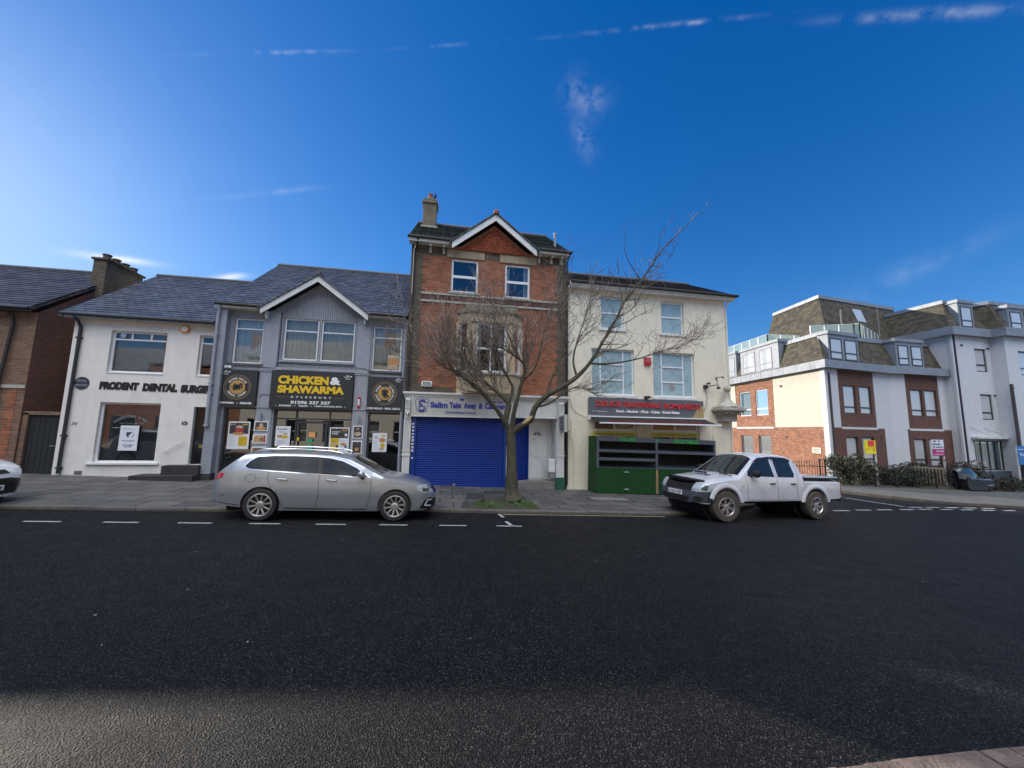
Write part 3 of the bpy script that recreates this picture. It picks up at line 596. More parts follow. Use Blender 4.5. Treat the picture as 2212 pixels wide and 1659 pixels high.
# =============================================================== chicken and shawarma
SX0, SX1 = -7.56, -1.42
b = thing('painted_brick_house', 'grey painted takeaway with a central white edged gable and black shop signs', 'building', (SX0, 14.3, gz(SX0)))
WL, WC1, WC2, WR = (-7.14, -6.23, 4.11, 5.68), (-5.60, -4.47, 4.31, 5.79), (-4.38, -3.25, 4.31, 5.79), (-2.61, -1.60, 4.05, 5.67)
GL, GC, GR_ = (-7.2, -6.24, .15, 2.61), (-5.67, -3.14, .0, 2.59), (-2.62, -1.47, .0, 2.55)
g = G(ST); g.wall(SX0, -5.70, -.6, 6.0, [WL, GL], 0, .14); g.wall(-3.16, SX1, -.6, 6.0, [WR, GR_], 0, .14); g.wall(-5.70, -3.16, -.6, 4.0, [GC], 0, .16); g.build('wall', MATS['brick_grey'], b)
g = G(ST); g.wall(-5.70, -3.16, 4.0, 6.0, [WC1, WC2], .05, .12); g.add([(-6.05, .05, 6.0), (-2.93, .05, 6.0), (-4.5, .05, 7.14)], [(0, 1, 2)]); g.quad((-5.7, 0, 4.0), (-3.16, 0, 4.0), (-3.16, .05, 4.0), (-5.7, .05, 4.0)); g.build('boarding', MATS['boarding'], b)
g = G(ST)
for x0, x1, z0, z1 in ((-6.2, -5.72, -.4, 5.93), (-3.14, -2.68, -.4, 5.93)): g.box(x0, x1, -.035, 0, z0, z1)
for x0, x1, z in ((-6.24, -5.68, 3.93), (-6.24, -5.68, 3.87), (-3.18, -2.64, 3.93), (-3.18, -2.64, 3.87), (-6.22, -5.70, 2.63), (-3.16, -2.66, 2.63)): g.box(x0, x1, -.06, -.035, z - .018, z + .018)
g.box(-5.72, -3.14, -.05, 0, 3.93, 4.02); g.build('pilaster', MATS['grey_paint'], b, bevel=.006)
g = G(ST); g.box(-7.58, -7.28, -.24, 0, -.5, 5.95); g.build('pier', MATS['brick_grey'], b); g = G(ST); g.box(-7.6, -7.26, -.26, -.001, -.5, .46); g.build('pier_base', MATS['dark_concrete'], b)
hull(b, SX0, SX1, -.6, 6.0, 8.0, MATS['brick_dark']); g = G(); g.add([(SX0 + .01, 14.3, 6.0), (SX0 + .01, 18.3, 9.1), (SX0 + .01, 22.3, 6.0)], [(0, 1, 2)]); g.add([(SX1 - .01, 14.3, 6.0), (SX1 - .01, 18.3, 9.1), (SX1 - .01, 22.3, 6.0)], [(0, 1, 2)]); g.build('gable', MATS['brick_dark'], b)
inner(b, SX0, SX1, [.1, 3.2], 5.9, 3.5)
for q, kw in ((WL, dict(hz=[5.32], curtain='net', label='left upper window with white net curtain')), (WC1, dict(hz=[5.35], curtain='net', cmat=MATS['curtain_cream'])), (WC2, dict(hz=[5.35], curtain='net', cmat=MATS['curtain_cream'])), (WR, dict(hz=[5.27], curtain='net', cmat=MATS['curtain_cream'], label='right upper window with cream curtain and police notice'))):
    window(b, ST, q[0], q[1], q[2], q[3], d=.07 if q[0] < -6 or q[0] > -3 else .10, fw=.05, m=MATS['upvc'], sill=(.1, .05, .08, MATS['sill_dark']) if q[0] < -6 or q[0] > -3 else None, **kw)
g = G(ST); g.box(-5.66, -3.2, -.01, .1, 4.22, 4.29); g.build('bay_sill', MATS['grey_paint'], b)
# shopfront
window(b, ST, *GL, d=.09, m=MATS['dark_frame'], fw=.05, pane=MATS['glass_dark'])
window(b, ST, *GR_, d=.09, m=MATS['dark_frame'], fw=.06, pane=MATS['glass_dark'])
window(b, ST, *GC, d=.10, m=MATS['dark_frame'], fw=.06, vu=[-4.98, -3.90], hz=[2.27], pane=MATS['glass_dark'], label='wide black framed shopfront')
g = G(ST)
for q in ((-4.93, -4.86, .05, 2.2), (-4.02, -3.95, .05, 2.2), (-4.86, -4.02, 2.12, 2.2), (-4.86, -4.02, .05, .25)): g.box(q[0], q[1], .07, .1, q[2], q[3])
dr = g.build('door', MATS['dark_frame'], b); g = G(ST); g.box(-4.92, -4.88, .04, .07, 1.0, 1.5); g.build('handle', MATS['metal'], dr)
# floor counter things seen through the glass
g = G(ST); g.box(-2.3, -1.9, 1.2, 1.6, .1, 1.15); g.box(-1.85, -1.6, .9, 1.3, .1, 1.0); g.box(-5.3, -3.4, 2.2, 2.6, .1, 1.15); g.build('counter', MATS['gold_line'], b)
# eaves, gable boards, roofs
g = G(); g.box(-7.62, -6.10, 13.98, 14.02, 5.93, 6.07); g.box(-2.88, -1.48, 13.98, 14.02, 5.93, 6.07); g.box(-7.62, -6.12, 14.02, 14.3, 5.93, 5.96); g.box(-2.88, -1.48, 14.02, 14.3, 5.93, 5.96); g.build('fascia_board', MATS['white_paint'], b)
def barge(par, apex, l, r, y, w, m, t=.05, soffit=.32, nm='barge_board'):
    g = G()
    for e in (l, r):
        dx, dz = apex[0] - e[0], apex[1] - e[1]; ln = math.hypot(dx, dz); nx, nz = -dz / ln, dx / ln
        if nz > 0: nx, nz = -nx, -nz
        P = [(e[0], e[1]), (apex[0], apex[1]), (apex[0], apex[1] + (w / nz if False else -w * ln / abs(dx))), (e[0] + (0), e[1] - w * ln / abs(dx))]
        g.prism(P, y, y + t)
        g.add([(e[0], y + t, e[1] - .03), (apex[0], y + t, apex[1] - .03), (apex[0], y + soffit, apex[1] - .03), (e[0], y + soffit, e[1] - .03)], [(0, 1, 2, 3)])
    return g.build(nm, m, par)
barge(b, (-4.50, 7.27), (-6.24, 5.99), (-2.76, 5.99), 13.93, .17, MATS['white_paint'])
rf = pitched(b, -7.62, SX1 - .0, 13.98, 6.04, 18.3, 9.25, MATS['slate'], notch=(-6.28, -4.5, -2.72, 6.04, 7.32))
def cross_gable(par, xm, xl, xr, yf, zt, ze, ym, m, th=.06):
    """small gable roof running back into the main slope; ym = y where its ridge meets the slope"""
    g = G(); y0 = 14.0
    g.slab([(xl, yf, ze), (xm, yf, zt), (xm, ym, zt), (xl, y0 + .03, ze)], th); g.slab([(xm, yf, zt), (xr, yf, ze), (xr, y0 + .03, ze), (xm, ym, zt)], th)
    o = g.build('gable_roof', m, par); g = G(); g.tube([(xm, yf - .02, zt + .02), (xm, ym, zt + .02)], .08, 8); g.build('ridge_tiles', MATS['sill_dark'], o)
cross_gable(b, -4.50, -6.33, -2.67, 13.88, 7.34, 5.99, 15.75, MATS['slate'])
gutter(b, [(-7.62, 13.93, 6.05), (-6.3, 13.93, 6.03)]); gutter(b, [(-2.7, 13.93, 6.03), (-1.48, 13.93, 6.01)])
downpipe(b, [(-7.50, 13.94, 6.0), (-7.5, 14.0, 5.8), (-7.52, 14.01, 5.6), (-7.52, 14.01, 1.95)], MATS['grey_paint'], .05, clips=[(-7.52, 14.01, 5.0), (-7.52, 14.01, 3.35), (-7.52, 14.01, 3.05), (-7.52, 14.01, 2.0)])
downpipe(b, [(-1.5, 13.95, 5.98), (-1.5, 14.1, 5.8), (-1.49, 14.24, 5.6), (-1.49, 14.24, 0)], MATS['grey_paint'], .04)
g = G(ST)
for x in (-6.12, -2.9):
    g.prism([(x - .03, 5.93), (x + .03, 5.93), (x + .03, 5.65), (x - .03, 5.72)], -.2, -.02)
g.build('bracket', MATS['white_paint'], b)
# wiring
g = G(ST); g.tube([(-6.3, -.04, 4.0), (-5.75, -.06, 3.98), (-5.72, -.06, 4.15), (-3.2, -.06, 4.12), (-2.75, -.05, 4.08), (-2.72, -.05, 3.98), (-1.5, -.02, 3.93)], .009, 5); g.tube([(-6.12, -.05, 2.95), (-6.1, -.05, 3.08), (-5.8, -.05, 3.05)], .008, 5); g.build('cable', MATS['black_plastic'], b)

def arabic(g, u0, u1, z0, z1, d):
    before = len(g.v)
    # the word halal drawn as brush strokes
    W_, H_ = u1 - u0, z1 - z0
    def st(pts, r): g.tube([(u0 + a * W_, d - .003, z0 + c * H_) for a, c in pts], [q * W_ for q in r], 5)
    st([(1.0, .50), (.86, .56), (.74, .50), (.86, .62), (.98, .66)], [.02, .03, .03, .03, .012]); st([(1.0, .50), (.8, .32), (.62, .34), (.5, .42)], [.025, .035, .035, .03])
    st([(.58, .98), (.50, .4), (.42, .3), (.36, .36)], [.03, .035, .035, .03]); st([(.36, .36), (.42, .62), (.50, .9)], [.03, .03, .02]); st([(.30, 1.0), (.34, .4), (.26, .18), (.08, .16), (0, .42), (.02, .52)], [.03, .035, .04, .04, .025, .015])
def halal(par, u0, u1, z1):
    g = G(ST); h = (u1 - u0) * .42; arabic(g, u0, u1, z1 - h, z1, -.125); text(g, 'HALAL', u0 + .05, u1 - .06, z1 - h - .045, z1 - h - .012, -.121, .003, .03); g.build('emblem', MATS['sign_white'], par)
def roundel(par, cu, cz, rot=0.0, tools=True):
    g = G(ST)
    for r1, r2 in ((.415, .40), (.365, .352)):
        n = 64; P = []; 
        for i in range(n):
            a = 2 * math.pi * i / n
            P += [(cu + r1 * math.cos(a), -.124, cz + r1 * math.sin(a)), (cu + r2 * math.cos(a), -.124, cz + r2 * math.sin(a))]
        g.add(P, [(2 * i, 2 * ((i + 1) % n), 2 * ((i + 1) % n) + 1, 2 * i + 1) for i in range(n)])
    g.build('ring', MATS['gold_line'], par, normals=False)
    g = G(ST); n = 48; g.add([(cu + .235 * math.cos(2 * math.pi * i / n), -.123, cz + .235 * math.sin(2 * math.pi * i / n)) for i in range(n)], [list(range(n))]); g.build('disc', MATS['gold'], par, normals=False)
    g = G(ST)
    for w_, a0, a1 in (('CHICKEN', 172, 118), ('SHAWARMA', 62, 4), ('CHICKEN', 188, 242), ('SHAWARMA', 298, 356)):
        ringtext(g, w_, cu, cz, .292 if a0 < 180 and a0 < 200 else .292, a0, a1, .058, -.121, .003, .03, inward=a0 > 180, rot=rot)
    g.build('lettering', MATS['sign_white'], par)
    # stacked skewers mark: stack of rounded slabs, a spit through them and a swirl
    g = G(ST); ca, sa = math.cos(R(rot)), math.sin(R(rot))
    def T2(x, z): return (cu + x * ca - z * sa, -.127, cz + x * sa + z * ca)
    def blob(P): g.add([T2(x, z) for x, z in P], [list(range(len(P)))])
    for i, (w_, zz) in enumerate(((.13, .09), (.115, .035), (.10, -.02), (.09, -.075))):
        blob([(-w_ * 1.0, zz + .012), (-w_ * .6, zz + .035), (w_ * .5, zz + .04), (w_ * 1.05, zz + .01), (w_ * .8, zz - .022), (-w_ * .3, zz - .024), (-w_ * .9, zz - .012)])
    blob([(-.01, .22), (.012, .22), (.012, -.16), (-.01, -.16)]); blob([(.05, -.06), (.12, -.05), (.15, -.11), (.10, -.16), (.02, -.165), (-.07, -.14), (-.04, -.11), (.02, -.12), (.08, -.11)])
    g.build('emblem', MATS['sign_black'], par, normals=False)
def signboard(x0, x1, z0, z1, label, d=-.12):
    s = thing('shop_sign', label, 'sign', (x0, 14.3 + d, z0)); g = G(ST); g.box(x0, x1, d, 0 if d > -.1 else -.0, z0, z1); g.build('board', MATS['sign_black'], s, bevel=.004); return s
s = signboard(-7.34, -6.23, 2.68, 3.87, 'black square shop sign with round gold emblem above SHAWARMA - KEBABS'); roundel(s, -6.81, 3.28, rot=90); halal(s, -7.30, -7.05, 3.84)
g = G(ST); text(g, 'SHAWARMA', -7.29, -6.86, 2.715, 2.785, -.121, .004, .03); text(g, '-', -6.80, -6.74, 2.74, 2.752, -.121, .004, .03); text(g, 'KEBABS', -6.68, -6.33, 2.715, 2.785, -.121, .004, .03); g.build('lettering', MATS['sign_white'], s)
s = signboard(-2.67, -1.46, 2.62, 3.82, 'black square shop sign with round gold emblem above KIDS MEALS - MEAL DEALS'); roundel(s, -2.08, 3.23); halal(s, -1.75, -1.50, 3.79)
g = G(ST); text(g, 'KIDS MEALS - MEAL DEALS', -2.64, -1.52, 2.655, 2.725, -.121, .004, .03); g.build('lettering', MATS['sign_white'], s)
s = signboard(-5.80, -3.16, 2.62, 3.89, 'widest black shop sign with two yellow lines, a white ampersand and phone number')
g = G(ST)
for e in (.012, -.012): pass
text(g, 'CHICKEN', -5.575, -3.965, 3.445, 3.735, -.121, .018, .055); text(g, 'SHAWARMA', -5.575, -3.44, 3.135, 3.405, -.121, .018, .055); g.build('yellow_lettering', MATS['sign_yellow'], s)
g = G(ST); text(g, '&', -3.92, -3.56, 3.46, 3.73, -.121, .018, .055); text(g, 'AYLESBURY', -5.15, -3.84, 2.975, 3.04, -.121, .004, .03, spacing=2.2); text(g, '01296 337 337', -5.13, -3.86, 2.77, 2.88, -.121, .005, .035)
text(g, '-', -5.61, -5.56, 2.70, 2.71, -.121, .004, .03); text(g, 'BURGERS', -5.48, -5.10, 2.68, 2.735, -.121, .004, .03); text(g, '-', -5.02, -4.96, 2.70, 2.71, -.121, .004, .03); text(g, 'WRAPS', -4.88, -4.58, 2.68, 2.735, -.121, .004, .03)
text(g, '-', -4.50, -4.44, 2.70, 2.71, -.121, .004, .03); text(g, 'FRIED CHICKEN (SFC)', -4.36, -3.48, 2.67, 2.735, -.121, .004, .03); text(g, '-', -3.41, -3.35, 2.70, 2.71, -.121, .004, .03); g.build('white_lettering', MATS['sign_white'], s)
g = G(ST); g.box(-5.58, -5.22, -.124, -.121, 3.004, 3.012); g.box(-3.77, -3.41, -.124, -.121, 3.004, 3.012); g.build('gold_line', MATS['gold_line'], s); halal(s, -3.47, -3.21, 3.83)
# posters and framed pictures
poster('menu_poster', 'white framed menu poster with red chicken bucket in the left takeaway window', -7.03, -6.38, 1.23, 2.14, .055, [('r', 'poster_dark', .03, .97, .55, .97), ('e', 'poster_red', .32, .72, .56, .86), ('e', 'food_pale', .34, .70, .76, .88), ('e', 'food_orange', .18, .8, .5, .62), ('r', 'gold', .06, .16, .87, .94), ('t', 'sign_white', .19, .32, .89, .93, 'SFC'), ('r', 'poster_yellow', .66, .92, .89, .93), ('r', 'poster_yellow', .52, .94, .1, .46), ('l', 'poster_grey', .06, .46, .1, .5, 9), ('l', 'poster_brown', .56, .9, .14, .42, 6)])
poster('menu_poster', 'white menu poster of wraps on a stand left of the takeaway door', -5.58, -5.12, 1.35, 2.01, .06, [('r', 'poster_grey', .25, .8, .84, .9), ('e', 'poster_brown', .08, .2, .82, .93), ('e', 'food_orange', .08, .5, .4, .56), ('e', 'poster_yellow', .4, .92, .36, .54), ('e', 'food_pale', .5, .86, .58, .68), ('l', 'poster_grey', .1, .9, .06, .3, 5), ('l', 'poster_grey', .2, .8, .68, .8, 3)])
poster('menu_poster', 'LUNCH TIME menu poster with yellow and white panels right of the door', -3.86, -3.21, 1.09, 2.0, .06, [('r', 'poster_dark', .03, .97, .6, .98), ('t', 'sign_white', .08, .52, .82, .88, 'LUNCH'), ('t', 'sign_white', .08, .42, .74, .80, 'TIME'), ('r', 'gold', .6, .92, .88, .93), ('r', 'poster_white', .78, .92, .68, .78), ('r', 'poster_yellow', .05, .48, .05, .6), ('r', 'poster_white', .52, .95, .05, .6), ('e', 'food_pale', .12, .42, .3, .44), ('e', 'poster_dark', .34, .47, .22, .32), ('e', 'food_orange', .56, .9, .3, .42), ('e', 'poster_dark', .8, .94, .22, .32), ('l', 'poster_dark', .1, .4, .45, .54, 3), ('l', 'poster_grey', .56, .9, .45, .54, 3)])
poster('menu_poster', 'white burger menu poster in the right takeaway window', -2.43, -1.94, 1.17, 1.83, .055, [('t', 'poster_grey', .1, .42, .72, .84, 'SPECIAL'), ('r', 'poster_yellow', .58, .92, .84, .92), ('e', 'food_orange', .46, .94, .5, .76), ('e', 'poster_yellow', .56, .9, .2, .46), ('e', 'food_pale', .5, .86, .06, .22), ('l', 'poster_grey', .08, .44, .12, .6, 7)])
FG = 'framed food pictures beside the takeaway door'
poster('framed_picture', 'white framed picture of one burger, topmost of three on the left pilaster', -6.21, -5.78, 1.84, 2.16, -.06, [('r', 'poster_dark', .04, .96, .05, .95), ('e', 'food_orange', .12, .88, .05, .45), ('e', 'food_pale', .34, .66, .36, .84)], 'picture', group=FG)
poster('framed_picture', 'white framed picture of four snacks, middle of three on the left pilaster', -6.22, -5.79, 1.42, 1.73, -.06, [('r', 'food_pale', .04, .96, .05, .95), ('e', 'food_orange', .08, .3, .2, .75), ('e', 'food_orange', .32, .52, .2, .75), ('e', 'poster_brown', .54, .74, .2, .75), ('r', 'poster_red', .78, .94, .1, .9)], 'picture', group=FG)
poster('framed_picture', 'white framed grey food picture, lowest of three on the left pilaster', -6.23, -5.79, 1.0, 1.31, -.06, [('r', 'poster_brown', .04, .96, .05, .95), ('e', 'food_pale', .2, .8, .1, .5)], 'picture', group=FG)
poster('framed_picture', 'white framed picture of two burgers, upper of two on the right pilaster', -3.08, -2.75, 1.63, 2.07, -.06, [('r', 'poster_dark', .04, .96, .04, .96), ('e', 'food_orange', .3, .7, .7, .86), ('e', 'food_pale', .12, .88, .16, .52)], 'picture', group=FG)
poster('framed_picture', 'white framed picture of a small burger, lower of two on the right pilaster', -3.09, -2.75, 1.10, 1.55, -.06, [('r', 'poster_dark', .04, .96, .04, .96), ('e', 'food_orange', .3, .72, .18, .5), ('e', 'poster_brown', .4, .64, .74, .84)], 'picture', group=FG)
poster('window_notice', 'POLICE notice with brown panel in the right upper window', -2.06, -1.67, 4.12, 4.64, .055, [('t', 'sign_white', .0, 1, .88, .98, 'POLICE'), ('r', 'food_orange', .02, .98, .3, .84), ('l', 'poster_grey', .1, .8, .06, .22, 2)], 'notice', base='food_pale', frame=.008, fm='poster_grey')
for nm, q, m, lb in (('door_sticker', (-4.53, -4.32, 1.66, 1.82), 'sticker_orange', 'orange square notice on the takeaway door glass'), ('door_sticker', (-4.57, -4.40, 1.49, 1.58), 'sticker_green', 'small green rectangular sticker on the takeaway door glass'), ('door_sticker', (-4.9, -4.82, 1.52, 1.64), 'poster_yellow', 'small yellow sticker on the takeaway door frame')):
    g = G(ST); g.box(q[0], q[1], .058, .064, q[2], q[3]); tag(g.build(nm, MATS[m]), lb, 'sticker')
g = G(ST); g.lathe([(0, 0), (.11, 0), (.11, -.006), (0, -.006)], (-4.485, .064, 1.295), 'y', 28); tag(g.build('door_sticker', MATS['sticker_green']), 'round green hygiene sticker low on the takeaway door', 'sticker')
for x, z, side in ((-6.03, 2.35, 'left'), (-2.9, 2.29, 'right')):
    s = thing('wall_light', 'slim grey cylinder wall light on the %s pilaster of the takeaway' % side, 'lamp', (x, 14.2, z), group='wall lights of the takeaway'); g = G(ST); g.tube([(x, -.10, z - .1), (x, -.10, z + .1)], .035, 14); g.build('body', MATS['grey_frame'], s, smooth=True); g = G(ST); g.box(x - .02, x + .02, -.1, -.035, z - .03, z + .03); g.build('bracket', MATS['metal'], s)
g = G(ST); g.box(-2.98, -2.90, -.10, -.035, 2.7, 3.09); a = g.build('alarm_box', MATS['red_plastic'], bevel=.008); tag(a, 'narrow red and white alarm box beside the wide black sign', 'alarm')
g = G(ST); g.box(-2.965, -2.915, -.105, -.101, 2.78, 3.0); p_ = g.build('label_strip', MATS['sign_white'], a)
s = thing('security_camera', 'small white dome camera above the left black sign', 'camera', (-7.2, 14.2, 3.98)); g = G(ST); g.box(-7.2, -7.08, -.1, 0, 3.92, 4.0); g.build('mount', MATS['sign_white'], s); g = G(ST); g.lathe([(0, -.05), (.04, -.04), (.05, 0), (.04, .03), (0, .04)], (-7.2, -.14, 3.95), 'z', 14); g.build('dome', MATS['sign_white'], s, smooth=True)
# =============================================================== tall red brick house
BX0, BX1 = -1.42, 4.66
b = thing('brick_house', 'tall red brick house with tiled gable above the blue shuttered takeaway', 'building', (BX0, 14.3, gz(BX0)))
w1, w2 = (.09, 1.12, 7.20, 8.52), (2.17, 3.17, 7.14, 8.50)
g = G(ST); g.wall(BX0, BX1, 3.2, 9.03, [w1, w2, (1.05, 2.25, 4.15, 5.95)], 0, .12)
g.add([(.24, .0, 9.03), (3.18, .0, 9.03), (1.71, .0, 9.05)], [(0, 1, 2)]); g.build('wall', MATS['brick_red'], b)
g = G(ST); g.box(BX0 + .002, -.98, -.006, 0, 3.3, 8.58); g.box(4.30, BX1 - .002, -.006, 0, 3.3, 8.58); g.box(BX0 + .002, -.12, -.006, 0, 8.58, 8.98); g.box(3.44, BX1 - .002, -.006, 0, 8.58, 8.98); g.box(1.37, 1.94, -.006, 0, 8.58, 8.86); g.box(-.98, .3, -.005, 0, 3.3, 3.55)
rng = random.Random(5)
for i in range(34):
    z = 3.4 + i * .15
    if i % 2: g.box(-.98, -.87, -.006, 0, z, z + .072); g.box(4.19, 4.30, -.006, 0, z, z + .072)
g.build('quoins', MATS['brick_dark'], b)
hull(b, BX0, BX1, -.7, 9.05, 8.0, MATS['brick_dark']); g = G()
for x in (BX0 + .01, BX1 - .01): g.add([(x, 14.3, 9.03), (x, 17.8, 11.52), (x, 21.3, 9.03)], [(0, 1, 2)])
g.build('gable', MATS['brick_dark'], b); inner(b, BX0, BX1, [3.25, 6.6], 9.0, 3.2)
g = G(ST); g.box(-1.0, 4.3, -.045, 0, 7.03, 7.11); g.box(-1.0, 4.3, -.045, 0, 6.74, 6.82); g.build('string_course', MATS['stone_white'], b, bevel=.006)
g = G(ST); g.box(-1.0, 4.3, -.012, 0, 6.82, 7.03)
n = 46
for i in range(n):
    u = -.98 + i * (5.26 / n); g.prism([(u, 6.84), (u + .055, 6.84), (u + .105, 7.01), (u + .05, 7.01)], -.04, -.012)
mat('dentil', (.11, .05, .038), .85, vary=.25); g.build('dentil_band', MATS['dentil'], b)
g = G(ST); g.box(-.10, 1.35, -.03, 0, 8.56, 8.87); g.box(1.96, 3.42, -.03, 0, 8.54, 8.87); g.build('lintel', MATS['stone'], b, bevel=.01)
for q, c in ((w1, None), (w2, 'sides')):
    z = (q[2] + q[3]) / 2 - .02; window(b, ST, *q, d=.06, fw=.075, hz=[z], bw=.10, sill=(.08, .07, .08, MATS['stone_white']), curtain=c)
# tiled gable, barge boards, roofs
g = G(ST); g.prism([(.28, 8.88), (3.14, 8.88), (1.71, 9.98)], -.08, -.03)
g.build('gable_tiles', MATS['tile_red'], b)
g = G(ST)
for row in range(12):
    z = 8.90 + row * .085; half = (9.98 - z) / (9.98 - 8.88) * 1.43
    n = int(half / .0575)
    for k in range(-n, n):
        u = 1.71 + k * .115 + (row % 2) * .0575
        if abs(u + .057 - 1.71) < half - .05: g.prism([(u + .006, z + .05), (u + .006, z + .015), (u + .032, z - .012), (u + .083, z - .012), (u + .109, z + .015), (u + .109, z + .05)], -.10, -.08)
g.build('scallop_tiles', MATS['tile_red'], b)
g = G(ST)
for sx, e in ((1, .28), (-1, 3.14)):
    g.prism([(e, 8.88), (e + sx * .16, 8.88), (1.71, 9.86), (1.71, 9.99)], -.105, -.08)
g.build('gable_edge_tiles', MATS['terracotta'], b)
barge(b, (1.71, 10.28), (.08, 9.00), (3.34, 9.00), 13.88, .20, MATS['white_paint'], soffit=.42)
rf = pitched(b, -1.55, 4.78, 13.98, 9.08, 17.8, 11.72, MATS['tile_green'], notch=(.03, 1.71, 3.39, 9.08, 10.34))
cross_gable(b, 1.71, -.02, 3.44, 13.83, 10.36, 8.99, 16.0, MATS['tile_green'])
g = G(); g.lathe([(.1, -.1), (.11, 0), (.07, .05), (0, .07)], (1.71, 13.86, 10.38), 'z', 14); g.build('finial', MATS['terracotta'], b, smooth=True)
g = G(); g.box(-1.52, .1, 13.97, 14.0, 8.94, 9.08); g.box(3.32, 4.74, 13.97, 14.0, 8.94, 9.08); g.box(-1.5, .1, 14.0, 14.3, 8.94, 8.97); g.box(3.32, 4.72, 14.0, 14.3, 8.94, 8.97); g.build('fascia_board', MATS['white_paint'], b)
gutter(b, [(-1.55, 13.92, 9.09), (.06, 13.92, 9.07)]); gutter(b, [(3.38, 13.92, 9.07), (4.8, 13.92, 9.05)])
downpipe(b, [(-1.18, 13.93, 9.05), (-1.2, 14.1, 8.9), (-1.30, 14.24, 8.7), (-1.30, 14.24, 3.3)]); downpipe(b, [(4.72, 13.93, 9.03), (4.68, 14.2, 8.8), (4.68, 14.24, 0.0)], clips=[(4.68, 14.24, z) for z in (7.5, 5.5, 3.8, 2.0)])
g = G(ST)
for x in (-.72, -.22, 3.52, 4.02, 4.42): g.prism([(x - .035, 8.94), (x + .035, 8.94), (x + .035, 8.66), (x - .035, 8.66)], -.09, -.006); g.prism([(x - .035, 8.94), (x + .035, 8.94), (x + .035, 8.84), (x - .035, 8.84)], -.26, -.09)
g.build('bracket', MATS['stone_white'], b, bevel=.01)
g = G(); g.box(-1.27, -.67, 16.9, 17.6, 10.9, 12.25); g.box(-1.32, -.62, 16.85, 17.65, 12.25, 12.36); g.box(-1.27, -.67, 16.9, 17.6, 12.36, 12.50); mat('chimney_render', (.17, .14, .095), .9, vary=.25, grime=.5, bmp=.4, bscale=20); ch = g.build('chimney', MATS['chimney_render'], rf, bevel=.02)
g = G(); g.box(-1.34, -.6, 16.8, 16.9, 10.95, 11.12); g.build('flashing', MATS['stone_white'], rf)
g = G(); g.lathe([(.11, 0), (.12, .04), (.1, .06), (.095, .30), (.115, .32), (.115, .36), (.08, .36), (.08, .2)], (-.98, 17.2, 12.5), 'z', 16); g.build('chimney_pot', MATS['terracotta'], rf, smooth=True)
s = thing('bird', 'small dark pigeon standing on the tall chimney beside its pot', 'bird', (-.76, 17.0, 12.50))
g = G(); g.tube([(-.80, 17.02, 12.56), (-.77, 17.0, 12.64), (-.745, 16.99, 12.72), (-.735, 16.98, 12.77), (-.735, 16.95, 12.80), (-.735, 16.92, 12.80)], [.02, .065, .055, .03, .032, .008], 10); g.tube([(-.80, 17.03, 12.62), (-.83, 17.06, 12.53)], [.035, .015], 8); g.tube([(-.76, 17.0, 12.6), (-.755, 16.99, 12.50)], .008, 5); g.tube([(-.785, 17.01, 12.6), (-.78, 17.0, 12.50)], .008, 5); mat('feather', (.03, .032, .04), .6); g.build('body', MATS['feather'], s, smooth=True)
s = thing('aerial', 'small grey television aerial on the side of the tall chimney', 'aerial', (-.62, 17.2, 12.1)); g = G()
g.tube([(-.67, 17.2, 11.7), (-.6, 17.2, 11.72), (-.6, 17.2, 12.55)], .012, 6); g.tube([(-.66, 17.2, 12.30), (-.42, 17.2, 12.28)], .01, 5); g.tube([(-.66, 17.2, 12.12), (-.44, 17.2, 12.10)], .01, 5); g.build('mast', MATS['grey_frame'], s)
g = G(); g.tube([(4.42, 15.1, 9.6), (4.42, 15.1, 10.35)], .055, 10); g.tube([(4.42, 15.1, 10.35), (4.42, 15.1, 10.45)], .07, 10); g.build('vent_pipe', MATS['grey_frame'], rf)
# stone canted bay on the first floor
mat('stone_bay', (.52, .42, .27), .85, vary=.2, grime=.45, bmp=.4, bscale=20)
def bay(z0, z1, grow=0.0, dep=.42):
    a, c, e, f = .42 - grow, .80 - grow * .4, 2.47 + grow * .4, 2.84 + grow
    return [(a, 0), (c, -dep - grow), (e, -dep - grow), (f, 0)]
def bayprism(g, z0, z1, grow=0.0, top=None):
    P = bay(z0, z1, grow); Q = bay(z0, z1, grow if top is None else top); n = 4
    V = [(u, d, z0) for u, d in P] + [(u, d, z1) for u, d in Q]; g.add(V, [(0, 1, 5, 4), (1, 2, 6, 5), (2, 3, 7, 6), (3, 0, 4, 7), (3, 2, 1, 0), (4, 5, 6, 7)])
g = G(ST); bayprism(g, 3.32, 4.02); bayprism(g, 5.98, 6.32, .02); 
for (u, d) in ((.42, -.01), (.80, -.40), (2.47, -.40), (2.84, -.01)): g.box(u - .07, u + .07, d - .03, d + .07, 4.1, 5.98)
g.box(.80, 1.06, -.40, -.3, 4.1, 5.98); g.box(2.22, 2.47, -.40, -.3, 4.1, 5.98)
bw_ = g.build('bay_window', MATS['stone_bay'], b, bevel=.012)
g = G(ST); bayprism(g, 4.02, 4.1, .05); g.build('sill', MATS['stone_white'], bw_, bevel=.012)
g = G(ST); bayprism(g, 6.32, 6.40, .08); bayprism(g, 6.40, 6.66, .06, -.28); g.build('bay_roof', mat('mossy_lead', (.10, .11, .07), .8, vary=.35, grime=.5, bmp=.4), bw_)
g = G(ST); g.box(.68, 2.61, -.03, 0, 6.42, 6.73); g.build('lintel', MATS['stone'], bw_, bevel=.01)
g = G(ST)   # carved scrolls on the panel below
for k, cx in enumerate((1.0, 1.35, 1.9, 2.25)):
    s_ = -1 if k < 2 else 1; P = []
    for i in range(26): t = i / 25 * 9.5; r = .17 * (1 - i / 30); P.append((cx + s_ * r * math.cos(t), -.425, 3.66 + r * math.sin(t)))
    g.tube(P, .016, 5)
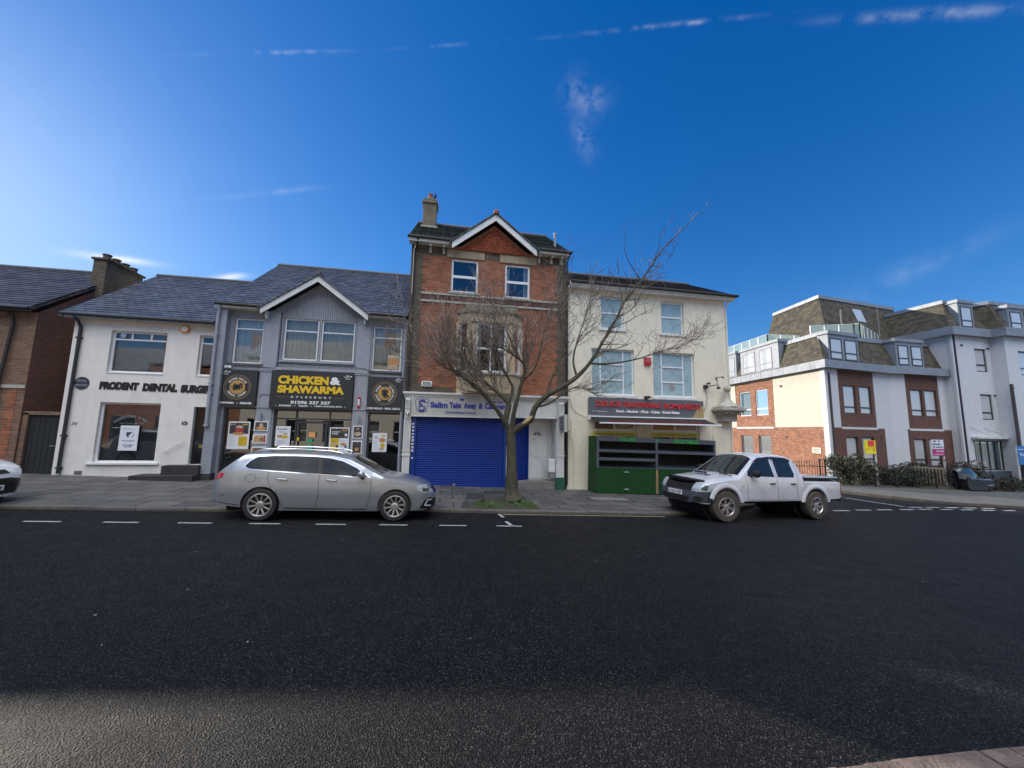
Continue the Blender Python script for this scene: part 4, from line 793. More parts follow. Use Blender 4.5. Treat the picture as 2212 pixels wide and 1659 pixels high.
g.box(.86, 2.41, -.43, -.42, 3.36, 3.40); g.box(.86, 2.41, -.43, -.42, 3.92, 3.96); g.build('carving', MATS['stone_bay'], bw_)
window(b, ST, 1.06, 2.22, 4.1, 5.98, d=-.36, fw=.085, hz=[5.0], vu=[1.64], curtain='sides', label='bay window with white frame and dark panes')
for fr_, ln in ((FR((.45, 14.3, 0), 90 + 48), 1), (FR((2.50, 13.90, 0), 90 - 48), 1)): window(b, fr_, .06, .47, 4.1, 5.98, d=.02, fw=.05, hz=[5.0], curtain='net')
s = thing('alarm_box', 'white alarm box with dark lettering on the red brick above the white cornice', 'alarm', (-.64, 14.25, 3.63))
g = G(ST); g.box(-.83, -.45, -.09, 0, 3.54, 3.73); g.build('casing', MATS['sign_white'], s, bevel=.02)
g = G(ST); text(g, 'SECURITY', -.78, -.50, 3.665, 3.70, -.091, .003, .03); text(g, 'MATTERS', -.78, -.50, 3.62, 3.655, -.091, .003, .03); g.box(-.80, -.48, -.093, -.09, 3.575, 3.60); g.build('lettering', MATS['slate_blue'], s)
# ---- shopfront
g = G(ST); g.box(-1.45, 4.74, -.22, 0, 3.24, 3.32); g.box(-1.42, 4.70, -.16, 0, 3.17, 3.24); g.box(-1.40, 4.66, -.10, 0, 3.10, 3.17); g.build('cornice', MATS['white_paint'], b, bevel=.012)
g = G(ST); g.box(2.30, 4.3, -.07, 0, 2.47, 3.10); g.box(2.34, 4.28, -.09, -.07, 2.47, 2.53); g.build('fascia', MATS['white_paint'], b, bevel=.006)
def pilaster(u0, u1, zb, grn):
    m = (u0 + u1) / 2; g = G(ST); g.box(u0, u1, -.08, 0, zb + (.42 if grn else 0), 2.36); g.box(u0 - .02, u1 + .02, -.10, 0, 1.05, 1.12); g.box(u0 - .015, u1 + .015, -.10, 0, 1.20, 1.24)
    n = 5
    for k in range(n): u = u0 + .03 + (u1 - u0 - .06) * k / (n - 1); g.box(u - .012, u + .012, -.098, -.08, 1.28, 2.30)
    o = g.build('pilaster', MATS['white_paint'], b)
    g = G(ST); P = []
    for i in range(22): t = i / 21 * 7.5 + 1.2; r = .075 * (1 - i / 26); P.append((m, -.20 + r * math.cos(t), 2.50 + r * math.sin(t)))
    g.tube(P, .02, 6); g.prism([(u0 + .02, 2.36), (u1 - .02, 2.36), (u1 - .02, 3.10), (u0 + .02, 3.10)], -.12, 0); g.prism([(u0 + .05, 2.55), (u1 - .05, 2.55), (u1 - .05, 3.10), (u0 + .05, 3.10)], -.24, -.12)
    for k in range(5): z = 2.72 + k * .07; g.box(u0 + .03, u1 - .03, -.26 + k * -.005, -.235, z, z + .025)
    g.build('console_bracket', MATS['white_paint'], o, bevel=.008)
    if grn: g = G(ST); g.box(u0 - .03, u1 + .03, -.12, 0, zb - .4, zb + .42); g.build('base_block', MATS['green_base'], o, bevel=.01)
pilaster(-1.38, -1.12, -.1, False); pilaster(4.26, 4.56, -.14, True)
g = G(ST); g.box(2.34, 2.60, -.05, .12, .25, 2.47); o = g.build('shop_post', MATS['white_paint'], b); g = G(ST); g.box(2.33, 2.61, -.06, .12, -.5, .25); g.build('base_block', MATS['green_base'], o)
def shutter(fr, u0, u1, z0, z1, name='roller_shutter', d=.06):
    g = G(fr); z = z0; n = int((z1 - z0) / .076); h = (z1 - z0) / n; P = []
    for i in range(n):
        z = z0 + i * h; P += [(d, z), (d - .012, z + h * .22), (d - .014, z + h * .5), (d - .008, z + h * .82), (d + .006, z + h * .93)]
    P.append((d, z1)); V = []
    for dd, zz in P: V += [(u0, dd, zz), (u1, dd, zz)]
    g.add(V, [(2 * i, 2 * i + 1, 2 * i + 3, 2 * i + 2) for i in range(len(P) - 1)]); return g.build(name, MATS['shutter_blue'], b, normals=False)
sh = shutter(ST, -.94, 2.24, -.02, 2.50)
g = G(ST); g.box(-1.09, -.94, -.03, .1, -.3, 2.50); g.box(2.24, 2.34, -.03, .1, -.3, 2.50); g.box(-1.09, 2.34, -.02, .1, -.3, -.02); g.build('shutter_frame', MATS['shutter_frame_blue'], sh, bevel=.006)
g = G(ST); g.box(1.60, 1.86, .035, .05, 1.045, 1.08); g.build('letterbox', MATS['black_plastic'], sh); g = G(ST); g.box(.42, .52, .02, .06, -.0, .06); g.build('lock', MATS['metal'], sh)
AF = FR((2.60, 14.36, 0), 90 - 38.0); s2 = shutter(AF, .06, .84, .14, 2.45, d=.02); g = G(AF); g.box(.0, .06, -.03, .05, .1, 2.45); g.box(.84, .95, -.03, .05, .1, 2.45); g.build('shutter_frame', MATS['shutter_frame_blue'], s2)
g = G(ST)   # recessed porch: soffit, right cheek, back
g.quad((2.6, 0, 2.47), (4.26, 0, 2.47), (4.26, .62, 2.47), (2.6, .62, 2.47)); g.quad((4.26, 0, -.3), (4.26, .62, -.3), (4.26, .62, 2.47), (4.26, 0, 2.47))
g.wall(3.2, 4.26, -.3, 2.47, [(3.29, 4.06, .17, 2.30)], .60, .05); g.build('porch', MATS['white_paint'], b)
g = G(ST); g.box(2.60, 4.26, -.02, .62, -.5, .13); g.build('doorstep', MATS['concrete'], b, bevel=.01)
g = G(ST); g.box(3.29, 3.36, .60, .66, .17, 2.23); g.box(3.99, 4.06, .60, .66, .17, 2.23); g.box(3.29, 4.06, .60, .66, 2.23, 2.30); g.build('door_frame', MATS['upvc'], b)
g = G(ST); g.box(3.36, 3.99, .62, .66, .18, 2.23)
def mould(g, u0, u1, z0, z1, d, w=.018):
    g.box(u0, u1, d - .012, d, z0, z0 + w); g.box(u0, u1, d - .012, d, z1 - w, z1); g.box(u0, u0 + w, d - .012, d, z0 + w, z1 - w); g.box(u1 - w, u1, d - .012, d, z0 + w, z1 - w)
mould(g, 3.44, 3.64, .30, .86, .62); mould(g, 3.71, 3.91, .30, .86, .62); mould(g, 3.44, 3.64, 1.10, 1.62, .62); mould(g, 3.71, 3.91, 1.10, 1.62, .62); mould(g, 3.40, 3.95, .24, 2.16, .62, .012)
dr = g.build('door', MATS['upvc'], b)
g = G(ST)
for k in range(5):
    a0, a1 = R(8 + k * 34), R(36 + k * 34 - 6); P = [(3.675 + r * math.cos(a), .612, 1.80 + r * math.sin(a)) for r, a in ((.06, a0), (.17, a0), (.175, (a0 + a1) / 2), (.17, a1), (.06, a1))]; g.add(P, [list(range(5))])
g.build('fan_light', MATS['black_gloss'], dr, normals=False)
g = G(ST); mould(g, 3.56, 3.80, .95, 1.03, .618, .01); text(g, '38', 3.48, 3.61, 1.63, 1.71, .618, .004, .01); g.tube([(3.42, .60, 1.1), (3.42, .57, 1.1), (3.50, .57, 1.1)], .01, 6); g.build('letterbox', MATS['metal'], dr)
g = G(ST); g.tube([(4.25, .3, 1.95), (4.23, .3, 1.55), (4.2, .36, 1.5)], .012, 5); g.build('cable', MATS['grey_frame'], b)
s = thing('meter_box', 'white plastic meter box on the porch cheek beside the white door', 'box', (4.1, 14.4, .6)); g = G(ST); g.box(3.99, 4.25, .02, .30, .45, .95); g.build('casing', MATS['upvc'], s, bevel=.03)
g = G(ST); g.box(4.05, 4.25, .05, .28, .25, .44); g.build('pipework', MATS['grey_frame'], s)
s = thing('shop_sign', 'white plastic fascia sign with raised blue letters above the blue shutter', 'sign', (-1.11, 14.1, 2.46))
g = G(ST); g.box(-1.11, 2.42, -.17, -.10, 2.48, 3.17); g.build('board', MATS['off_white'], s)
g = G(ST); g.box(-1.13, 2.44, -.19, -.10, 2.44, 2.48); g.box(-1.13, 2.44, -.19, -.10, 3.165, 3.19); g.box(-1.13, -1.09, -.19, -.10, 2.48, 3.165); g.box(.255, .262, -.174, -.17, 2.48, 3.165); g.box(1.36, 1.367, -.174, -.17, 2.48, 3.165); g.build('trim', MATS['white_paint'], s)
g = G(ST); text(g, 'Salim', -.48, .14, 2.77, 2.985, -.171, .012, .045); text(g, 'Take', .20, .62, 2.77, 2.985, -.171, .012, .045); text(g, 'Away', .72, 1.18, 2.71, 2.985, -.171, .012, .045); text(g, '&', 1.26, 1.42, 2.77, 2.985, -.171, .012, .045); text(g, 'Caterers', 1.49, 2.32, 2.77, 2.985, -.171, .012, .045)
text(g, 'Curries Kebabs & Sweets', .05, 1.18, 2.57, 2.665, -.171, .006, .02); text(g, 'Tel: 01296 338 272', 1.47, 2.32, 2.99, 3.08, -.171, .006, .02)
P = [(.65 + .085 * math.cos(R(a)), -.172, 3.085 + .045 * math.sin(R(a))) for a in range(0, 360, 18)]; g.add(P, [list(range(20))])
g.tube([(-.94, -.175, 2.64), (-1.0, -.175, 2.92), (-.99, -.175, 3.05), (-.88, -.175, 3.09), (-.76, -.175, 3.04), (-.64, -.175, 3.09), (-.53, -.175, 3.05), (-.54, -.175, 2.95), (-.62, -.175, 2.64), (-.78, -.175, 2.60), (-.94, -.175, 2.64)], .009, 5)
g.tube([(-.66, -.18, 2.98), (-.76, -.18, 3.03), (-.86, -.18, 2.98), (-.86, -.18, 2.90), (-.76, -.18, 2.86)], .032, 6); g.tube([(-.90, -.18, 2.78), (-.78, -.18, 2.84), (-.66, -.18, 2.78)], .018, 6); g.tube([(-.88, -.18, 2.72), (-.84, -.18, 2.67), (-.76, -.18, 2.65), (-.69, -.18, 2.70), (-.68, -.18, 2.74)], .03, 6); text(g, 'ALIM', -.68, -.58, 2.93, 2.965, -.172, .004, .01); text(g, 'YA1', -.83, -.70, 3.115, 3.145, -.172, .004, 0)
g.build('lettering', MATS['blue_letter'], s)
s = thing('projecting_sign', 'worn projecting box sign hanging by the black pipe beside the white door', 'sign', (4.5, 14.0, 2.3)); g = G(); g.box(4.38, 4.50, 13.62, 14.26, 1.98, 2.62); g.build('board', MATS['off_white'], s, bevel=.01); g = G(); g.box(4.371, 4.38, 13.66, 14.22, 2.02, 2.58); g.build('front_sheet', MATS['poster_grey'], s)
FS = FR((4.37, 14.2, 0), 180, -1); 
g = G(FR((4.369, 14.20, 0), 180, 1)); [text(g, t_, .04, .50, z, z + .10, 0.0, .002, .02) for t_, z in (('Salim', 2.44), ('Take', 2.30), ('Away', 2.16), ('Open', 2.04))]; g.build('lettering', MATS['slate_blue'], s, normals=False)
for k in range(12):
    pass
g = G(ST); rng = random.Random(2)
for k in range(11):
    z = .95 + k * .12; 
    if rng.random() < .2: continue
    g.box(-1.085 + rng.uniform(-.01, .01), -1.01, -.036, -.03, z, z + rng.uniform(.05, .09))
tag(g.build('sticker_strip', MATS['sign_white']), 'column of small white stickers stuck up the left blue shutter frame', 'stickers')

# =============================================================== cream house with the deli
CX0, CX1 = 4.70, 11.79
b = thing('rendered_house', 'three storey cream rendered house with the Romanian deli on the corner', 'building', (CX0, 14.3, gz(CX0)))
q1, q2, Q1, Q2 = (6.13, 7.13, 6.17, 7.52), (8.80, 9.84, 6.12, 7.50), (5.71, 7.54, 3.47, 5.34), (8.37, 10.24, 3.47, 5.33)
t1, t2 = (5.75, 7.58, 1.2, 2.52), (8.24, 10.35, 1.2, 2.50)
g = G(ST); g.wall(CX0, CX1, -.9, 7.72, [q1, q2, Q1, Q2, t1, t2], 0, .17); g.build('wall', MATS['render_cream'], b)
hull(b, CX0, CX1, -.9, 7.72, 6.2, MATS['render_cream']); g = G(); g.add([(CX1 - .01, 14.3, 7.72), (CX1 - .01, 17.2, 9.35), (CX1 - .01, 20.5, 7.72)], [(0, 1, 2)]); g.build('gable', MATS['render_cream'], b)
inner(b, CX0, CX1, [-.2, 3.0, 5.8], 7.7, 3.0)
for q in (q1, q2): window(b, ST, *q, d=.10, fw=.06, hz=[6.85], bw=.07, sill=(.10, .06, .09, MATS['white_paint']), pane=MATS['glass_frosted'])
window(b, ST, *Q1, d=.10, fw=.06, hz=[], vu=[6.12, 7.10], pane=MATS['glass_frosted'], sill=(.08, .07, .11, MATS['white_paint']), label='wide first floor window left of the red box')
w = window(b, ST, *Q2, d=.10, fw=.06, hz=[], vu=[8.80, 9.78], pane=MATS['glass_frosted'], sill=(.08, .07, .11, MATS['white_paint']), label='wide first floor window with a patched lower pane')
for a, c, zs in ((6.12, 7.10, (4.72, 4.09)), (8.80, 9.78, (4.72, 4.09))):
    g = G(ST)
    for z in zs: g.box(a + .024, c - .024, .103, .155, z - .025, z + .025)
    g.build('transom', MATS['upvc'], b)
g = G(ST); g.add([(9.28 + x, .129, 3.86 + z) for x, z in ((-.13, .1), (-.05, .17), (.08, .14), (.14, .05), (.12, -.08), (.03, -.14), (-.08, -.08), (-.15, .0))], [list(range(8))]); g.build('torn_patch', MATS['interior_pale'], w, normals=False)
for q in (t1, t2):
    m_ = (q[0] + q[1]) / 2; w = window(b, ST, *q, d=.05, fw=.10, vu=[m_], bw=.10, hz=[2.08])
    for k, (a, c) in enumerate(((q[0] + .1, m_ - .05), (m_ + .05, q[1] - .1))): g = G(ST); g.quad((a, .07, 2.12), (c, .07, 2.12), (c, .07, 2.42), (a, .07, 2.42)); g.build('food_print', MATS['poster_brown' if k == 0 and q is t1 else 'food_orange' if k == 0 else 'food_pale'], w, normals=False)
pitched(b, CX0 - .0, 12.15, 13.98, 7.90, 17.2, 9.62, MATS['slate'])
g = G(); g.box(CX0 + .02, 12.1, 14.02, 14.3, 7.70, 7.80); g.box(CX0 + .02, 12.1, 13.97, 14.02, 7.76, 7.92); g.build('fascia_board', MATS['white_paint'], b, bevel=.008); gutter(b, [(CX0 + .05, 13.92, 7.90), (12.18, 13.92, 7.86)], r=.06)
downpipe(b, [(12.0, 13.95, 7.85), (11.9, 14.25, 7.6), (11.87, 14.33, 7.4), (11.87, 14.33, -.3)], MATS['render_cream'])
g = G(ST); g.tube([(4.78, -.03, 1.9), (4.80, -.03, .9), (5.0, -.03, 2.0)], .01, 5); g.tube([(4.95, -.03, -.1), (4.95, -.03, 1.55), (4.85, -.03, 1.8), (4.85, -.03, 2.5)], .014, 5); g.tube([(4.8, -.03, 3.4), (4.9, -.03, 2.95), (5.1, -.03, 2.75), (5.4, -.03, 2.62), (5.52, -.06, 2.6)], .012, 5); g.build('cable', MATS['render_cream'], b)
s = thing('alarm_box', 'red square alarm box between the first floor windows of the cream house', 'alarm', (8.1, 14.2, 4.9)); g = G(ST); g.box(7.97, 8.24, -.10, 0, 4.73, 5.05); g.build('casing', MATS['red_plastic'], s, bevel=.02); g = G(ST); g.box(8.0, 8.21, -.106, -.10, 4.86, 5.0); g.build('label_plate', mat('pale_red', (.55, .1, .1), .4), s)
s = thing('floodlight', 'small dark floodlight above the middle of the deli sign', 'lamp', (8.02, 14.2, 3.42)); g = G(ST); g.box(7.98, 8.06, -.05, 0, 3.34, 3.40); g.prism([(7.9, 3.38), (8.14, 3.38), (8.11, 3.46), (7.93, 3.46)], -.18, -.05); g.build('body', MATS['black_plastic'], s, bevel=.006)
s = thing('shop_sign', 'dark grey deli sign with raised red letters above the black awning', 'sign', (5.56, 14.2, 2.6)); g = G(ST); g.box(5.56, 10.53, -.09, 0, 2.64, 3.34); g.build('board', MATS['deli_grey'], s, bevel=.004)
g = G(ST); g.add([(10.0, -.0925, 2.645), (10.525, -.0925, 2.645), (10.525, -.0925, 3.16), (10.40, -.0925, 3.08), (10.22, -.0925, 2.98)], [list(range(5))]); g.build('worn_corner', MATS['tan'], s, normals=False)
g = G(ST); text(g, 'DELICII', 5.86, 6.86, 3.01, 3.22, -.091, .03, .018); text(g, 'TRADITIONALE', 6.95, 8.62, 3.0, 3.21, -.091, .03, .018); text(g, 'ROMANESTI', 8.74, 10.35, 2.985, 3.20, -.091, .03, .018); g.build('red_lettering', MATS['red_letter'], s)
g = G(ST); text(g, 'Food - Alcohol - Meat - Cakes - Fresh Bakes', 6.68, 9.42, 2.78, 2.89, -.091, .02, .045); text(g, '40 Buckingham Street', 5.68, 6.31, 2.79, 2.835, -.091, .003, .01); g.build('white_lettering', MATS['sign_white'], s)
s = thing('awning', 'half open black fabric awning with white front rail above the fruit stand', 'awning', (5.6, 14.2, 2.6))
g = G(ST); g.box(5.60, 10.60, -.16, -.02, 2.58, 2.63); g.box(5.56, 5.60, -.18, 0, 2.48, 2.66); g.box(10.6, 10.64, -.18, 0, 2.48, 2.66); g.build('cassette', MATS['upvc'], s, bevel=.01)
g = G(ST); g.slab([(5.62, -.10, 2.57), (10.58, -.10, 2.57), (10.52, -1.0, 2.34), (5.66, -1.0, 2.36)], .012); mat('awning_black', (.012, .012, .013), .8, vary=.15); g.build('fabric', MATS['awning_black'], s)
g = G(ST); g.box(5.60, 10.58, -1.05, -.99, 2.31, 2.365); g.build('front_rail', MATS['upvc'], s, bevel=.012)
g = G(ST)
for u in (6.2, 9.9): g.bar((u, -.1, 2.5), (u + .35, -.55, 2.42), .03, .03); g.bar((u + .35, -.55, 2.42), (u, -1.0, 2.33), .03, .03)
g.build('arm', MATS['upvc'], s)
g = G(FR((0, 14.3, 0))); V, F = text_mesh('DELICII TRADITIONALE ROMANESTI', .03); x0 = min(v.x for v in V); x1 = max(v.x for v in V)
g.add([(6.1 + (v.x - x0) / (x1 - x0) * 3.9, -.90 + v.y * .42, 2.388 + v.y * .42 * .245 + v.z * .004) for v in V], F); g.build('lettering', mat('awning_red', (.13, .008, .01), .7), s)
for x0, x1, t_, lb in ((5.68, 7.53, 'Traditional Eastern European Foods', 'yellow strip sign reading Traditional Eastern European Foods'), (8.23, 10.30, 'Traditional Eastern European Drinks', 'yellow strip sign reading Traditional Eastern European Drinks')):
    s = thing('strip_sign', lb, 'sign', (x0, 14.25, 1.85)); g = G(ST); g.box(x0, x1, -.03, 0, 1.84, 2.035); g.build('board', MATS['pale_yellow'], s); g = G(ST); text(g, t_, x0 + .12, x1 - .10, 1.90, 1.965, -.031, .003, .03); g.build('lettering', MATS['sign_black'], s)
# carved corner console with ball
s = thing('stone_finial', 'weathered white corner console topped by a stone ball', 'ornament', (11.45, 14.1, 2.6))
g = G(); cx, cy = 11.50, 14.02
g.box(cx - .30, cx + .32, cy - .1, 14.3, 2.52, 2.80); g.box(cx - .40, cx + .40, cy - .25, 14.3, 2.80, 2.88); g.box(cx - .48, cx + .46, cy - .34, 14.3, 2.88, 2.95); g.box(cx - .56, cx + .52, cy - .42, 14.3, 2.95, 3.05); g.box(cx - .50, cx + .46, cy - .36, 14.3, 3.05, 3.12); g.build('cornice_block', MATS['stone_white'], s, bevel=.02)
g = G(); g.lathe([(.42, 3.12), (.38, 3.20), (.28, 3.26), (.20, 3.34), (.12, 3.44), (.08, 3.52), (.06, 3.66), (.06, 3.74)], (cx, cy + .02, 0), 'z', 20); g.build('pedestal', MATS['stone_white'], s, smooth=True)
g = G(); g.lathe([(.0, -.14), (.07, -.125), (.12, -.08), (.143, 0), (.12, .08), (.07, .125), (.0, .14)], (cx + .02, cy + .02, 3.86), 'z', 24); g.build('ball', MATS['stone_white'], s, smooth=True)
g = G(); 
for k in (-.32, -.05, .22): g.tube([(cx + k, cy - .35, 2.93), (cx + k, cy - .28, 2.82)], .05, 8)
g.build('dentils', MATS['stone_white'], s)
g = G(ST); g.box(10.95, 11.75, -.04, 0, -.5, 2.5); g.build('corner_pier', MATS['render_cream'], b)
s = thing('security_camera', 'black bracket with two small security cameras near the cream house corner', 'camera', (10.7, 14.2, 4.0)); g = G(ST)
g.box(10.62, 10.74, -.14, 0, 3.86, 4.02); g.tube([(10.68, -.08, 3.95), (10.78, -.25, 3.97), (11.05, -.3, 4.02), (11.05, -.3, 4.32), (11.3, -.35, 4.36)], .018, 6); g.tube([(11.0, -.3, 4.2), (10.98, -.32, 4.32)], .02, 6); g.tube([(11.25, -.34, 4.35), (11.32, -.35, 4.3)], .025, 6); g.tube([(11.08, -.3, 4.02), (11.1, -.3, 3.9)], .02, 6); g.tube([(10.68, -.05, 3.86), (10.76, -.03, 3.5), (10.72, -.03, 3.2), (10.6, -.03, 2.95)], .008, 5); g.build('bracket', MATS['black_plastic'], s)
g = G(ST); g.box(10.72, 10.82, -.2, -.08, 4.04, 4.12); g.box(11.0, 11.1, -.42, -.3, 3.84, 3.92); g.build('camera_head', MATS['dark_frame'], s, bevel=.01)

# ---- fruit and vegetable stand, tilted with the pavement
s = thing('display_stand', 'empty fruit and vegetable display stand clad in green artificial turf', 'stand', (5.54, 13.57, pave_z(5.54, 13.57)), rot=(0, R(1.25), 0))
def L_(g, name, m, par=s, **k): return g.build(name, MATS[m], par, local=True, **k)
W_, D_, H_ = 4.93, .71, 2.06; xm = 2.43
g = G(); g.box(0, .30, -.0, D_, .0, H_); 
g2 = G(); g2.box(.0, xm - .05, -.02, .06, .0, .92); g2.box(xm + .05, W_, -.0, .06, .0, .92); L_(g2, 'turf_front', 'turf')
g2 = G(); g2.box(-.02, .0, .0, D_, .0, H_); g2.box(0, .03, -.002, .05, .0, H_ - .05); L_(g2, 'turf_side', 'turf')
g = G(); g.box(0, W_, .0, .06, H_ - .17, H_); g.box(.02, .12, -.01, .05, .92, H_ - .17); g.box(xm - .045, xm + .045, -.01, .06, .92, H_ - .17); g.box(W_ - .08, W_, 0, .06, .0, H_ - .17); g.box(0, W_, .06, D_, H_ - .05, H_); g.box(W_ - .03, W_, .06, D_, 0, H_ - .05); L_(g, 'frame', 'stand_grey', bevel=.004)
g = G(); g.box(xm - .045, xm + .045, -.012, .06, .0, .90); L_(g, 'wooden_post', 'wood')
g = G(); g.box(0, W_, D_ - .03, D_, .1, H_ - .05); L_(g, 'back_panel', 'dark_concrete')
for z in (1.22, 1.52):
    g = G(); g.slab([(.1, .02, z), (xm - .05, .02, z), (xm - .05, D_ - .03, z + .16), (.1, D_ - .03, z + .16)], .03); g.box(.1, xm - .05, .0, .03, z - .03, z + .07); L_(g, 'shelf', 'stand_grey')
g = G(); g.slab([(xm + .05, .02, 1.55), (W_ - .08, .02, 1.55), (W_ - .08, D_ - .03, 1.68), (xm + .05, D_ - .03, 1.68)], .03); g.box(xm + .05, W_ - .08, .0, .03, 1.49, 1.60); L_(g, 'shelf', 'stand_grey')
g = G(); g.slab([(.1, .03, .90), (W_ - .08, .03, .90), (W_ - .08, D_ - .03, 1.05), (.1, D_ - .03, 1.05)], .03); L_(g, 'shelf', 'stand_grey')
g = G(); text(g, 'FRUITS', .95, 1.57, H_ - .155, H_ - .02, -.001, .02, .01); text(g, '&', xm - .05, xm + .06, H_ - .145, H_ - .04, -.001, .02, .01); text(g, 'VEGETABLES', 3.13, 4.17, H_ - .165, H_ - .02, -.001, .02, .01); L_(g, 'lettering', 'green_letter')
for z in (.14, .76): g = G(); g.box(1.08, 1.30, -.035, -.021, z, z + .04); g.tube([(1.14, -.035, z + .02), (1.24, -.045, z + .02)], .012, 6); L_(g, 'bolt', 'metal')
# =============================================================== brick house at far left
b = thing('brick_house', 'yellow and red brick house with slate roof at the far left', 'building', (-19.5, 14.3, gz(-14)))
LX0, LX1 = -20.2, -12.76
g = G(ST); g.wall(LX0, LX1, -.2, 5.45, [(-17.2, -15.6, 1.2, 2.7), (-17.0, -15.8, 3.9, 5.1), (-15.0, -14.1, .7, 2.7)], 0, .12); g.build('wall', MATS['brick_yellow'], b)
g = G(ST); g.box(-13.06, LX1 - .003, -.008, 0, 2.2, 5.35); g.box(-15, LX1 - .003, -.04, 0, 3.02, 3.14); g.box(LX0, LX1 - .003, -.05, 0, 5.30, 5.44); g.build('string_course', MATS['stone_white'], b) if False else None
g = G(ST); g.box(LX0, LX1 - .003, -.035, 0, 3.03, 3.13); g.build('string_course', MATS['stone_white'], b)
g = G(ST); g.box(-13.2, -12.95, -.01, 0, .3, 3.0); g.build('brick_strip', MATS['brick_red'], b)
g = G(ST); g.quad((LX1, 0, -.2), (LX1, 7, -.2), (LX1, 7, 5.45), (LX1, 0, 5.45)); g.quad((LX0, 0, -.2), (LX0, 7, -.2), (LX0, 7, 5.45), (LX0, 0, 5.45)); g.add([(LX1, 0, 5.45), (LX1, 3.0, 7.72), (LX1, 6, 5.45)], [(0, 1, 2)]); g.build('side_wall', MATS['brick_maroon'], b)
inner(b, LX0, LX1, [.5, 3.2], 5.4)
window(b, ST, -17.2, -15.6, 1.2, 2.7, hz=[2.3]); window(b, ST, -17.0, -15.8, 3.9, 5.1, hz=[4.7])
g = G(ST); g.box(-14.98, -14.12, .08, .12, .7, 2.7); g.build('door', MATS['black_gloss'], b)
rf = pitched(b, LX0 - .1, LX1 + .02, 14.02, 5.55, 17.3, 7.88, MATS['slate_left'])
g = G(); g.box(-12.95, -12.52, 16.1, 17.85, 6.0, 8.02); g.box(-13.0, -12.46, 16.04, 17.91, 8.02, 8.10); g.build('chimney', MATS['brick_dark'], rf, bevel=.015)
for k in range(4): g = G(); g.lathe([(.13, 0), (.14, .04), (.12, .06), (.115, .17), (.14, .19), (.14, .22), (.09, .22), (.09, .1)], (-12.73, 16.35 + k * .42, 8.10), 'z', 14); g.build('chimney_pot', mat('sooty_pot', (.12, .08, .055), .9, vary=.3), rf, smooth=True)
g = G(); g.box(LX0, LX1 + .02, 14.02, 14.05, 5.42, 5.56); g.build('fascia_board', MATS['stone_white'], b); gutter(b, [(LX0, 13.97, 5.53), (LX1 + .02, 13.97, 5.5)])
downpipe(b, [(-13.45, 14.0, 5.5), (-13.35, 14.2, 5.3), (-13.3, 14.22, 5.0), (-13.55, 14.22, .5)], MATS['rust_iron'], .045)
b = thing('side_gate', 'dark boarded passage gate between the brick house and the dental surgery', 'gate', (-12.4, 14.5, gz(-12)))
g = G(ST)
for k in range(6): u = -12.62 + k * .145; g.box(u, u + .135, .12, .15, .3, 2.22)
mat('gate_dark', (.014, .015, .017), .6, vary=.25); o = g.build('boards', MATS['gate_dark'], b)
g = G(ST); g.box(-12.62, -11.75, .15, .19, .6, .7); g.box(-12.62, -11.75, .15, .19, 1.9, 2.0); g.build('rail', MATS['gate_dark'], b); g = G(ST); g.box(-11.98, -11.86, .10, .12, 1.26, 1.29); g.build('latch', MATS['metal'], b)
g = G(ST); g.box(-12.76, -12.62, .05, .35, .2, 2.28); g.box(-12.76, -11.75, .05, .35, 2.23, 2.33); o = g.build('garden_wall', MATS['brick_yellow']); tag(o, 'low brick pier and lintel framing the dark passage gate', 'wall')
# continuing terrace out of frame to the left (it keeps the sun off the street)
b = thing('terraced_house', 'plain terrace of slate roofed houses beyond the far left brick house', 'building', (-28, 14.3, gz(-28)))
g = G(ST); g.wall(-40, -20.3, -.2, 5.6, [(-38 + 3.6 * k, -36.6 + 3.6 * k, z, z + 1.4) for k in range(5) for z in (1.3, 3.9)], 0, .1); g.build('wall', MATS['brick_red'], b); hull(b, -40, -20.3, -.2, 5.6, 7, MATS['brick_dark']); pitched(b, -40.1, -20.2, 14.0, 5.7, 17.5, 7.6, MATS['slate_left'])
g = G(); g.box(-27, -26.2, 16.6, 18.0, 6.6, 8.1); g.build('chimney', MATS['brick_dark'], b)

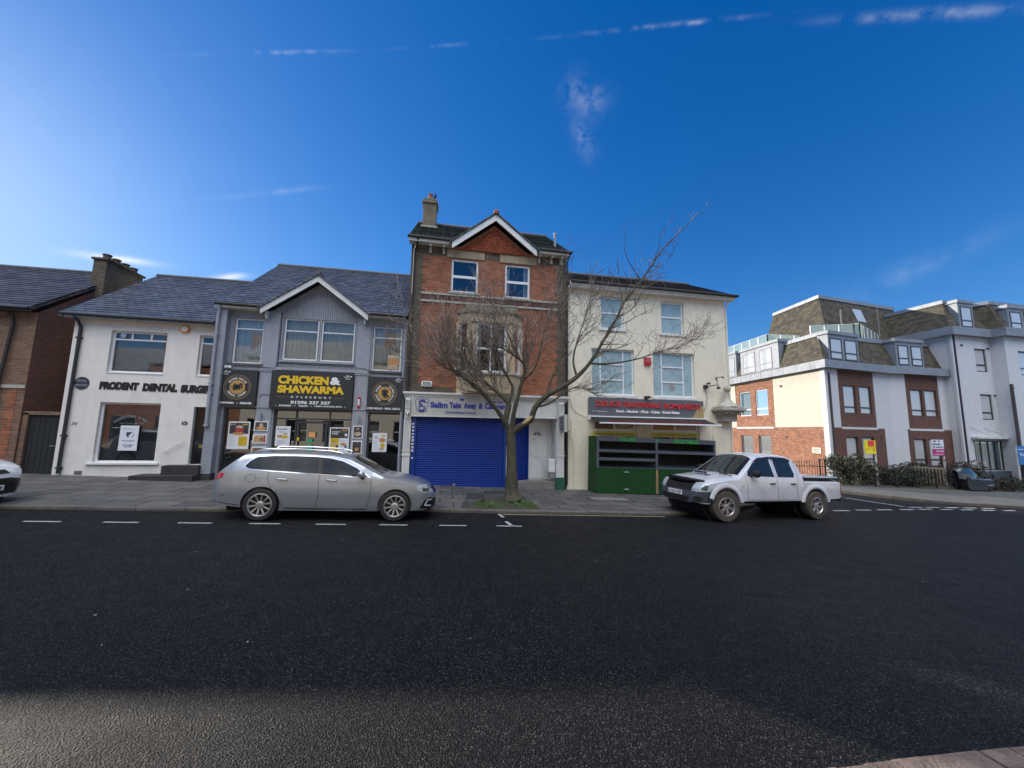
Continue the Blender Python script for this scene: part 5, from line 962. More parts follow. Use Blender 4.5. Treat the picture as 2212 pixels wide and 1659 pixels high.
# =============================================================== opposite side of the street (behind the viewer; seen in reflections, throws light back)
def opposite(x0, x1, h, m, lab, dark='dark_frame', yf=-4.2, ridge=2.3, cat='building'):
    b = thing('terraced_house', lab, cat, (x0, yf, near_z(x0, 0))); OP = FR((0, yf, 0), 90, 1); zb = fall(x0) - .6
    hs = []; n = max(2, int((x1 - x0) / 2.4)); st_ = (x1 - x0) / n
    for k in range(n):
        c = x0 + st_ * (k + .5)
        for z, hh in ((3.7, 1.5), (6.4, 1.2)):
            if z + hh < h - .2: hs.append((c - .5, c + .5, z, z + hh))
        hs.append((c - .8, c + .8, .8, 2.6))
    g = G(OP); g.wall(x0, x1, zb, h, hs, 0, .12); g.build('wall', MATS[m], b)
    for q in hs: window(b, OP, *q, d=.08, fw=.07, hz=[(q[2] + q[3]) / 2], curtain=None)
    g = G(OP); g.box(x0 + .1, x1 - .1, .6, .7, zb, h - .1); g.build('interior', MATS['interior_pale'], b)
    g = G(); g.slab([(x0, yf + .25, h), (x1, yf + .25, h), (x1, yf - 3.5, h + ridge), (x0, yf - 3.5, h + ridge)], .1); g.slab([(x0, yf - 3.5, h + ridge), (x1, yf - 3.5, h + ridge), (x1, yf - 7, h), (x0, yf - 7, h)], .1); g.build('roof', MATS['slate'], b)
    g = G(OP)
    for u in (x0, x1): g = G(OP); g.quad((u, 0, zb), (u, 7, zb), (u, 7, h), (u, 3.5, h + ridge), (u, 0, h)); g.build('side_wall', MATS[m], b)
    if ridge > 2: g = G(); g.box(x1 - 1.0, x1 - .2, yf - 4.2, yf - 2.9, h, h + ridge + 1.0); g.build('chimney', MATS['brick_red'], b)
for a in ((-34, -22, 6.0, 'brick_red', 'red brick terraced house across the street, farthest left'), (-22, -15.5, 6.6, 'brick_flat', 'orange brick house across the street facing the far left house'), (-15.5, -4.5, 7.4, 'render_ivory', 'ivory rendered house with white sashes across the street facing the surgery'),
          (-4.5, 6.0, 8.6, 'render_ivory', 'tall ivory rendered building across the street facing the takeaways'), (6.0, 16, 7.0, 'render_ivory', 'ivory rendered house across the street facing the deli'), (16, 30, 8.8, 'brick_flat', 'tall orange brick block across the street facing the side road'), (30, 48, 7.2, 'render_flat', 'pale rendered block across the street, farthest right')): opposite(*a)

def panepale():
    m, t, p, o = mnodes('pane_pale'); n = t.nodes.new('ShaderNodeTexCoord'); w = t.nodes.new('ShaderNodeTexWave'); w.inputs['Scale'].default_value = 3.0; w.inputs['Distortion'].default_value = 3; t.links.new(n.outputs['Object'], w.inputs['Vector'])
    t.links.new(ramp(t, w.outputs['Fac'], 0, 1, (.42, .43, .44, 1), (.6, .6, .6, 1)), p.inputs['Base Color']); p.inputs['Roughness'].default_value = .12; sv(p, 'Coat Weight', 1.0); sv(p, 'Coat Roughness', .01); MATS['pane_pale'] = m
panepale()
# =============================================================== modern flats beyond the side road
A_ = FR((23.3, 19.95, 0), 82); B_ = FR((30.3, 20.65, 0), 88); T_ = FR((34.2, 20.2, 0), 88); T2_ = FR((37.8, 19.6, 0), 88); LF = FR((23.3, 19.95, 0), 6, 1)
b = thing('apartment_block', 'brick and white rendered flats with mansard roofs beyond the side road', 'building', (23.3, 19.95, road_z(23.3)))
def W3(fr, u, d, z): return tuple(fr(u, d, z))
def bay_face(fr, L, W, brk, wins, gw, wx, low=(.3, 5.2)):
    g = G(fr); g.wall(0, L, 2.55, 6.3, [(brk[0], brk[1], 2.58, 6.22)], 0, .04); g.build('render_wall', MATS['render_flat'], b)
    g = G(fr); g.wall(brk[0], brk[1], 2.58, 6.22, wins, .04, .12); g.build('brick_panel', MATS['brick_maroon'], b)
    g = G(fr); g.wall(low[0], low[1], -1.8, 2.55, gw, -.02, .14); g.quad((low[0], -.02, 2.55), (low[1], -.02, 2.55), (low[1], 0, 2.55), (low[0], 0, 2.55)); g.build('brick_base', MATS['brick_maroon'], b)
    g = G(fr)
    if low[0] > .05: g.box(0, low[0] - .002, -.01, .1, -1.8, 2.56)
    if L - low[1] > .05: g.box(low[1] + .002, L, -.01, .1, -1.8, 2.56)
    g.box(brk[0], brk[1], -.03, .04, 2.46, 2.60); g.build('render_trim', MATS['render_flat'], b)
    for q in wins: window(b, fr, *q, d=.10, fw=.07, m=MATS['brown_frame'], hz=[q[2] + .42], bw=.09, pane=MATS['pane_pale'])
    for q in gw: window(b, fr, *q, d=.06, fw=.07, m=MATS['brown_frame'], hz=[q[2] + .45], bw=.09, pane=MATS['pane_pale'])
bay_face(A_, 6.0, 6, (1.12, 4.52), [(1.62, 2.76, 3.45, 5.26), (3.14, 4.25, 3.45, 5.26)], [(1.42, 2.52, .15, 1.98), (2.92, 4.05, .15, 1.98)], 0, (.42, 5.2))
bay_face(B_, 4.0, 4, (.18, 3.15), [(.62, 1.65, 3.42, 5.24), (1.88, 2.95, 3.42, 5.24)], [(.42, 1.45, .12, 1.92), (1.74, 2.75, .12, 1.92)], 0, (-.0, 3.9))
g = G(); g.add([W3(A_, 6.0, 0, -1.8), W3(B_, 0, 0, -1.8), W3(B_, 0, 0, 6.3), W3(A_, 6.0, 0, 6.3), (29.25, 20.8, -1.8), (29.25, 20.8, 6.3)], [(0, 1, 2, 3)]); g.build('render_wall', MATS['render_flat'], b)
# sunlit end
def lw(*q): return q
g = G(LF); g.wall(0, 14, 2.58, 6.3, [(4.5, 8.65, 2.6, 6.12), (9.6, 11.2, 3.5, 5.4)], 0, .04); g.build('render_wall', MATS['render_ivory'], b)
g = G(LF); wl = [(5.02, 6.32, 3.5, 5.46), (6.88, 8.22, 3.5, 5.46)]; g.wall(4.5, 8.65, 2.6, 6.12, wl, .04, .12); g.build('brick_panel', MATS['brick_flat'], b)
gl = [(4.88, 6.16, .2, 1.98), (6.76, 8.16, .2, 1.96)]; g = G(LF); g.wall(.35, 14, -1.8, 2.56, gl, -.02, .14); g.quad((.35, -.02, 2.56), (14, -.02, 2.56), (14, 0, 2.56), (.35, 0, 2.56)); g.build('brick_base', MATS['brick_flat'], b)
g = G(LF); g.box(-.02, .35, -.03, .1, -1.8, 6.3); g.box(4.5, 8.65, -.04, .04, 2.48, 2.62); g.build('render_trim', MATS['render_flat'], b); g = G(LF); g.box(4.38, 4.5, -.012, .03, 2.6, 6.2); g.build('brick_edge', MATS['brick_flat'], b)
for q in wl + [(9.6, 11.2, 3.5, 5.4)]: window(b, LF, *q, d=.10, fw=.07, m=MATS['upvc'], hz=[q[2] + .5], bw=.09, curtain='net')
for q in gl: window(b, LF, *q, d=.06, fw=.07, m=MATS['grey_frame'], curtain='net')
g = G(A_); g.tube([(.28, -.05, -1.2), (.28, -.05, 5.95)], .06, 8); g.build('downpipe', MATS['brown_frame'], b)
s = thing('name_plate', 'cream name plate on the sunlit orange brick end wall of the flats', 'sign', W3(LF, .9, 0, 1.1)); g = G(LF); g.box(.62, 1.30, -.07, -.02, .90, 1.28); g.build('plate', MATS['render_ivory'], s, bevel=.01); g = G(LF); g.box(.74, 1.18, -.073, -.07, 1.13, 1.16); g.box(.80, 1.1, -.073, -.07, 1.02, 1.05); g.build('lettering', MATS['deli_grey'], s)
for q, z in ((3.6, 5.5), (3.4, 1.9)): g = G(LF); g.box(q - .08, q + .08, -.06, 0, z - .06, z + .06); g.build('air_vent', MATS['brown_frame'], b)
g = G(A_); g.box(4.75, 4.9, -.06, -.02, 2.0, 2.12); g.build('air_vent', MATS['brown_frame'], b)
# lead cornice
def strip(name, pts, z0, z1, out, m='lead', par=None, seams=1.1):
    """a band following wall corner points (world x,y), standing proud by out"""
    P = [Vector((x, y, 0)) for x, y in pts]; g = G(); o = []
    for i, p in enumerate(P):
        a = (P[i] - P[i - 1]).normalized() if i else None; c = (P[i + 1] - P[i]).normalized() if i < len(P) - 1 else None
        na = Vector((a.y, -a.x, 0)) if a else None; nc = Vector((c.y, -c.x, 0)) if c else None
        n = (na + nc).normalized() * (1 / max(.4, math.cos(na.angle(nc) / 2))) if a and c else (na or nc); o.append(p + n * out)
    for i in range(len(P) - 1):
        a, c, d_, e = P[i], P[i + 1], o[i + 1], o[i]; g.add([(q.x, q.y, z) for z in (z0, z1) for q in (a, c, d_, e)], [(0, 1, 5, 4), (1, 2, 6, 5), (2, 3, 7, 6), (3, 0, 4, 7), (3, 2, 1, 0), (4, 5, 6, 7)])
        n = int((d_ - e).length / seams)
        for k in range(1, n): q = e.lerp(d_, k / n); t = (d_ - e).normalized(); nn = Vector((t.y, -t.x, 0)); r = q + nn * .012; g.add([tuple(v) for v in ((q - t * .012) + Vector((0, 0, z0)), (q + t * .012) + Vector((0, 0, z0)), r + Vector((0, 0, z0)), (q - t * .012) + Vector((0, 0, z1)), (q + t * .012) + Vector((0, 0, z1)), r + Vector((0, 0, z1)))], [(0, 2, 5, 3), (2, 1, 4, 5)])
    return g.build(name, MATS[m], par or b)
cl = [W3(LF, 14, 0, 0)[:2], W3(LF, 0, 0, 0)[:2], W3(A_, 6.0, 0, 0)[:2], W3(B_, 0, 0, 0)[:2], W3(B_, 4.1, 0, 0)[:2]]
strip('cornice', cl, 6.22, 6.72, .32)
g = G(); g.add([(x, y, 6.70) for x, y in cl] + [(40, 34, 6.70), (25, 36, 6.70)], [list(range(7))]); g.build('flat_roof', MATS['lead'], b)
# first mansard (set back 0.15, sloping in)
def mansard(pts_lo, pts_hi, z0, z1, cap, m='tile_apart', nm='mansard_roof', lip=True):
    g = G(); n = len(pts_lo)
    for i in range(n - 1): g.add([(*pts_lo[i], z0), (*pts_lo[i + 1], z0), (*pts_hi[i + 1], z1), (*pts_hi[i], z1)], [(0, 1, 2, 3)])
    o = g.build(nm, MATS[m], b)
    if lip: strip('parapet', pts_hi, z1 - .12, z1 + .14, .1, par=o)
    return o
def lfp(u, d): return W3(LF, u, d, 0)[:2]
def ap(u, d): return W3(A_, u, d, 0)[:2]
def bp(u, d): return W3(B_, u, d, 0)[:2]
def corner(dl, da):
    # intersection of the left face offset dl with the street face offset da
    p, u = Vector(lfp(0, dl)), Vector((LF.U.x, LF.U.y)); q, v = Vector(ap(0, da)), Vector((A_.U.x, A_.U.y)); w = q - p; t = (w.x * v.y - w.y * v.x) / (u.x * v.y - u.y * v.x); return tuple(p + u * t)
mansard([lfp(14, .05), corner(.05, .05), ap(6.0, .05), bp(4.2, .05)], [lfp(14, .62), corner(.62, .75), ap(6.0, .75), bp(4.2, .75)], 6.70, 8.62, None)
g = G(); g.add([(*p, 8.60) for p in (lfp(14, .62), corner(.62, .75), ap(6.0, .75), bp(4.2, .75))] + [(40, 34, 8.6), (25, 36, 8.6)], [list(range(6))]); g.build('terrace_deck', MATS['lead'], b)
def dormer(fr, u0, u1, z0, z1, wins, d=.0, back=1.6, m='brown_frame', parent=None):
    g = G(fr); g.box(u0, u1, d, back, z0, z1 - .1); g.box(u0 - .08, u1 + .08, d - .08, back, z1 - .1, z1 + .12); o = g.build('dormer', MATS['lead'], parent or b)
    for q in wins:
        g = G(fr); fw = .07; w = (q[0], q[1], z0 + .18, z1 - .34)
        g.box(w[0], w[0] + fw, d - .03, d, w[2], w[3]); g.box(w[1] - fw, w[1], d - .03, d, w[2], w[3]); g.box(w[0] + fw, w[1] - fw, d - .03, d, w[2], w[2] + fw); g.box(w[0] + fw, w[1] - fw, d - .03, d, w[3] - fw, w[3]); g.box(w[0] + fw, w[1] - fw, d - .03, d, w[2] + .42, w[2] + .5); k = g.build('window', MATS[m], o)
        g = G(fr); g.box(w[0] + fw, w[1] - fw, d - .012, d - .004, w[2] + fw, w[3] - fw); g.build('pane', MATS['pane_pale'], k)
dormer(A_, .72, 3.55, 6.72, 8.62, [(.86, 1.95), (2.22, 3.38)], d=.12, back=.74); dormer(B_, -.15, 2.30, 6.72, 8.62, [(.02, .92), (1.2, 2.16)], d=.12)
dormer(LF, 3.75, 7.9, 6.76, 8.88, [(4.4, 5.7), (6.2, 7.6)], d=.10, m='grey_frame'); dormer(LF, 8.5, 11.4, 6.76, 8.95, [(8.7, 9.9)], d=.10, m='grey_frame')
# glass balustrades on the terrace
def balustrade(pts, z0, h, label, post=1.0):
    s = thing('glass_balustrade', label, 'balustrade', (pts[0][0], pts[0][1], z0)); g = G(); gl = G()
    for i in range(len(pts) - 1):
        a, c = Vector((*pts[i], z0)), Vector((*pts[i + 1], z0)); n = max(1, round((c - a).length / post))
        for k in range(n + 1): p = a.lerp(c, k / n); g.box(p.x - .025, p.x + .025, p.y - .025, p.y + .025, z0, z0 + h + .02)
        for k in range(n):
            p, q = a.lerp(c, (k + .04) / n), a.lerp(c, (k + .96) / n); gl.add([(p.x, p.y, z0 + .06), (q.x, q.y, z0 + .06), (q.x, q.y, z0 + h), (p.x, p.y, z0 + h)], [(0, 1, 2, 3)])
        g.tube([tuple(a + Vector((0, 0, h + .03))), tuple(c + Vector((0, 0, h + .03)))], .02, 6)
    g.build('posts', MATS['upvc'], s); gl.build('glass_panel', MATS['balcony_glass'], s, normals=False)
def bglass():
    m, t, p, o = mnodes('balcony_glass'); p.inputs['Base Color'].default_value = (.50, .62, .56, 1); p.inputs['Roughness'].default_value = .25; sv(p, 'Coat Weight', .5)
    tr = t.nodes.new('ShaderNodeBsdfTransparent'); tr.inputs[0].default_value = (.75, .9, .82, 1); tl = t.nodes.new('ShaderNodeBsdfTranslucent'); tl.inputs[0].default_value = (.6, .72, .66, 1); m1 = t.nodes.new('ShaderNodeMixShader'); m1.inputs[0].default_value = .4; t.links.new(p.outputs[0], m1.inputs[1]); t.links.new(tl.outputs[0], m1.inputs[2])
    ms = t.nodes.new('ShaderNodeMixShader'); ms.inputs[0].default_value = .32; t.links.new(m1.outputs[0], ms.inputs[1]); t.links.new(tr.outputs[0], ms.inputs[2]); t.links.new(ms.outputs[0], o.inputs[0]); MATS['balcony_glass'] = m
bglass()
balustrade([lfp(13, 1.0), lfp(5.9, 1.0), lfp(5.9, 4.4)], 8.62, 1.25, 'pale green glass balustrade on the left end of the flats terrace')
balustrade([ap(2.95, 2.6), ap(5.2, 1.2), ap(5.3, .9), bp(2.7, 3.0)], 8.62, 1.25, 'pale green glass balustrade above the street side dormers')
# big set-back mansard
def up(u, v): return (23.3 + u, 19.95 + v)
pl = [(27.9, 29.6), (27.1, 22.7), (36.6, 23.9)]; ph = [(28.5, 28.6), (28.0, 24.0), (36.6, 25.1)]
mansard(pl, ph, 8.6, 12.6, None); g = G(); g.add([(*p, 12.7) for p in ph] + [(36.6, 29.5, 12.7)], [(0, 1, 2, 3)]); g.add([(*pl[0], 8.6), (*ph[0], 12.6), (36.6, 29.5, 12.6), (36.6, 30.5, 8.6)], [(0, 1, 2, 3)]); g.build('flat_roof', MATS['lead'], b)
g = G(FR((27.1, 22.7, 0), 82.8)); g.add([(4.4, .66, 10.9), (5.4, .66, 10.9), (5.4, 1.0, 12.0), (4.4, 1.0, 12.0)], [(0, 1, 2, 3)]); g.build('roof_window', MATS['pane_pale'], b)
g = G()
for x, y, z in ((28.2, 22.6, 11.2), (31.9, 22.9, 11.7)): g.tube([(x, y, 8.6), (x, y, z)], .05, 8)
g.build('flue', MATS['concrete'], b)
# ---- taller white wing
b2 = b; b = thing('apartment_block', 'taller white rendered wing of the flats with purple downpipe at the far right', 'building', (34.2, 20.2, road_z(34)))
g = G(T_); tw = [(2.02, 3.12, 6.62, 8.25), (2.02, 3.15, 3.30, 5.06), (.86, 4.1, -.1, 1.88)]; g.wall(0, 3.62, -2, 9.1, tw[:2] + [(.86, 3.6, -.1, 1.88)], 0, .13); g.build('render_wall', MATS['render_flat'], b)
g = G(); g.add([W3(T_, 0, 0, -2), W3(T_, 0, 9, -2), W3(T_, 0, 9, 9.1), W3(T_, 0, 0, 9.1)], [(0, 1, 2, 3)]); e = Vector(W3(T_, 3.62, 0, 0)); g.add([(e.x, e.y, -2), W3(T2_, 0, 0, -2), W3(T2_, 0, 0, 9.1), (e.x, e.y, 9.1)], [(0, 1, 2, 3)]); g.build('side_wall', MATS['render_flat'], b)
g = G(T2_); g.wall(0, 14, -2, 9.1, [(1.2, 2.3, 6.4, 8.1), (1.2, 2.3, 3.2, 5.0), (5, 6.1, 3.2, 5.0)], 0, .13); g.build('render_wall', MATS['render_flat'], b)
for q in tw[:2]: window(b, T_, *q, d=.07, fw=.08, m=MATS['brown_frame'], hz=[q[2] + .5], bw=.1, pane=MATS['pane_pale'])
for q in ((1.2, 2.3, 6.4, 8.1), (1.2, 2.3, 3.2, 5.0), (5, 6.1, 3.2, 5.0)): window(b, T2_, *q, d=.07, fw=.08, m=MATS['brown_frame'], hz=[q[2] + .5], pane=MATS['pane_pale'])
window(b, T_, .86, 3.6, -.1, 1.88, d=.06, fw=.08, m=MATS['brown_frame'], vu=[1.6, 2.3, 2.95], pane=MATS['glass'], curtain='sides', label='wide dark framed ground floor glazing')
g = G(T_); g.box(.66, 3.62, -.35, -.01, 2.02, 2.14); g.build('door_canopy', MATS['render_flat'], b); g = G(T_); g.tube([(.7, -.02, 2.75), (1.9, -.3, 2.2)], .015, 5); g.tube([(2.0, -.02, 2.75), (3.3, -.3, 2.2)], .015, 5); g.build('canopy_tie', MATS['grey_frame'], b)
g = G(T_); g.box(.5, 3.7, -.25, -.01, -2, -.12); g.build('plinth', MATS['shutter_grey'] if 'shutter_grey' in MATS else mat('plinth_grey', (.08, .10, .13), .7, vary=.15), b)
g = G(T_); g.box(-.12, .0, -.04, .1, -1.8, 9.1); g.build('render_trim', MATS['render_flat'], b); g = G(T_); g.tube([(.09, -.05, -1), (.09, -.05, 9.05)], .06, 8); g.build('downpipe', mat('purple_pipe', (.035, .022, .05), .5), b)
g = G(); g.tube([(37.55, 19.42, -1.5), (37.55, 19.42, 5.7)], .09, 8); [g.box(37.5, 37.8, 19.40, 19.45, z, z + .05) for z in (5.4, 2.4)]; g.build('downpipe', MATS['brown_frame'], b)
for u, z in ((.8, 8.4), (3.3, 8.3), (3.4, 5.0)): g = G(T_); g.box(u - .05, u + .05, -.08, 0, z - .06, z + .06); g.build('wall_lamp', MATS['brown_frame'], b)
cl2 = [W3(T_, 0, 9, 0)[:2], W3(T_, 0, 0, 0)[:2], W3(T_, 3.62, 0, 0)[:2], W3(T2_, 0, 0, 0)[:2], W3(T2_, 14, 0, 0)[:2]]
def mir(pts): return pts
strip('cornice', cl2, 9.05, 9.62, .32, par=b)
def tp(u, d): return W3(T_, u, d, 0)[:2]
def t2p(u, d): return W3(T2_, u, d, 0)[:2]
mansard([tp(.05, 9), tp(.05, .05), tp(3.6, .05), t2p(.05, .05), t2p(14, .05)], [tp(1.0, 9), tp(1.0, .85), tp(3.9, .85), t2p(.6, .85), t2p(14, .85)], 9.6, 11.75, None)
g = G(); g.add([(*p, 11.74) for p in (tp(1.0, 9), tp(1.0, .85), tp(3.9, .85), t2p(.6, .85), t2p(14, .85), t2p(14, 9))], [list(range(6))]); g.build('flat_roof', MATS['lead'], b)
dormer(T_, 1.15, 2.6, 9.62, 11.62, [(1.36, 2.42)], d=.12, parent=b); dormer(T2_, .95, 2.5, 9.5, 11.3, [(1.16, 2.25)], d=.12, parent=b)
balustrade([tp(.05, 8.5), tp(.05, 1.2)], 9.62, .0001 + .9, 'glass balustrade along the return of the tall white wing') if False else None
bl = thing('side_block', 'distant low brick houses far along the right hand end of the street', 'building', (52, 20, road_z(52))); g = G(); g.box(53, 75, 19, 28, -3, 5.5); g.build('wall', MATS['brick_red'], bl); g = G(); g.slab([(52.8, 18.8, 5.5), (75, 18.8, 5.5), (75, 23.5, 8.4), (52.8, 23.5, 8.4)], .1); g.build('roof', MATS['slate'], bl)
# ---------------------------------------------------------------- street tree: limbs as measured, twigs grown from them
LIMBS={
'trunk':[(2.15, 11.75, -0.06, 0.33), (2.12, 11.75, 0.22, 0.2), (2.11, 11.75, 0.82, 0.165), (2.09, 11.75, 1.37, 0.155), (2.06, 11.75, 1.82, 0.15), (2.03, 11.75, 2.02, 0.13)],
'A':[(2.03, 11.75, 1.99, 0.1), (1.86, 11.7, 2.26, 0.095), (1.72, 11.65, 2.46, 0.07), (1.44, 11.55, 2.79, 0.06), (1.04, 11.45, 3.16, 0.05), (0.53, 11.35, 3.53, 0.04), (0.14, 11.25, 3.74, 0.028), (-0.29, 11.15, 3.95, 0.012)],
'B':[(1.88, 11.75, 2.27, 0.09), (1.95, 11.8, 2.61, 0.085), (1.99, 11.85, 2.84, 0.08), (1.72, 11.95, 3.13, 0.06), (1.32, 12.05, 3.45, 0.05), (0.9, 12.05, 3.9, 0.035), (0.42, 12.15, 4.34, 0.025), (-0.11, 12.25, 4.74, 0.01)],
'C':[(2.11, 11.75, 2.05, 0.09), (2.12, 11.65, 2.49, 0.07), (2.22, 11.55, 3.0, 0.06), (2.33, 11.45, 3.5, 0.05), (2.42, 11.4, 3.9, 0.045), (2.22, 11.35, 4.16, 0.035), (1.76, 11.25, 4.4, 0.02), (1.35, 11.15, 4.53, 0.01)],
'D':[(2.09, 11.75, 1.9, 0.1), (2.32, 11.65, 2.13, 0.095), (2.62, 11.55, 2.33, 0.09), (2.76, 11.45, 2.73, 0.085), (3.08, 11.35, 3.07, 0.08), (3.49, 11.25, 3.32, 0.075), (3.98, 11.15, 3.67, 0.065), (4.35, 11.05, 4.09, 0.055), (4.59, 10.95, 4.5, 0.045), (4.85, 10.85, 4.98, 0.04), (5.17, 10.75, 5.58, 0.035), (5.43, 10.7, 6.11, 0.032), (5.91, 10.65, 6.72, 0.028), (6.27, 10.6, 7.24, 0.024), (6.64, 10.55, 7.81, 0.018), (7.03, 10.55, 8.19, 0.013), (7.46, 10.5, 8.64, 0.009), (8.19, 10.45, 9.36, 0.004)],
'E':[(4.35, 11.05, 4.09, 0.035), (4.85, 10.95, 4.08, 0.03), (5.41, 10.85, 4.16, 0.024), (5.96, 10.75, 4.3, 0.018), (6.59, 10.75, 4.52, 0.013), (7.09, 10.65, 4.66, 0.009), (7.74, 10.65, 4.97, 0.004)],
'F':[(1.99, 11.85, 2.84, 0.06), (2.15, 12.05, 3.33, 0.05), (2.04, 12.15, 3.64, 0.04), (1.8, 12.25, 4.12, 0.03), (1.61, 12.25, 4.72, 0.018), (1.54, 12.35, 5.61, 0.008)],
'H':[(3.08, 11.35, 3.07, 0.05), (3.28, 11.55, 3.61, 0.04), (3.49, 11.65, 3.98, 0.03), (3.76, 11.75, 4.74, 0.02), (3.63, 11.75, 5.58, 0.012), (3.47, 11.85, 6.98, 0.004)],
'I':[(5.91, 10.65, 6.72, 0.018), (5.55, 10.65, 7.23, 0.012), (5.37, 10.65, 7.69, 0.008), (5.37, 10.65, 8.12, 0.004)],
'J':[(6.27, 10.6, 7.24, 0.014), (6.51, 10.55, 7.88, 0.009), (6.55, 10.55, 8.26, 0.007), (6.95, 10.55, 8.77, 0.003)],
'K':[(2.33, 11.45, 3.5, 0.035), (2.7, 11.35, 3.9, 0.028), (2.86, 11.35, 4.48, 0.02), (2.98, 11.35, 5.07, 0.012), (3.15, 11.35, 5.67, 0.005)],
'M':[(2.76, 11.45, 2.73, 0.04), (3.14, 11.25, 2.84, 0.03), (3.77, 11.05, 3.29, 0.02), (4.14, 10.95, 3.29, 0.012), (4.5, 10.85, 3.07, 0.005)],
'N':[(3.98, 11.15, 3.67, 0.04), (3.9, 11.25, 4.17, 0.03), (4.05, 11.35, 4.78, 0.02), (4.3, 11.35, 5.52, 0.012), (4.55, 11.35, 6.39, 0.005)],
}
def bark():
    m, t, p, o = mnodes('bark'); n = t.nodes.new('ShaderNodeTexCoord'); co = n.outputs['Object']; mp = t.nodes.new('ShaderNodeMapping'); mp.inputs['Scale'].default_value = (1, 1, .25); t.links.new(co, mp.inputs[0])
    f = noise(t, mp.outputs[0], 16, 8, .75); c = ramp(t, f, .3, .7, (.022, .018, .012, 1), (.11, .092, .065, 1)); g_ = noise(t, co, 4, 5, .7); c = mix(t, ramp(t, g_, .5, .62, (0, 0, 0, 1), (.7, .7, .7, 1)), c, (.085, .10, .035, 1))
    t.links.new(c, p.inputs['Base Color']); p.inputs['Roughness'].default_value = .9; bump(t, p, f, 1.0, .03); MATS['bark'] = m
bark(); mat('twig', (.185, .145, .115), .8, vary=.45); mat('cut_wood', (.40, .33, .17), .85, vary=.2)
tr = thing('street_tree', 'bare pollarded street tree with one long limb in front of the shuttered takeaway', 'tree', (2.13, 11.75, pave_z(2.13, 11.75)))
rng = random.Random(21)
def smooth_limb(l, n=3):
    P = [Vector(p[:3]) for p in l]; Rr = [p[3] for p in l]; out = []; rr = []
    for i in range(len(P) - 1):
        p0, p1, p2, p3 = P[max(i - 1, 0)], P[i], P[i + 1], P[min(i + 2, len(P) - 1)]
        for j in range(n):
            t = j / n; out.append((p1 * 2 + (p2 - p0) * t + (p0 * 2 - p1 * 5 + p2 * 4 - p3) * t * t + (p1 * 3 - p0 - p2 * 3 + p3) * t ** 3) * .5); rr.append((Rr[i] * (1 - t) + Rr[i + 1] * t) * rng.uniform(.94, 1.07))
    return out + [P[-1]], rr + [Rr[-1]]
g = G(); zb = pave_z(2.13, 11.75); l = LIMBS['trunk']
pts, rr = smooth_limb(l, 4); g.tube([tuple(p) for p in pts], rr, 14)
for k in range(7):   # root flare
    a = k * .9 + .3; g.tube([(2.13 + .08 * math.cos(a), 11.75 + .08 * math.sin(a), zb + .40), (2.14 + .19 * math.cos(a), 11.75 + .19 * math.sin(a), zb + .13), (2.15 + .36 * math.cos(a), 11.75 + .36 * math.sin(a), zb - .04)], [.10, .085, .03], 8)
trunk = g.build('trunk', MATS['bark'], tr, smooth=True)
g = G(); g.add([tuple(Vector((2.62, 11.5, 2.36)) + Vector((math.cos(t) * .05, -.085, math.sin(t) * .16)) + Vector((.4 * math.sin(t) * .25, 0, 0))) for t in [k * .42 for k in range(15)]], [list(range(15))])
limbs = {}; gl = G()
for k in LIMBS:
    if k == 'trunk': continue
    limbs[k] = smooth_limb(LIMBS[k], 3); 
    gb = G(); gb.tube([tuple(p) for p in limbs[k][0]], limbs[k][1], 9); gb.build('branch', MATS['bark'], tr, smooth=True)
g = G(); g.tube([(2.40, 11.58, 2.20), (2.52, 11.50, 2.30), (2.66, 11.44, 2.44)], [.05, .075, .05], 8); g.build('pale_scar', MATS['cut_wood'], tr, smooth=True)
tw = G(); cnt = [0]
def twig(p, d, ln, r, depth, upb):
    n = max(3, int(ln / .16)); pts = [tuple(p)]; rad = [r]; q = Vector(p); v = Vector(d).normalized(); kids = []
    for i in range(n):
        v = (v + Vector((rng.gauss(0, .16), rng.gauss(0, .14), rng.gauss(0, .14) + upb))).normalized(); q = q + v * (ln / n); pts.append(tuple(q)); rad.append(max(.0048, r * (1 - .8 * (i + 1) / n)))
        if depth > 0 and i > 0 and rng.random() < .62: kids.append((q.copy(), v.copy(), i / n))
    if q.y > 13.9: return
    tw.tube(pts, rad, 4 if r > .008 else 3, cap=False); cnt[0] += 1
    for kq, kv, f in kids:
        s = Vector((rng.gauss(0, 1), rng.gauss(0, 1), rng.gauss(.15, .7))).normalized(); twig(kq, kv * .55 + s * .8, ln * rng.uniform(.38, .7) * (1 - f * .3), r * .55, depth - 1, upb * 1.1)
PLAN = dict(A=(40, 1.9, .10), B=(40, 2.0, .12), C=(30, 1.6, .13), D=(40, 1.25, .08), E=(34, 1.0, .05), F=(28, 1.8, .15), H=(26, 1.2, .12), I=(3, .3, .05), J=(4, .3, .05), K=(28, 1.2, .10), M=(26, 1.05, .06), N=(28, 1.15, .10))
for k, (n, ln, upb) in PLAN.items():
    P, rr = limbs[k]
    for i in range(n):
        f = .40 + .60 * ((i + rng.random()) / n) ** .8
        if k in 'AB': f = .34 + .66 * ((i + rng.random()) / n) ** .75
        if k == 'D': f = .42 + .58 * (i + rng.random()) / n
        j = min(int(f * (len(P) - 1)), len(P) - 2); p = P[j].lerp(P[j + 1], rng.random()); t = (P[j + 1] - P[j]).normalized()
        s = Vector((rng.gauss(0, 1), rng.gauss(0, .8), rng.gauss(.35, .8))).normalized(); L1 = ln * rng.uniform(.55, 1.15)
        if k == 'D' and f > .72: L1 *= .42
        ow = Vector((p.x - 2.1, (p.y - 11.75) * .8, .55)).normalized(); twig(p, t * .45 + s * .55 + ow * .55, L1, min(max(rr[j] * .55, .009), .022), 2 if L1 > .5 else 1, upb)
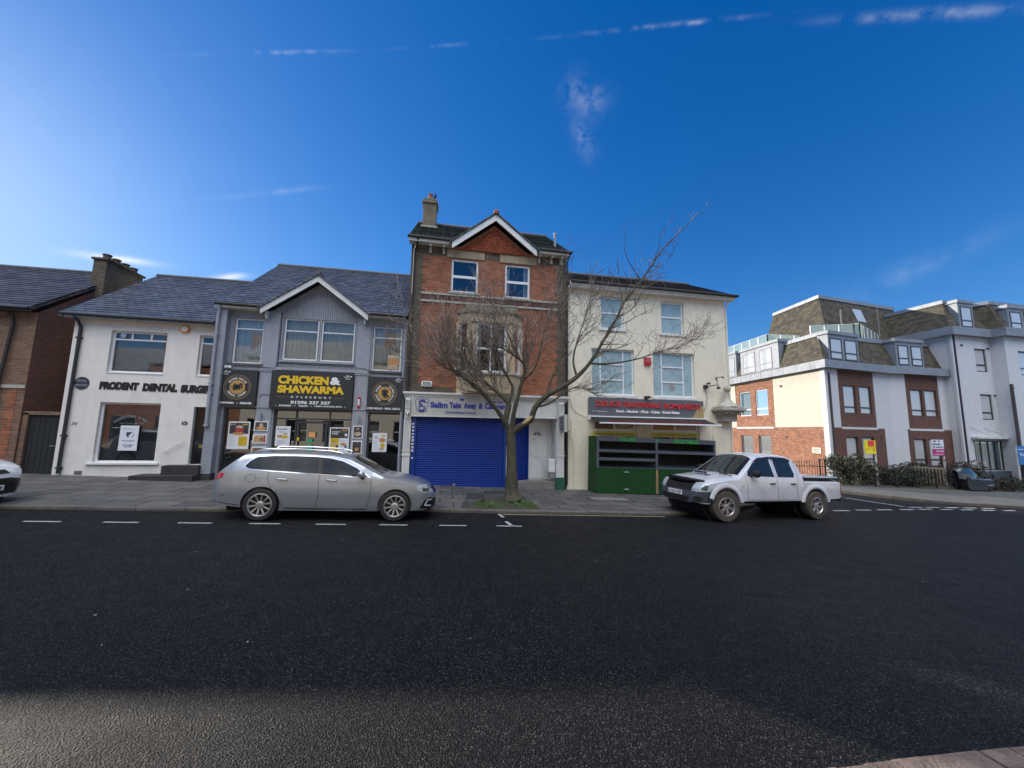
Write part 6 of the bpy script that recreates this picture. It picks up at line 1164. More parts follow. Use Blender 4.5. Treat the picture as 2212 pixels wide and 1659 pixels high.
print('twigs', cnt[0])
tw.build('twigs', MATS['twig'], tr, normals=False)

# ---------------------------------------------------------------- shrubs, railings and boards before the flats
def bush(label, c, r, n, cols, seed, leaf=.05, cat='bush', group='shrubs in front of the flats', stems=True, name='garden_shrub'):
    rng = random.Random(seed); zb = pave_z(c[0], c[1]) - .1; s = thing(name, label, cat, (c[0], c[1], zb), group=group); gs = [G() for _ in cols]; lob = [(rng.uniform(-.75, .75), rng.uniform(-.6, .6), rng.uniform(.35, .95), rng.uniform(.28, .5)) for _ in range(16)]
    for i in range(n):
        a, b_, cz, rr = lob[rng.randrange(len(lob))]; u = Vector((rng.gauss(0, 1), rng.gauss(0, 1), rng.gauss(0, 1))).normalized() * rr * rng.uniform(.55, 1.0) ** .5
        x, y, z = c[0] + (a + u.x) * r[0], c[1] + (b_ + u.y) * r[1], zb + max(.02, (cz * .8 + u.z * .6)) * r[2]
        if rng.random() < .25: z = zb + rng.uniform(0, .5) * r[2]
        A1 = Vector((rng.gauss(0, 1), rng.gauss(0, 1), rng.gauss(.3, .7))).normalized(); B1 = A1.cross(Vector((rng.gauss(0, 1), rng.gauss(0, 1), rng.gauss(0, 1)))).normalized(); L0 = leaf * rng.uniform(.6, 1.4); p = Vector((x, y, z))
        gs[rng.randrange(len(cols)) if z < zb + r[2] * .6 else (rng.randrange(len(cols)))].add([tuple(p - A1 * L0), tuple(p + B1 * L0 * .45), tuple(p + A1 * L0), tuple(p - B1 * L0 * .45)], [(0, 1, 2, 3)])
    for q, m in zip(gs, cols): q.build('foliage', MATS[m], s, normals=False)
    if stems:
        g = G()
        for k in range(14): a = rng.uniform(0, 6.28); g.tube([(c[0] + .15 * r[0] * math.cos(a), c[1] + .15 * r[1] * math.sin(a), zb), (c[0] + .4 * r[0] * math.cos(a), c[1] + .4 * r[1] * math.sin(a), zb + r[2] * .5), (c[0] + .75 * r[0] * math.cos(a), c[1] + .6 * r[1] * math.sin(a), zb + r[2] * .85)], [.025, .018, .006], 5)
        g.build('stems', MATS['twig'], s)
mat('leaf_dark', (.014, .022, .010), .55, vary=.4); mat('leaf_mid', (.026, .036, .014), .5, vary=.35); mat('leaf_pale', (.11, .105, .055), .5, vary=.3); mat('leaf_brown', (.050, .034, .021), .7, vary=.4); mat('leaf_purple', (.045, .02, .022), .6, vary=.3)
bush('large dark shrub with pale leaf tips beside the yellow estate board', (23.6, 19.0), (1.65, .75, 2.0), 8000, ['leaf_dark', 'leaf_dark', 'leaf_mid', 'leaf_pale'], 1, .055)
bush('low dark shrub between the first and second estate boards', (26.6, 19.35), (1.75, .6, 1.45), 6000, ['leaf_dark', 'leaf_mid', 'leaf_dark', 'leaf_brown'], 2, .05)
bush('dark trimmed shrub behind the pale pickets', (29.4, 20.0), (1.7, .5, 1.6), 6000, ['leaf_dark', 'leaf_dark', 'leaf_brown'], 3, .05)
bush('dark purple tinged shrub right of the LET BY board', (33.0, 19.75), (1.9, .6, 1.85), 6500, ['leaf_dark', 'leaf_purple', 'leaf_mid'], 4, .05)
bush('low brownish heather mound beside the parked scooter', (33.2, 18.5), (1.8, .6, 1.0), 6500, ['leaf_brown', 'leaf_mid', 'leaf_dark'], 5, .035, stems=False)
bush('low brownish heather mound beside the blue board', (36.2, 18.7), (1.7, .6, 1.0), 6000, ['leaf_brown', 'leaf_mid', 'leaf_dark'], 6, .035, stems=False)
bush('small green shrub on the bank left of the scooter', (27.6, 18.95), (1.5, .5, 1.15), 5000, ['leaf_mid', 'leaf_dark'], 7, .04, stems=False)
struct(sheet('planting_bed', [(22.2, 18.4), (24, 18.25), (38.5, 17.9), (38.5, 19.9), (22.6, 19.9)], pave_z, MATS['earth'], .02, .05))
s = thing('railing', 'spiked iron railing before the sunlit end wall of the flats', 'railing', (19.6, 18.3, -.7)); g = G(); a, c = Vector((19.75, 19.6, 0)), Vector((22.3, 18.6, 0)); zz = pave_z(21, 18.5)
for k in range(22):
    p = a.lerp(c, k / 21); r = .014 if k not in (13, 15) else .045; h = 1.15 if k not in (13, 15) else 1.28; g.tube([(p.x, p.y, zz), (p.x, p.y, zz + h)], r, 6); g.tube([(p.x, p.y, zz + h), (p.x, p.y, zz + h + .05), (p.x, p.y, zz + h + .14)], [r, r * 1.8, .002], 6)
g.build('bars', MATS['rust_iron'], s); g = G()
for z in (.25, .95): g.bar((a.x, a.y, zz + z), (c.x, c.y, zz + z), .02, .04)
g.build('rail', MATS['rust_iron'], s)
s = thing('picket_fence', 'short run of pale worn pickets in front of the trimmed dark shrub', 'fence', (28.6, 19.3, -1.0)); g = G()
for k in range(9): x = 28.75 + k * .22; y = 19.42 - k * .03; z = pave_z(x, y); g.box(x - .03, x + .03, y - .015, y + .015, z + .20 + .0 * k, z + 1.25 - k * .02)
g.build('pickets', mat('picket_wood', (.24, .21, .16), .85, vary=.25), s); g = G(); g.bar((28.4, 19.48, .22), (30.75, 19.18, .12), .05, .07); g.build('rail', MATS['picket_wood'], s)
s = thing('wire_fence', 'thin dark post and wire fence along the planted bank', 'fence', (24, 18.3, -.9)); g = G()
for k in range(9):
    x = 24.2 + k * 1.45; z = pave_z(x, 18.3); g.box(x - .03, x + .03, 18.27, 18.33, z - .1, z + 1.0)
for zz in (.4, .8): g.tube([(24.2, 18.3, pave_z(24.2, 18.3) + zz), (35.8, 18.3, pave_z(35.8, 18.3) + zz)], .006, 4)
g.build('posts', MATS['rust_iron'], s)
def board(label, x, y, px, ztop, parts, w, h, side=-1, ph=None):
    zb = pave_z(x, y); s = thing('estate_board', label, 'sign', (x, y, zb), group='estate agent boards'); g = G(); g.box(px - .045, px + .045, y - .035, y + .035, zb - .1, ztop - .03); g.build('post', MATS['post_white'], s, bevel=.005)
    fr = FR((px + side * w if side < 0 else px, y - .05, 0)); g = G(fr); g.box(0, w, -.015, .012, ztop - h, ztop); g.build('panel', MATS[parts[0][1]], s)
    for i, q in enumerate(parts[1:]):
        g = G(fr); dd = -.017 - .0015 * i
        if q[0] == 'r': g.quad((q[2] * w, dd, ztop - h + q[4] * h), (q[3] * w, dd, ztop - h + q[4] * h), (q[3] * w, dd, ztop - h + q[5] * h), (q[2] * w, dd, ztop - h + q[5] * h))
        else: text(g, q[6], q[2] * w, q[3] * w, ztop - h + q[4] * h, ztop - h + q[5] * h, dd, .004, .02)
        g.build('print' if q[0] == 'r' else 'lettering', MATS[q[1]], s, normals=False)
board('bright yellow and red estate agent board on a pale post by the big shrub', 25.45, 19.15, 25.5, 1.80, [('', 'yellow_board'), ('r', 'board_red', .3, .88, .5, .98), ('t', 'yellow_board', .36, .82, .54, .62, 'Connells'), ('t', 'board_red', .12, .5, .32, .38, 'FOR SALE'), ('r', 'amber', .7, .9, .2, .42)], .80, .80)
board('white and magenta LET BY estate board before the second brick bay', 31.7, 19.8, 31.70, 1.90, [('', 'poster_white'), ('r', 'magenta', .0, 1, .0, .42), ('t', 'sign_white', .3, .95, .2, .36, 'Let by'), ('t', 'sign_white', .1, .85, .06, .12, '01296 398383'), ('t', 'slate_blue', .06, .72, .66, .80, 'brown'), ('t', 'slate_blue', .06, .95, .46, .61, '& merry'), ('r', 'poster_red', .1, .36, .87, .95), ('r', 'board_blue', .55, .66, .86, .96)], .95, 1.02)
board('blue board on a white post at the far right edge', 36.5, 19.0, 36.38, 1.6, [('', 'board_blue'), ('t', 'poster_white', .08, .4, .45, .62, 'The'), ('r', 'poster_white', .0, 1, .8, .83)], 1.3, 1.2, side=1)
# ---------------------------------------------------------------- vehicles: x forward from the tail, y to the left, z up
def lerp_tab(tab, x):
    if x <= tab[0][0]: return tab[0][1]
    for (a, p), (b, q) in zip(tab, tab[1:]):
        if x <= b: t = (x - a) / (b - a); return p + (q - p) * t
    return tab[-1][1]
def smooth_tab(tab, x, w=.05): return (lerp_tab(tab, x - w) + lerp_tab(tab, x) * 2 + lerp_tab(tab, x + w)) / 4
def car_body(L, top, bot, half, belt, tumble, prof, axles, rw, crown=.06, rnd=.10, name='body', arch_w=.30):
    xs = sorted({0.0, L} | {round(L * i / 90, 4) for i in range(91)} | {.02, .05, .09, L - .02, L - .05, L - .09}); P = []; NS, NT = 12, 9; rows = []
    for x in xs:
        zt, zb, W_ = smooth_tab(top, x, .03), smooth_tab(bot, x), smooth_tab(half, x, .02); bz = lerp_tab(belt, x)
        def w(z):
            lo = lerp_tab(prof, z); k = 1.0 if z < bz else 1 - (z - bz) * tumble - .035 * min(1, (z - bz) / .06) * 0
            return W_ * lo * k
        rr = min(rnd, (zt - zb) * .45); zr = zt - rr; row = [(0, zb), (w(zb) * .8, zb)]
        for i in range(NS + 1): z = zb + .03 + (zr - zb - .03) * i / NS; row.append((w(z), z))
        wr = w(zr)
        for i in range(1, NT): a = math.pi / 2 * i / NT; y = wr * math.cos(a) ** .72 if i < NT else 0; row.append((y * (1 - 0), zr + (rr - crown) * min(1, math.sin(a) * 1.25 if math.sin(a) < .8 else 1) + crown * (1 - (y / wr) ** 2)))
        row.append((0, zt)); rows.append([(x, -y, z) for y, z in row] + [(x, y, z) for y, z in reversed(row[1:-1])])
    n = len(rows[0]); V = [p for r in rows for p in r]; F = []
    for i in range(len(rows) - 1):
        for k in range(n): F.append((i * n + k, i * n + (k + 1) % n, (i + 1) * n + (k + 1) % n, (i + 1) * n + k))
    F += [list(range(n)), list(range((len(rows) - 1) * n, len(rows) * n))]
    me = bpy.data.meshes.new(name); me.from_pydata(V, [], F); bm = bmesh.new(); bm.from_mesh(me); bmesh.ops.recalc_face_normals(bm, faces=bm.faces); bm.to_mesh(me); bvh = BVHTree.FromBMesh(bm); bm.free()
    o = bpy.data.objects.new(name, me); COL.objects.link(o)
    Wm = max(h for _, h in half)
    for ax in axles:
        for sgn in (-1, 1):
            g = G(); g.lathe([(rw, 0), (rw, sgn * arch_w * 2)], (ax[0], sgn * (Wm - arch_w), ax[1]), 'y', 40); c = g.build('cut', [], None); m = o.modifiers.new('b', 'BOOLEAN'); m.operation = 'DIFFERENCE'; m.object = c; m.solver = 'EXACT'; ax_o = c
            dg = bpy.context.evaluated_depsgraph_get(); nm = bpy.data.meshes.new_from_object(o.evaluated_get(dg)); o.modifiers.clear(); old = o.data; o.data = nm; bpy.data.meshes.remove(old); cm = c.data; bpy.data.objects.remove(c); bpy.data.meshes.remove(cm)
    me = o.data; me.name = name; boxuv(me); me.polygons.foreach_set('use_smooth', [True] * len(me.polygons)); me.set_sharp_from_angle(angle=R(32)); return o, bvh
def grid_poly(poly, step):
    bm = bmesh.new(); bm.faces.new([bm.verts.new((a, b, 0)) for a, b in poly])
    for ax in (0, 1):
        lo = min(p[ax] for p in poly); hi = max(p[ax] for p in poly); k = lo + step
        while k < hi - 1e-4:
            no = (1, 0, 0) if ax == 0 else (0, 1, 0); co = (k, 0, 0) if ax == 0 else (0, k, 0); bmesh.ops.bisect_plane(bm, geom=bm.verts[:] + bm.edges[:] + bm.faces[:], plane_co=co, plane_no=no); k += step
    V = [tuple(v.co) for v in bm.verts]; bm.verts.index_update(); F = [[v.index for v in f.verts] for f in bm.faces]; bm.free(); return V, F
def project(g, bvh, poly, place, direction, off=.004, step=.06):
    """drape a flat outline on the body: place(a,b) gives the ray start, direction its way"""
    V, F = grid_poly(poly, step); d = Vector(direction).normalized(); P = []; ok = []
    for a, b, _ in V:
        h = bvh.ray_cast(Vector(place(a, b)), d, 6.0)
        if h[0] is None: P.append(None)
        else: n_ = h[1] if h[1].dot(d) < 0 else -h[1]; P.append(tuple(h[0] - d * off * .6 + n_ * off * .6))
    idx = {}; Q = []
    for i, p in enumerate(P):
        if p is not None: idx[i] = len(Q); Q.append(p)
    g.add(Q, [[idx[i] for i in f] for f in F if all(i in idx for i in f)])
def strip_poly(pts, w):
    """outline of a thin band following pts"""
    L_, R_ = [], []
    for i, p in enumerate(pts):
        a = Vector(pts[max(i - 1, 0)]); b = Vector(pts[min(i + 1, len(pts) - 1)]); t = (b - a).normalized(); L_.append((p[0] - t.y * w / 2, p[1] + t.x * w / 2)); R_.append((p[0] + t.y * w / 2, p[1] - t.x * w / 2))
    return L_, R_
def project_strip(g, bvh, pts, w, place, direction, off=.005, n=10, closed=False):
    P = [Vector(p) for p in pts]; D = []
    if closed: P = P + [P[0]]
    for i in range(len(P) - 1):
        for j in range(n): D.append(tuple(P[i].lerp(P[i + 1], j / n)))
    D.append(tuple(P[-1])); A, B = strip_poly(D, w); d = Vector(direction).normalized(); Q = []
    for a, b in zip(A, B):
        for q in (a, b):
            h = bvh.ray_cast(Vector(place(*q)), d, 6.0); Q.append(None if h[0] is None else tuple(h[0] - d * off))
    for i in range(len(D) - 1):
        q = (Q[2 * i], Q[2 * i + 1], Q[2 * i + 3], Q[2 * i + 2])
        if all(x is not None for x in q): g.add(q, [(0, 1, 2, 3)])
def wheel(par, x, y, z, r, w, rim_r, side, spokes, rim_m='alloy', tyre_m='tyre', steer=0.0, style=0):
    """side = -1: outer face towards -y"""
    M_ = Matrix.Translation((x, y, z)) @ Matrix.Rotation(steer, 4, 'Z')
    def tf(g): g.v = [M_ @ v for v in g.v]; return g
    s = side; g = G(); h = w / 2; g.lathe([(rim_r, -h * .9), (rim_r + .012, -h), (r * .93, -h * .98), (r * .985, -h * .8), (r, -h * .55), (r, h * .55), (r * .985, h * .8), (r * .93, h * .98), (rim_r + .012, h), (rim_r, h * .9)], (0, 0, 0), 'y', 56, cap=False); wo_ = tf(g).build('wheel', MATS[tyre_m], par, smooth=True, local=True)
    g = G(); f = s * h; g.lathe([(rim_r + .004, f * .94), (rim_r - .012, f * .98), (rim_r - .02, f * .86), (rim_r - .03, f * .2), (rim_r - .035, -f * .8)], (0, 0, 0), 'y', 56, cap=False)
    for k in range(spokes):
        a = 2 * math.pi * (k + .3) / spokes
        def pp(rad, da, d_): return (rad * math.cos(a + da), f * d_, rad * math.sin(a + da))
        if style == 0: prs = [(.10, .06)]
        else: prs = [(.19, .05)]
        if style == 0:
            V = [pp(.055, -.28, .74), pp(.055, .28, .74), pp(rim_r - .02, .085, .90), pp(rim_r - .02, -.085, .90), pp(.055, -.28, .5), pp(.055, .28, .5), pp(rim_r - .02, .085, .68), pp(rim_r - .02, -.085, .68)]; g.add(V, [(0, 1, 2, 3), (0, 4, 5, 1), (1, 5, 6, 2), (2, 6, 7, 3), (3, 7, 4, 0), (7, 6, 5, 4)])
        else:
            for off_ in (-.17, .17):
                V = [pp(.06, off_ * .9 - .22, .80), pp(.06, off_ * .9 + .22, .80), pp(rim_r - .02, off_ * 1.0 + .065, .9), pp(rim_r - .02, off_ * 1.0 - .065, .9), pp(.06, off_ * .9 - .22, .5), pp(.06, off_ * .9 + .22, .5), pp(rim_r - .02, off_ + .065, .6), pp(rim_r - .02, off_ - .065, .6)]; g.add(V, [(0, 1, 2, 3), (0, 4, 5, 1), (1, 5, 6, 2), (2, 6, 7, 3), (3, 7, 4, 0), (7, 6, 5, 4)])
    g.lathe([(.075, f * .5), (.075, f * .78), (.045, f * .84), (.03, f * .84)], (0, 0, 0), 'y', 20); tf(g).build('rim', MATS[rim_m], wo_, local=True, bevel=.003)
    g = G(); g.lathe([(rim_r - .04, f * .1), (rim_r * .55, f * .12), (.05, f * .12)], (0, 0, 0), 'y', 30); tf(g).build('brake_disc', MATS['wheel_dark'], wo_, local=True)
    return wo_
mat('tyre', (.016, .016, .017), .75, vary=.15, bmp=.2, bscale=120); mat('tyre_dusty', (.062, .052, .042), .9, vary=.3, bmp=.5, bscale=60); mat('alloy', (.62, .62, .63), .28, metal=.85, vary=.05); mat('wheel_dark', (.02, .02, .022), .5)
mat('car_grey', (.36, .385, .43), .30, metal=.6, vary=.02, coat=1.0); mat('car_white', (.54, .55, .59), .28, vary=.05, coat=.8, grime=.3); mat('car_white_clean', (.66, .66, .67), .25, vary=.02, coat=1.0)
mat('car_glass', (.010, .013, .017), .02, vary=0, spec=.4); mat('chrome', (.75, .76, .78), .12, metal=1.0, vary=0); mat('car_black', (.012, .012, .013), .35, vary=.1); mat('bumper_plastic', (.035, .042, .055), .55, vary=.12); mat('lamp_glass', (.36, .42, .45), .06, vary=.12, vscale=14, coat=1.0); mat('lamp_dark', (.05, .055, .06), .1, vary=.3, coat=1.0); mat('lamp_red', (.38, .01, .02), .15, vary=.15, coat=1.0); mat('arch_liner', (.012, .012, .013), .9)
def arch(g, ax, rw, W_, aw): 
    for sgn in (-1, 1): g.lathe([(rw * .998, sgn * .0), (rw * .998, -sgn * .0 - sgn * aw * .0)], (ax[0], sgn * W_, ax[1]), 'y', 4) if False else None

# ---- grey estate
EL = 4.77
et = [(0, .60), (.03, .86), (.10, 1.00), (.35, 1.24), (.56, 1.415), (.70, 1.44), (1.2, 1.468), (1.9, 1.478), (2.4, 1.458), (2.75, 1.40), (3.1, 1.245), (3.45, 1.075), (3.62, 1.01), (4.0, .955), (4.35, .88), (4.58, .79), (4.70, .70), (4.77, .58)]
eb = [(0, .40), (.12, .31), (.6, .26), (1.0, .19), (3.9, .19), (4.5, .21), (4.77, .27)]
eh = [(0, .60), (.05, .74), (.18, .85), (.45, .905), (1.0, .918), (3.6, .918), (4.1, .905), (4.45, .85), (4.65, .73), (4.77, .55)]
RX, FX, RW = 1.04, 3.84, .385
car = thing('estate_car', 'silver grey estate car with black windows parked facing right', 'car', (-4.84, 9.98, road_z(-4.84)), rot=(0, R(2.0), R(2.6)), group=None)
def vbody(o, par, m): o.parent = par; ORG[o.name] = Vector((0, 0, 0)); o.data.materials.clear(); o.data.materials.append(MATS[m]); return o
SY = .90
bd, bv = car_body(EL, et, eb, eh, [(0, 1.02), (1.2, 1.0), (3.6, .93), (4.77, .9)], .40, [(.15, .92), (.30, .965), (.38, .975), (.60, 1.0), (.80, .992), (1.02, .965), (1.6, .955)], [(RX, .335), (FX, .335)], RW, crown=.045, rnd=.075)
vbody(bd, car, 'car_grey')
sideR = (lambda a, b: (a, -3, b), (0, 1, 0)); sideL = (lambda a, b: (a, 3, b), (0, -1, 0))
dlo = [(.62, 1.12), (.72, 1.25), (.84, 1.33), (1.16, 1.368), (1.6, 1.38), (2.04, 1.378), (2.35, 1.355), (2.62, 1.30), (2.92, 1.17), (3.24, .96), (3.0, .962), (2.4, .99), (1.7, 1.02), (1.16, 1.045), (.74, 1.068)]
def side_parts(bv, par, fn):
    for pl, dr in (sideR, sideL): fn(pl, dr)
def est_side(pl, dr):
    g = G(); project(g, bv, dlo, pl, dr, .004, .05); g.build('side_window', MATS['car_glass'], car, local=True, smooth=True, normals=False)
    g = G(); project_strip(g, bv, dlo, .02, pl, dr, .011, 6, True); g.build('chrome_trim', MATS['chrome'], car, local=True, normals=False)
    g = G(); [project_strip(g, bv, q, w_, pl, dr, .008, 6) for q, w_ in (([(1.28, 1.05), (1.36, 1.365)], .03), ([(1.10, 1.06), (1.24, 1.36)], .018), ([(2.17, 1.01), (2.12, 1.36)], .09))]; g.build('window_pillar', MATS['car_black'], car, local=True, normals=False)
    g = G(); [project_strip(g, bv, q, .008, pl, dr, .003, 8) for q in ([(2.16, 1.0), (2.18, .5), (2.12, .24)], [(3.27, .93), (3.28, .6), (3.22, .25)], [(1.14, 1.04), (1.12, .92), (1.2, .72), (1.42, .42), (1.5, .25)], [(1.5, .25), (3.22, .25)])]
    project_strip(g, bv, [(.80 + .105 * math.cos(R(a)), .88 + .085 * math.sin(R(a))) for a in range(0, 360, 30)], .006, pl, dr, .003, 2, True); g.build('panel_gap', MATS['car_black'], car, local=True, normals=False)
    g = G(); project_strip(g, bv, [(1.52, .275), (3.2, .265)], .018, pl, dr, .006, 10); project_strip(g, bv, [(.05, .40), (.62, .33)], .016, pl, dr, .006, 6); g.build('sill_trim', MATS['chrome'], car, local=True, normals=False)
    s_ = -1 if dr[1] > 0 else 1
    for x in (1.42, 2.43):
        h = bv.ray_cast(Vector(pl(x, .87)), Vector(dr), 6)[0]; g = G(); y = h.y; g.tube([(x - .11, y, .88), (x - .09, y + s_ * .022, .885), (x + .09, y + s_ * .024, .875), (x + .11, y, .87)], [.012, .016, .016, .012], 8); g.build('door_handle', MATS['car_grey'], car, local=True, smooth=True)
    h = bv.ray_cast(Vector(pl(3.10, .98)), Vector(dr), 6)[0]; y = h.y; g = G(); g.tube([(3.12, y, .985), (3.10, y + s_ * .07, .99), (3.075, y + s_ * .12, 1.03), (3.05, y + s_ * .19, 1.035), (3.045, y + s_ * .215, 1.03)], [.03, .035, .075, .07, .03], 12); m_ = g.build('wing_mirror', MATS['car_grey'], car, local=True, smooth=True)
    g = G(); g.tube([(3.11, y, .95), (3.09, y + s_ * .12, .955)], [.03, .035], 8); g.build('mirror_foot', MATS['car_black'], m_, local=True, smooth=True)
    # lamps wrapping round the corners
    g = G(); project(g, bv, [(4.28, .80), (4.33, .70), (4.50, .63), (4.72, .66), (4.72, .75), (4.50, .80)], pl, dr, .006, .04); project_strip(g, bv, [(4.28, .80), (4.5, .80), (4.68, .755)], .012, pl, dr, .009, 5); g.build('headlight', MATS['lamp_glass'], car, local=True, smooth=True, normals=False)
    g = G(); project(g, bv, [(4.42, .745), (4.46, .67), (4.60, .665), (4.62, .74)], pl, dr, .009, .03); g.build('lamp_unit', MATS['lamp_dark'], car, local=True, smooth=True, normals=False)
    g = G(); project(g, bv, [(.03, .84), (.10, .83), (.22, .87), (.27, .96), (.13, .995), (.07, .97)], pl, dr, .006, .03); g.build('rear_light', MATS['lamp_red'], car, local=True, smooth=True, normals=False)
    g = G(); project(g, bv, [(4.40, .28), (4.50, .46), (4.62, .52), (4.76, .50), (4.76, .33), (4.62, .27)], pl, dr, .007, .03); g.build('bumper_intake', MATS['car_black'], car, local=True, smooth=True, normals=False)
    g = G(); project_strip(g, bv, [(4.69, .475), (4.58, .465), (4.52, .35), (4.68, .335)], .02, pl, dr, .012, 5); g.build('daytime_light', MATS['poster_white'], car, local=True, normals=False)
    g = G(); project_strip(g, bv, [(3.32, .83), (3.42, .825), (3.44, .84)], .012, pl, dr, .006, 3); project_strip(g, bv, [(.26, .53), (.32, .53)], .014, pl, dr, .006, 2); g.build('side_badge', MATS['chrome'], car, local=True, normals=False)
    g = G(); g.tube([(.80, s_ * .60, 1.46), (.86, s_ * .615, 1.492), (1.6, s_ * .63, 1.515), (2.3, s_ * .625, 1.50), (2.52, s_ * .615, 1.468), (2.58, s_ * .61, 1.44)], [.012, .016, .018, .018, .016, .012], 8); g.build('roof_rail', MATS['chrome'], car, local=True, smooth=True)
side_parts(bv, car, est_side)
dn = lambda a, b: (a, b, 3)
g = G(); project(g, bv, [(2.86, -.50), (3.50, -.66), (3.56, -.3), (3.57, .3), (3.50, .66), (2.86, .50), (2.80, .25), (2.80, -.25)], dn, (0, 0, -1), .004, .06); g.build('windscreen', MATS['car_glass'], car, local=True, smooth=True, normals=False)
g = G(); project(g, bv, [(.16, -.5), (.48, -.48), (.5, 0), (.48, .48), (.16, .5)], dn, (0, 0, -1), .004, .06); g.build('rear_window', MATS['car_glass'], car, local=True, smooth=True, normals=False)
g = G(); project_strip(g, bv, [(3.62, -.72), (4.1, -.66), (4.5, -.5)], .007, dn, (0, 0, -1), .003, 6); project_strip(g, bv, [(3.62, .72), (4.1, .66), (4.5, .5)], .007, dn, (0, 0, -1), .003, 6); project_strip(g, bv, [(4.5, -.5), (4.56, 0), (4.5, .5)], .007, dn, (0, 0, -1), .003, 6); g.build('bonnet_gap', MATS['car_black'], car, local=True, normals=False)
fr_ = lambda a, b: (6, a, b)
g = G(); project(g, bv, [(-.46, .60), (.46, .60), (.46, .73), (-.46, .73)], fr_, (-1, 0, 0), .005, .05); project(g, bv, [(-.5, .30), (.5, .30), (.55, .42), (-.55, .42)], fr_, (-1, 0, 0), .005, .05); g.build('grille', MATS['car_black'], car, local=True, normals=False)
g = G(); [project_strip(g, bv, [(-.46, z), (.46, z)], .012, fr_, (-1, 0, 0), .010, 8) for z in (.635, .69)]; project(g, bv, [(.07 * math.cos(R(a)), .665 + .07 * math.sin(R(a))) for a in range(0, 360, 24)], fr_, (-1, 0, 0), .014, .05); g.build('grille_badge', MATS['chrome'], car, local=True, normals=False)
for (x, sp) in ((RX, 0), (FX, 0)):
    for s_ in (-1, 1): wheel(car, x, s_ * (.918 - .115), .335, .335, .225, .236, s_, 10)
for x in (RX, FX): g = G(); g.lathe([(RW + .004, -.60), (RW + .004, .60)], (x, 0, .335), 'y', 40); g.build('wheel_well', MATS['arch_liner'], car, local=True)
g = G(); g.box(.3, 4.4, -.6, .6, .17, .3); g.build('underbody', MATS['arch_liner'], car, local=True)
car.scale = (.985, SY, 1.0)

# ---- white pickup
PL = 5.25
pt_ = [(0, 1.06), (.03, 1.12), (.1, 1.14), (1.55, 1.14), (1.60, 1.16), (1.64, 1.40), (1.72, 1.66), (1.82, 1.77), (2.1, 1.81), (2.7, 1.815), (3.05, 1.785), (3.2, 1.73), (3.5, 1.52), (3.85, 1.27), (3.98, 1.19), (4.3, 1.16), (4.75, 1.10), (5.0, 1.03), (5.12, .92), (5.22, .72), (5.25, .6)]
pb_ = [(0, .62), (.15, .55), (1.6, .50), (3.7, .50), (4.6, .44), (5.0, .42), (5.25, .46)]
ph_ = [(0, .80), (.04, .86), (.3, .875), (3.8, .88), (4.3, .885), (4.7, .87), (5.0, .80), (5.15, .70), (5.25, .60)]
TX, UX, TW = 1.13, 4.40, .47
ang = math.atan2(.53, 3.39)
trk = thing('pickup_truck', 'white double cab pickup with black bonnet guard parked facing left', 'truck', (12.36, 11.32, road_z(12.36)), rot=(0, R(-2.0), math.pi + ang))
bd, bt = car_body(PL, pt_, pb_, ph_, [(0, 1.16), (1.6, 1.16), (5.25, 1.10)], .36, [(.4, .95), (.6, .985), (.85, 1.0), (1.05, .99), (1.2, .975), (1.9, .965)], [(TX, .42), (UX, .42)], TW, crown=.05, rnd=.10, name='body', arch_w=.34)
vbody(bd, trk, 'car_white')
wf = [(3.66, 1.20), (3.54, 1.34), (3.26, 1.565), (3.08, 1.655), (2.72, 1.69), (2.68, 1.18)]; wr = [(2.55, 1.18), (2.57, 1.69), (2.12, 1.68), (1.97, 1.64), (1.90, 1.26), (1.96, 1.18)]
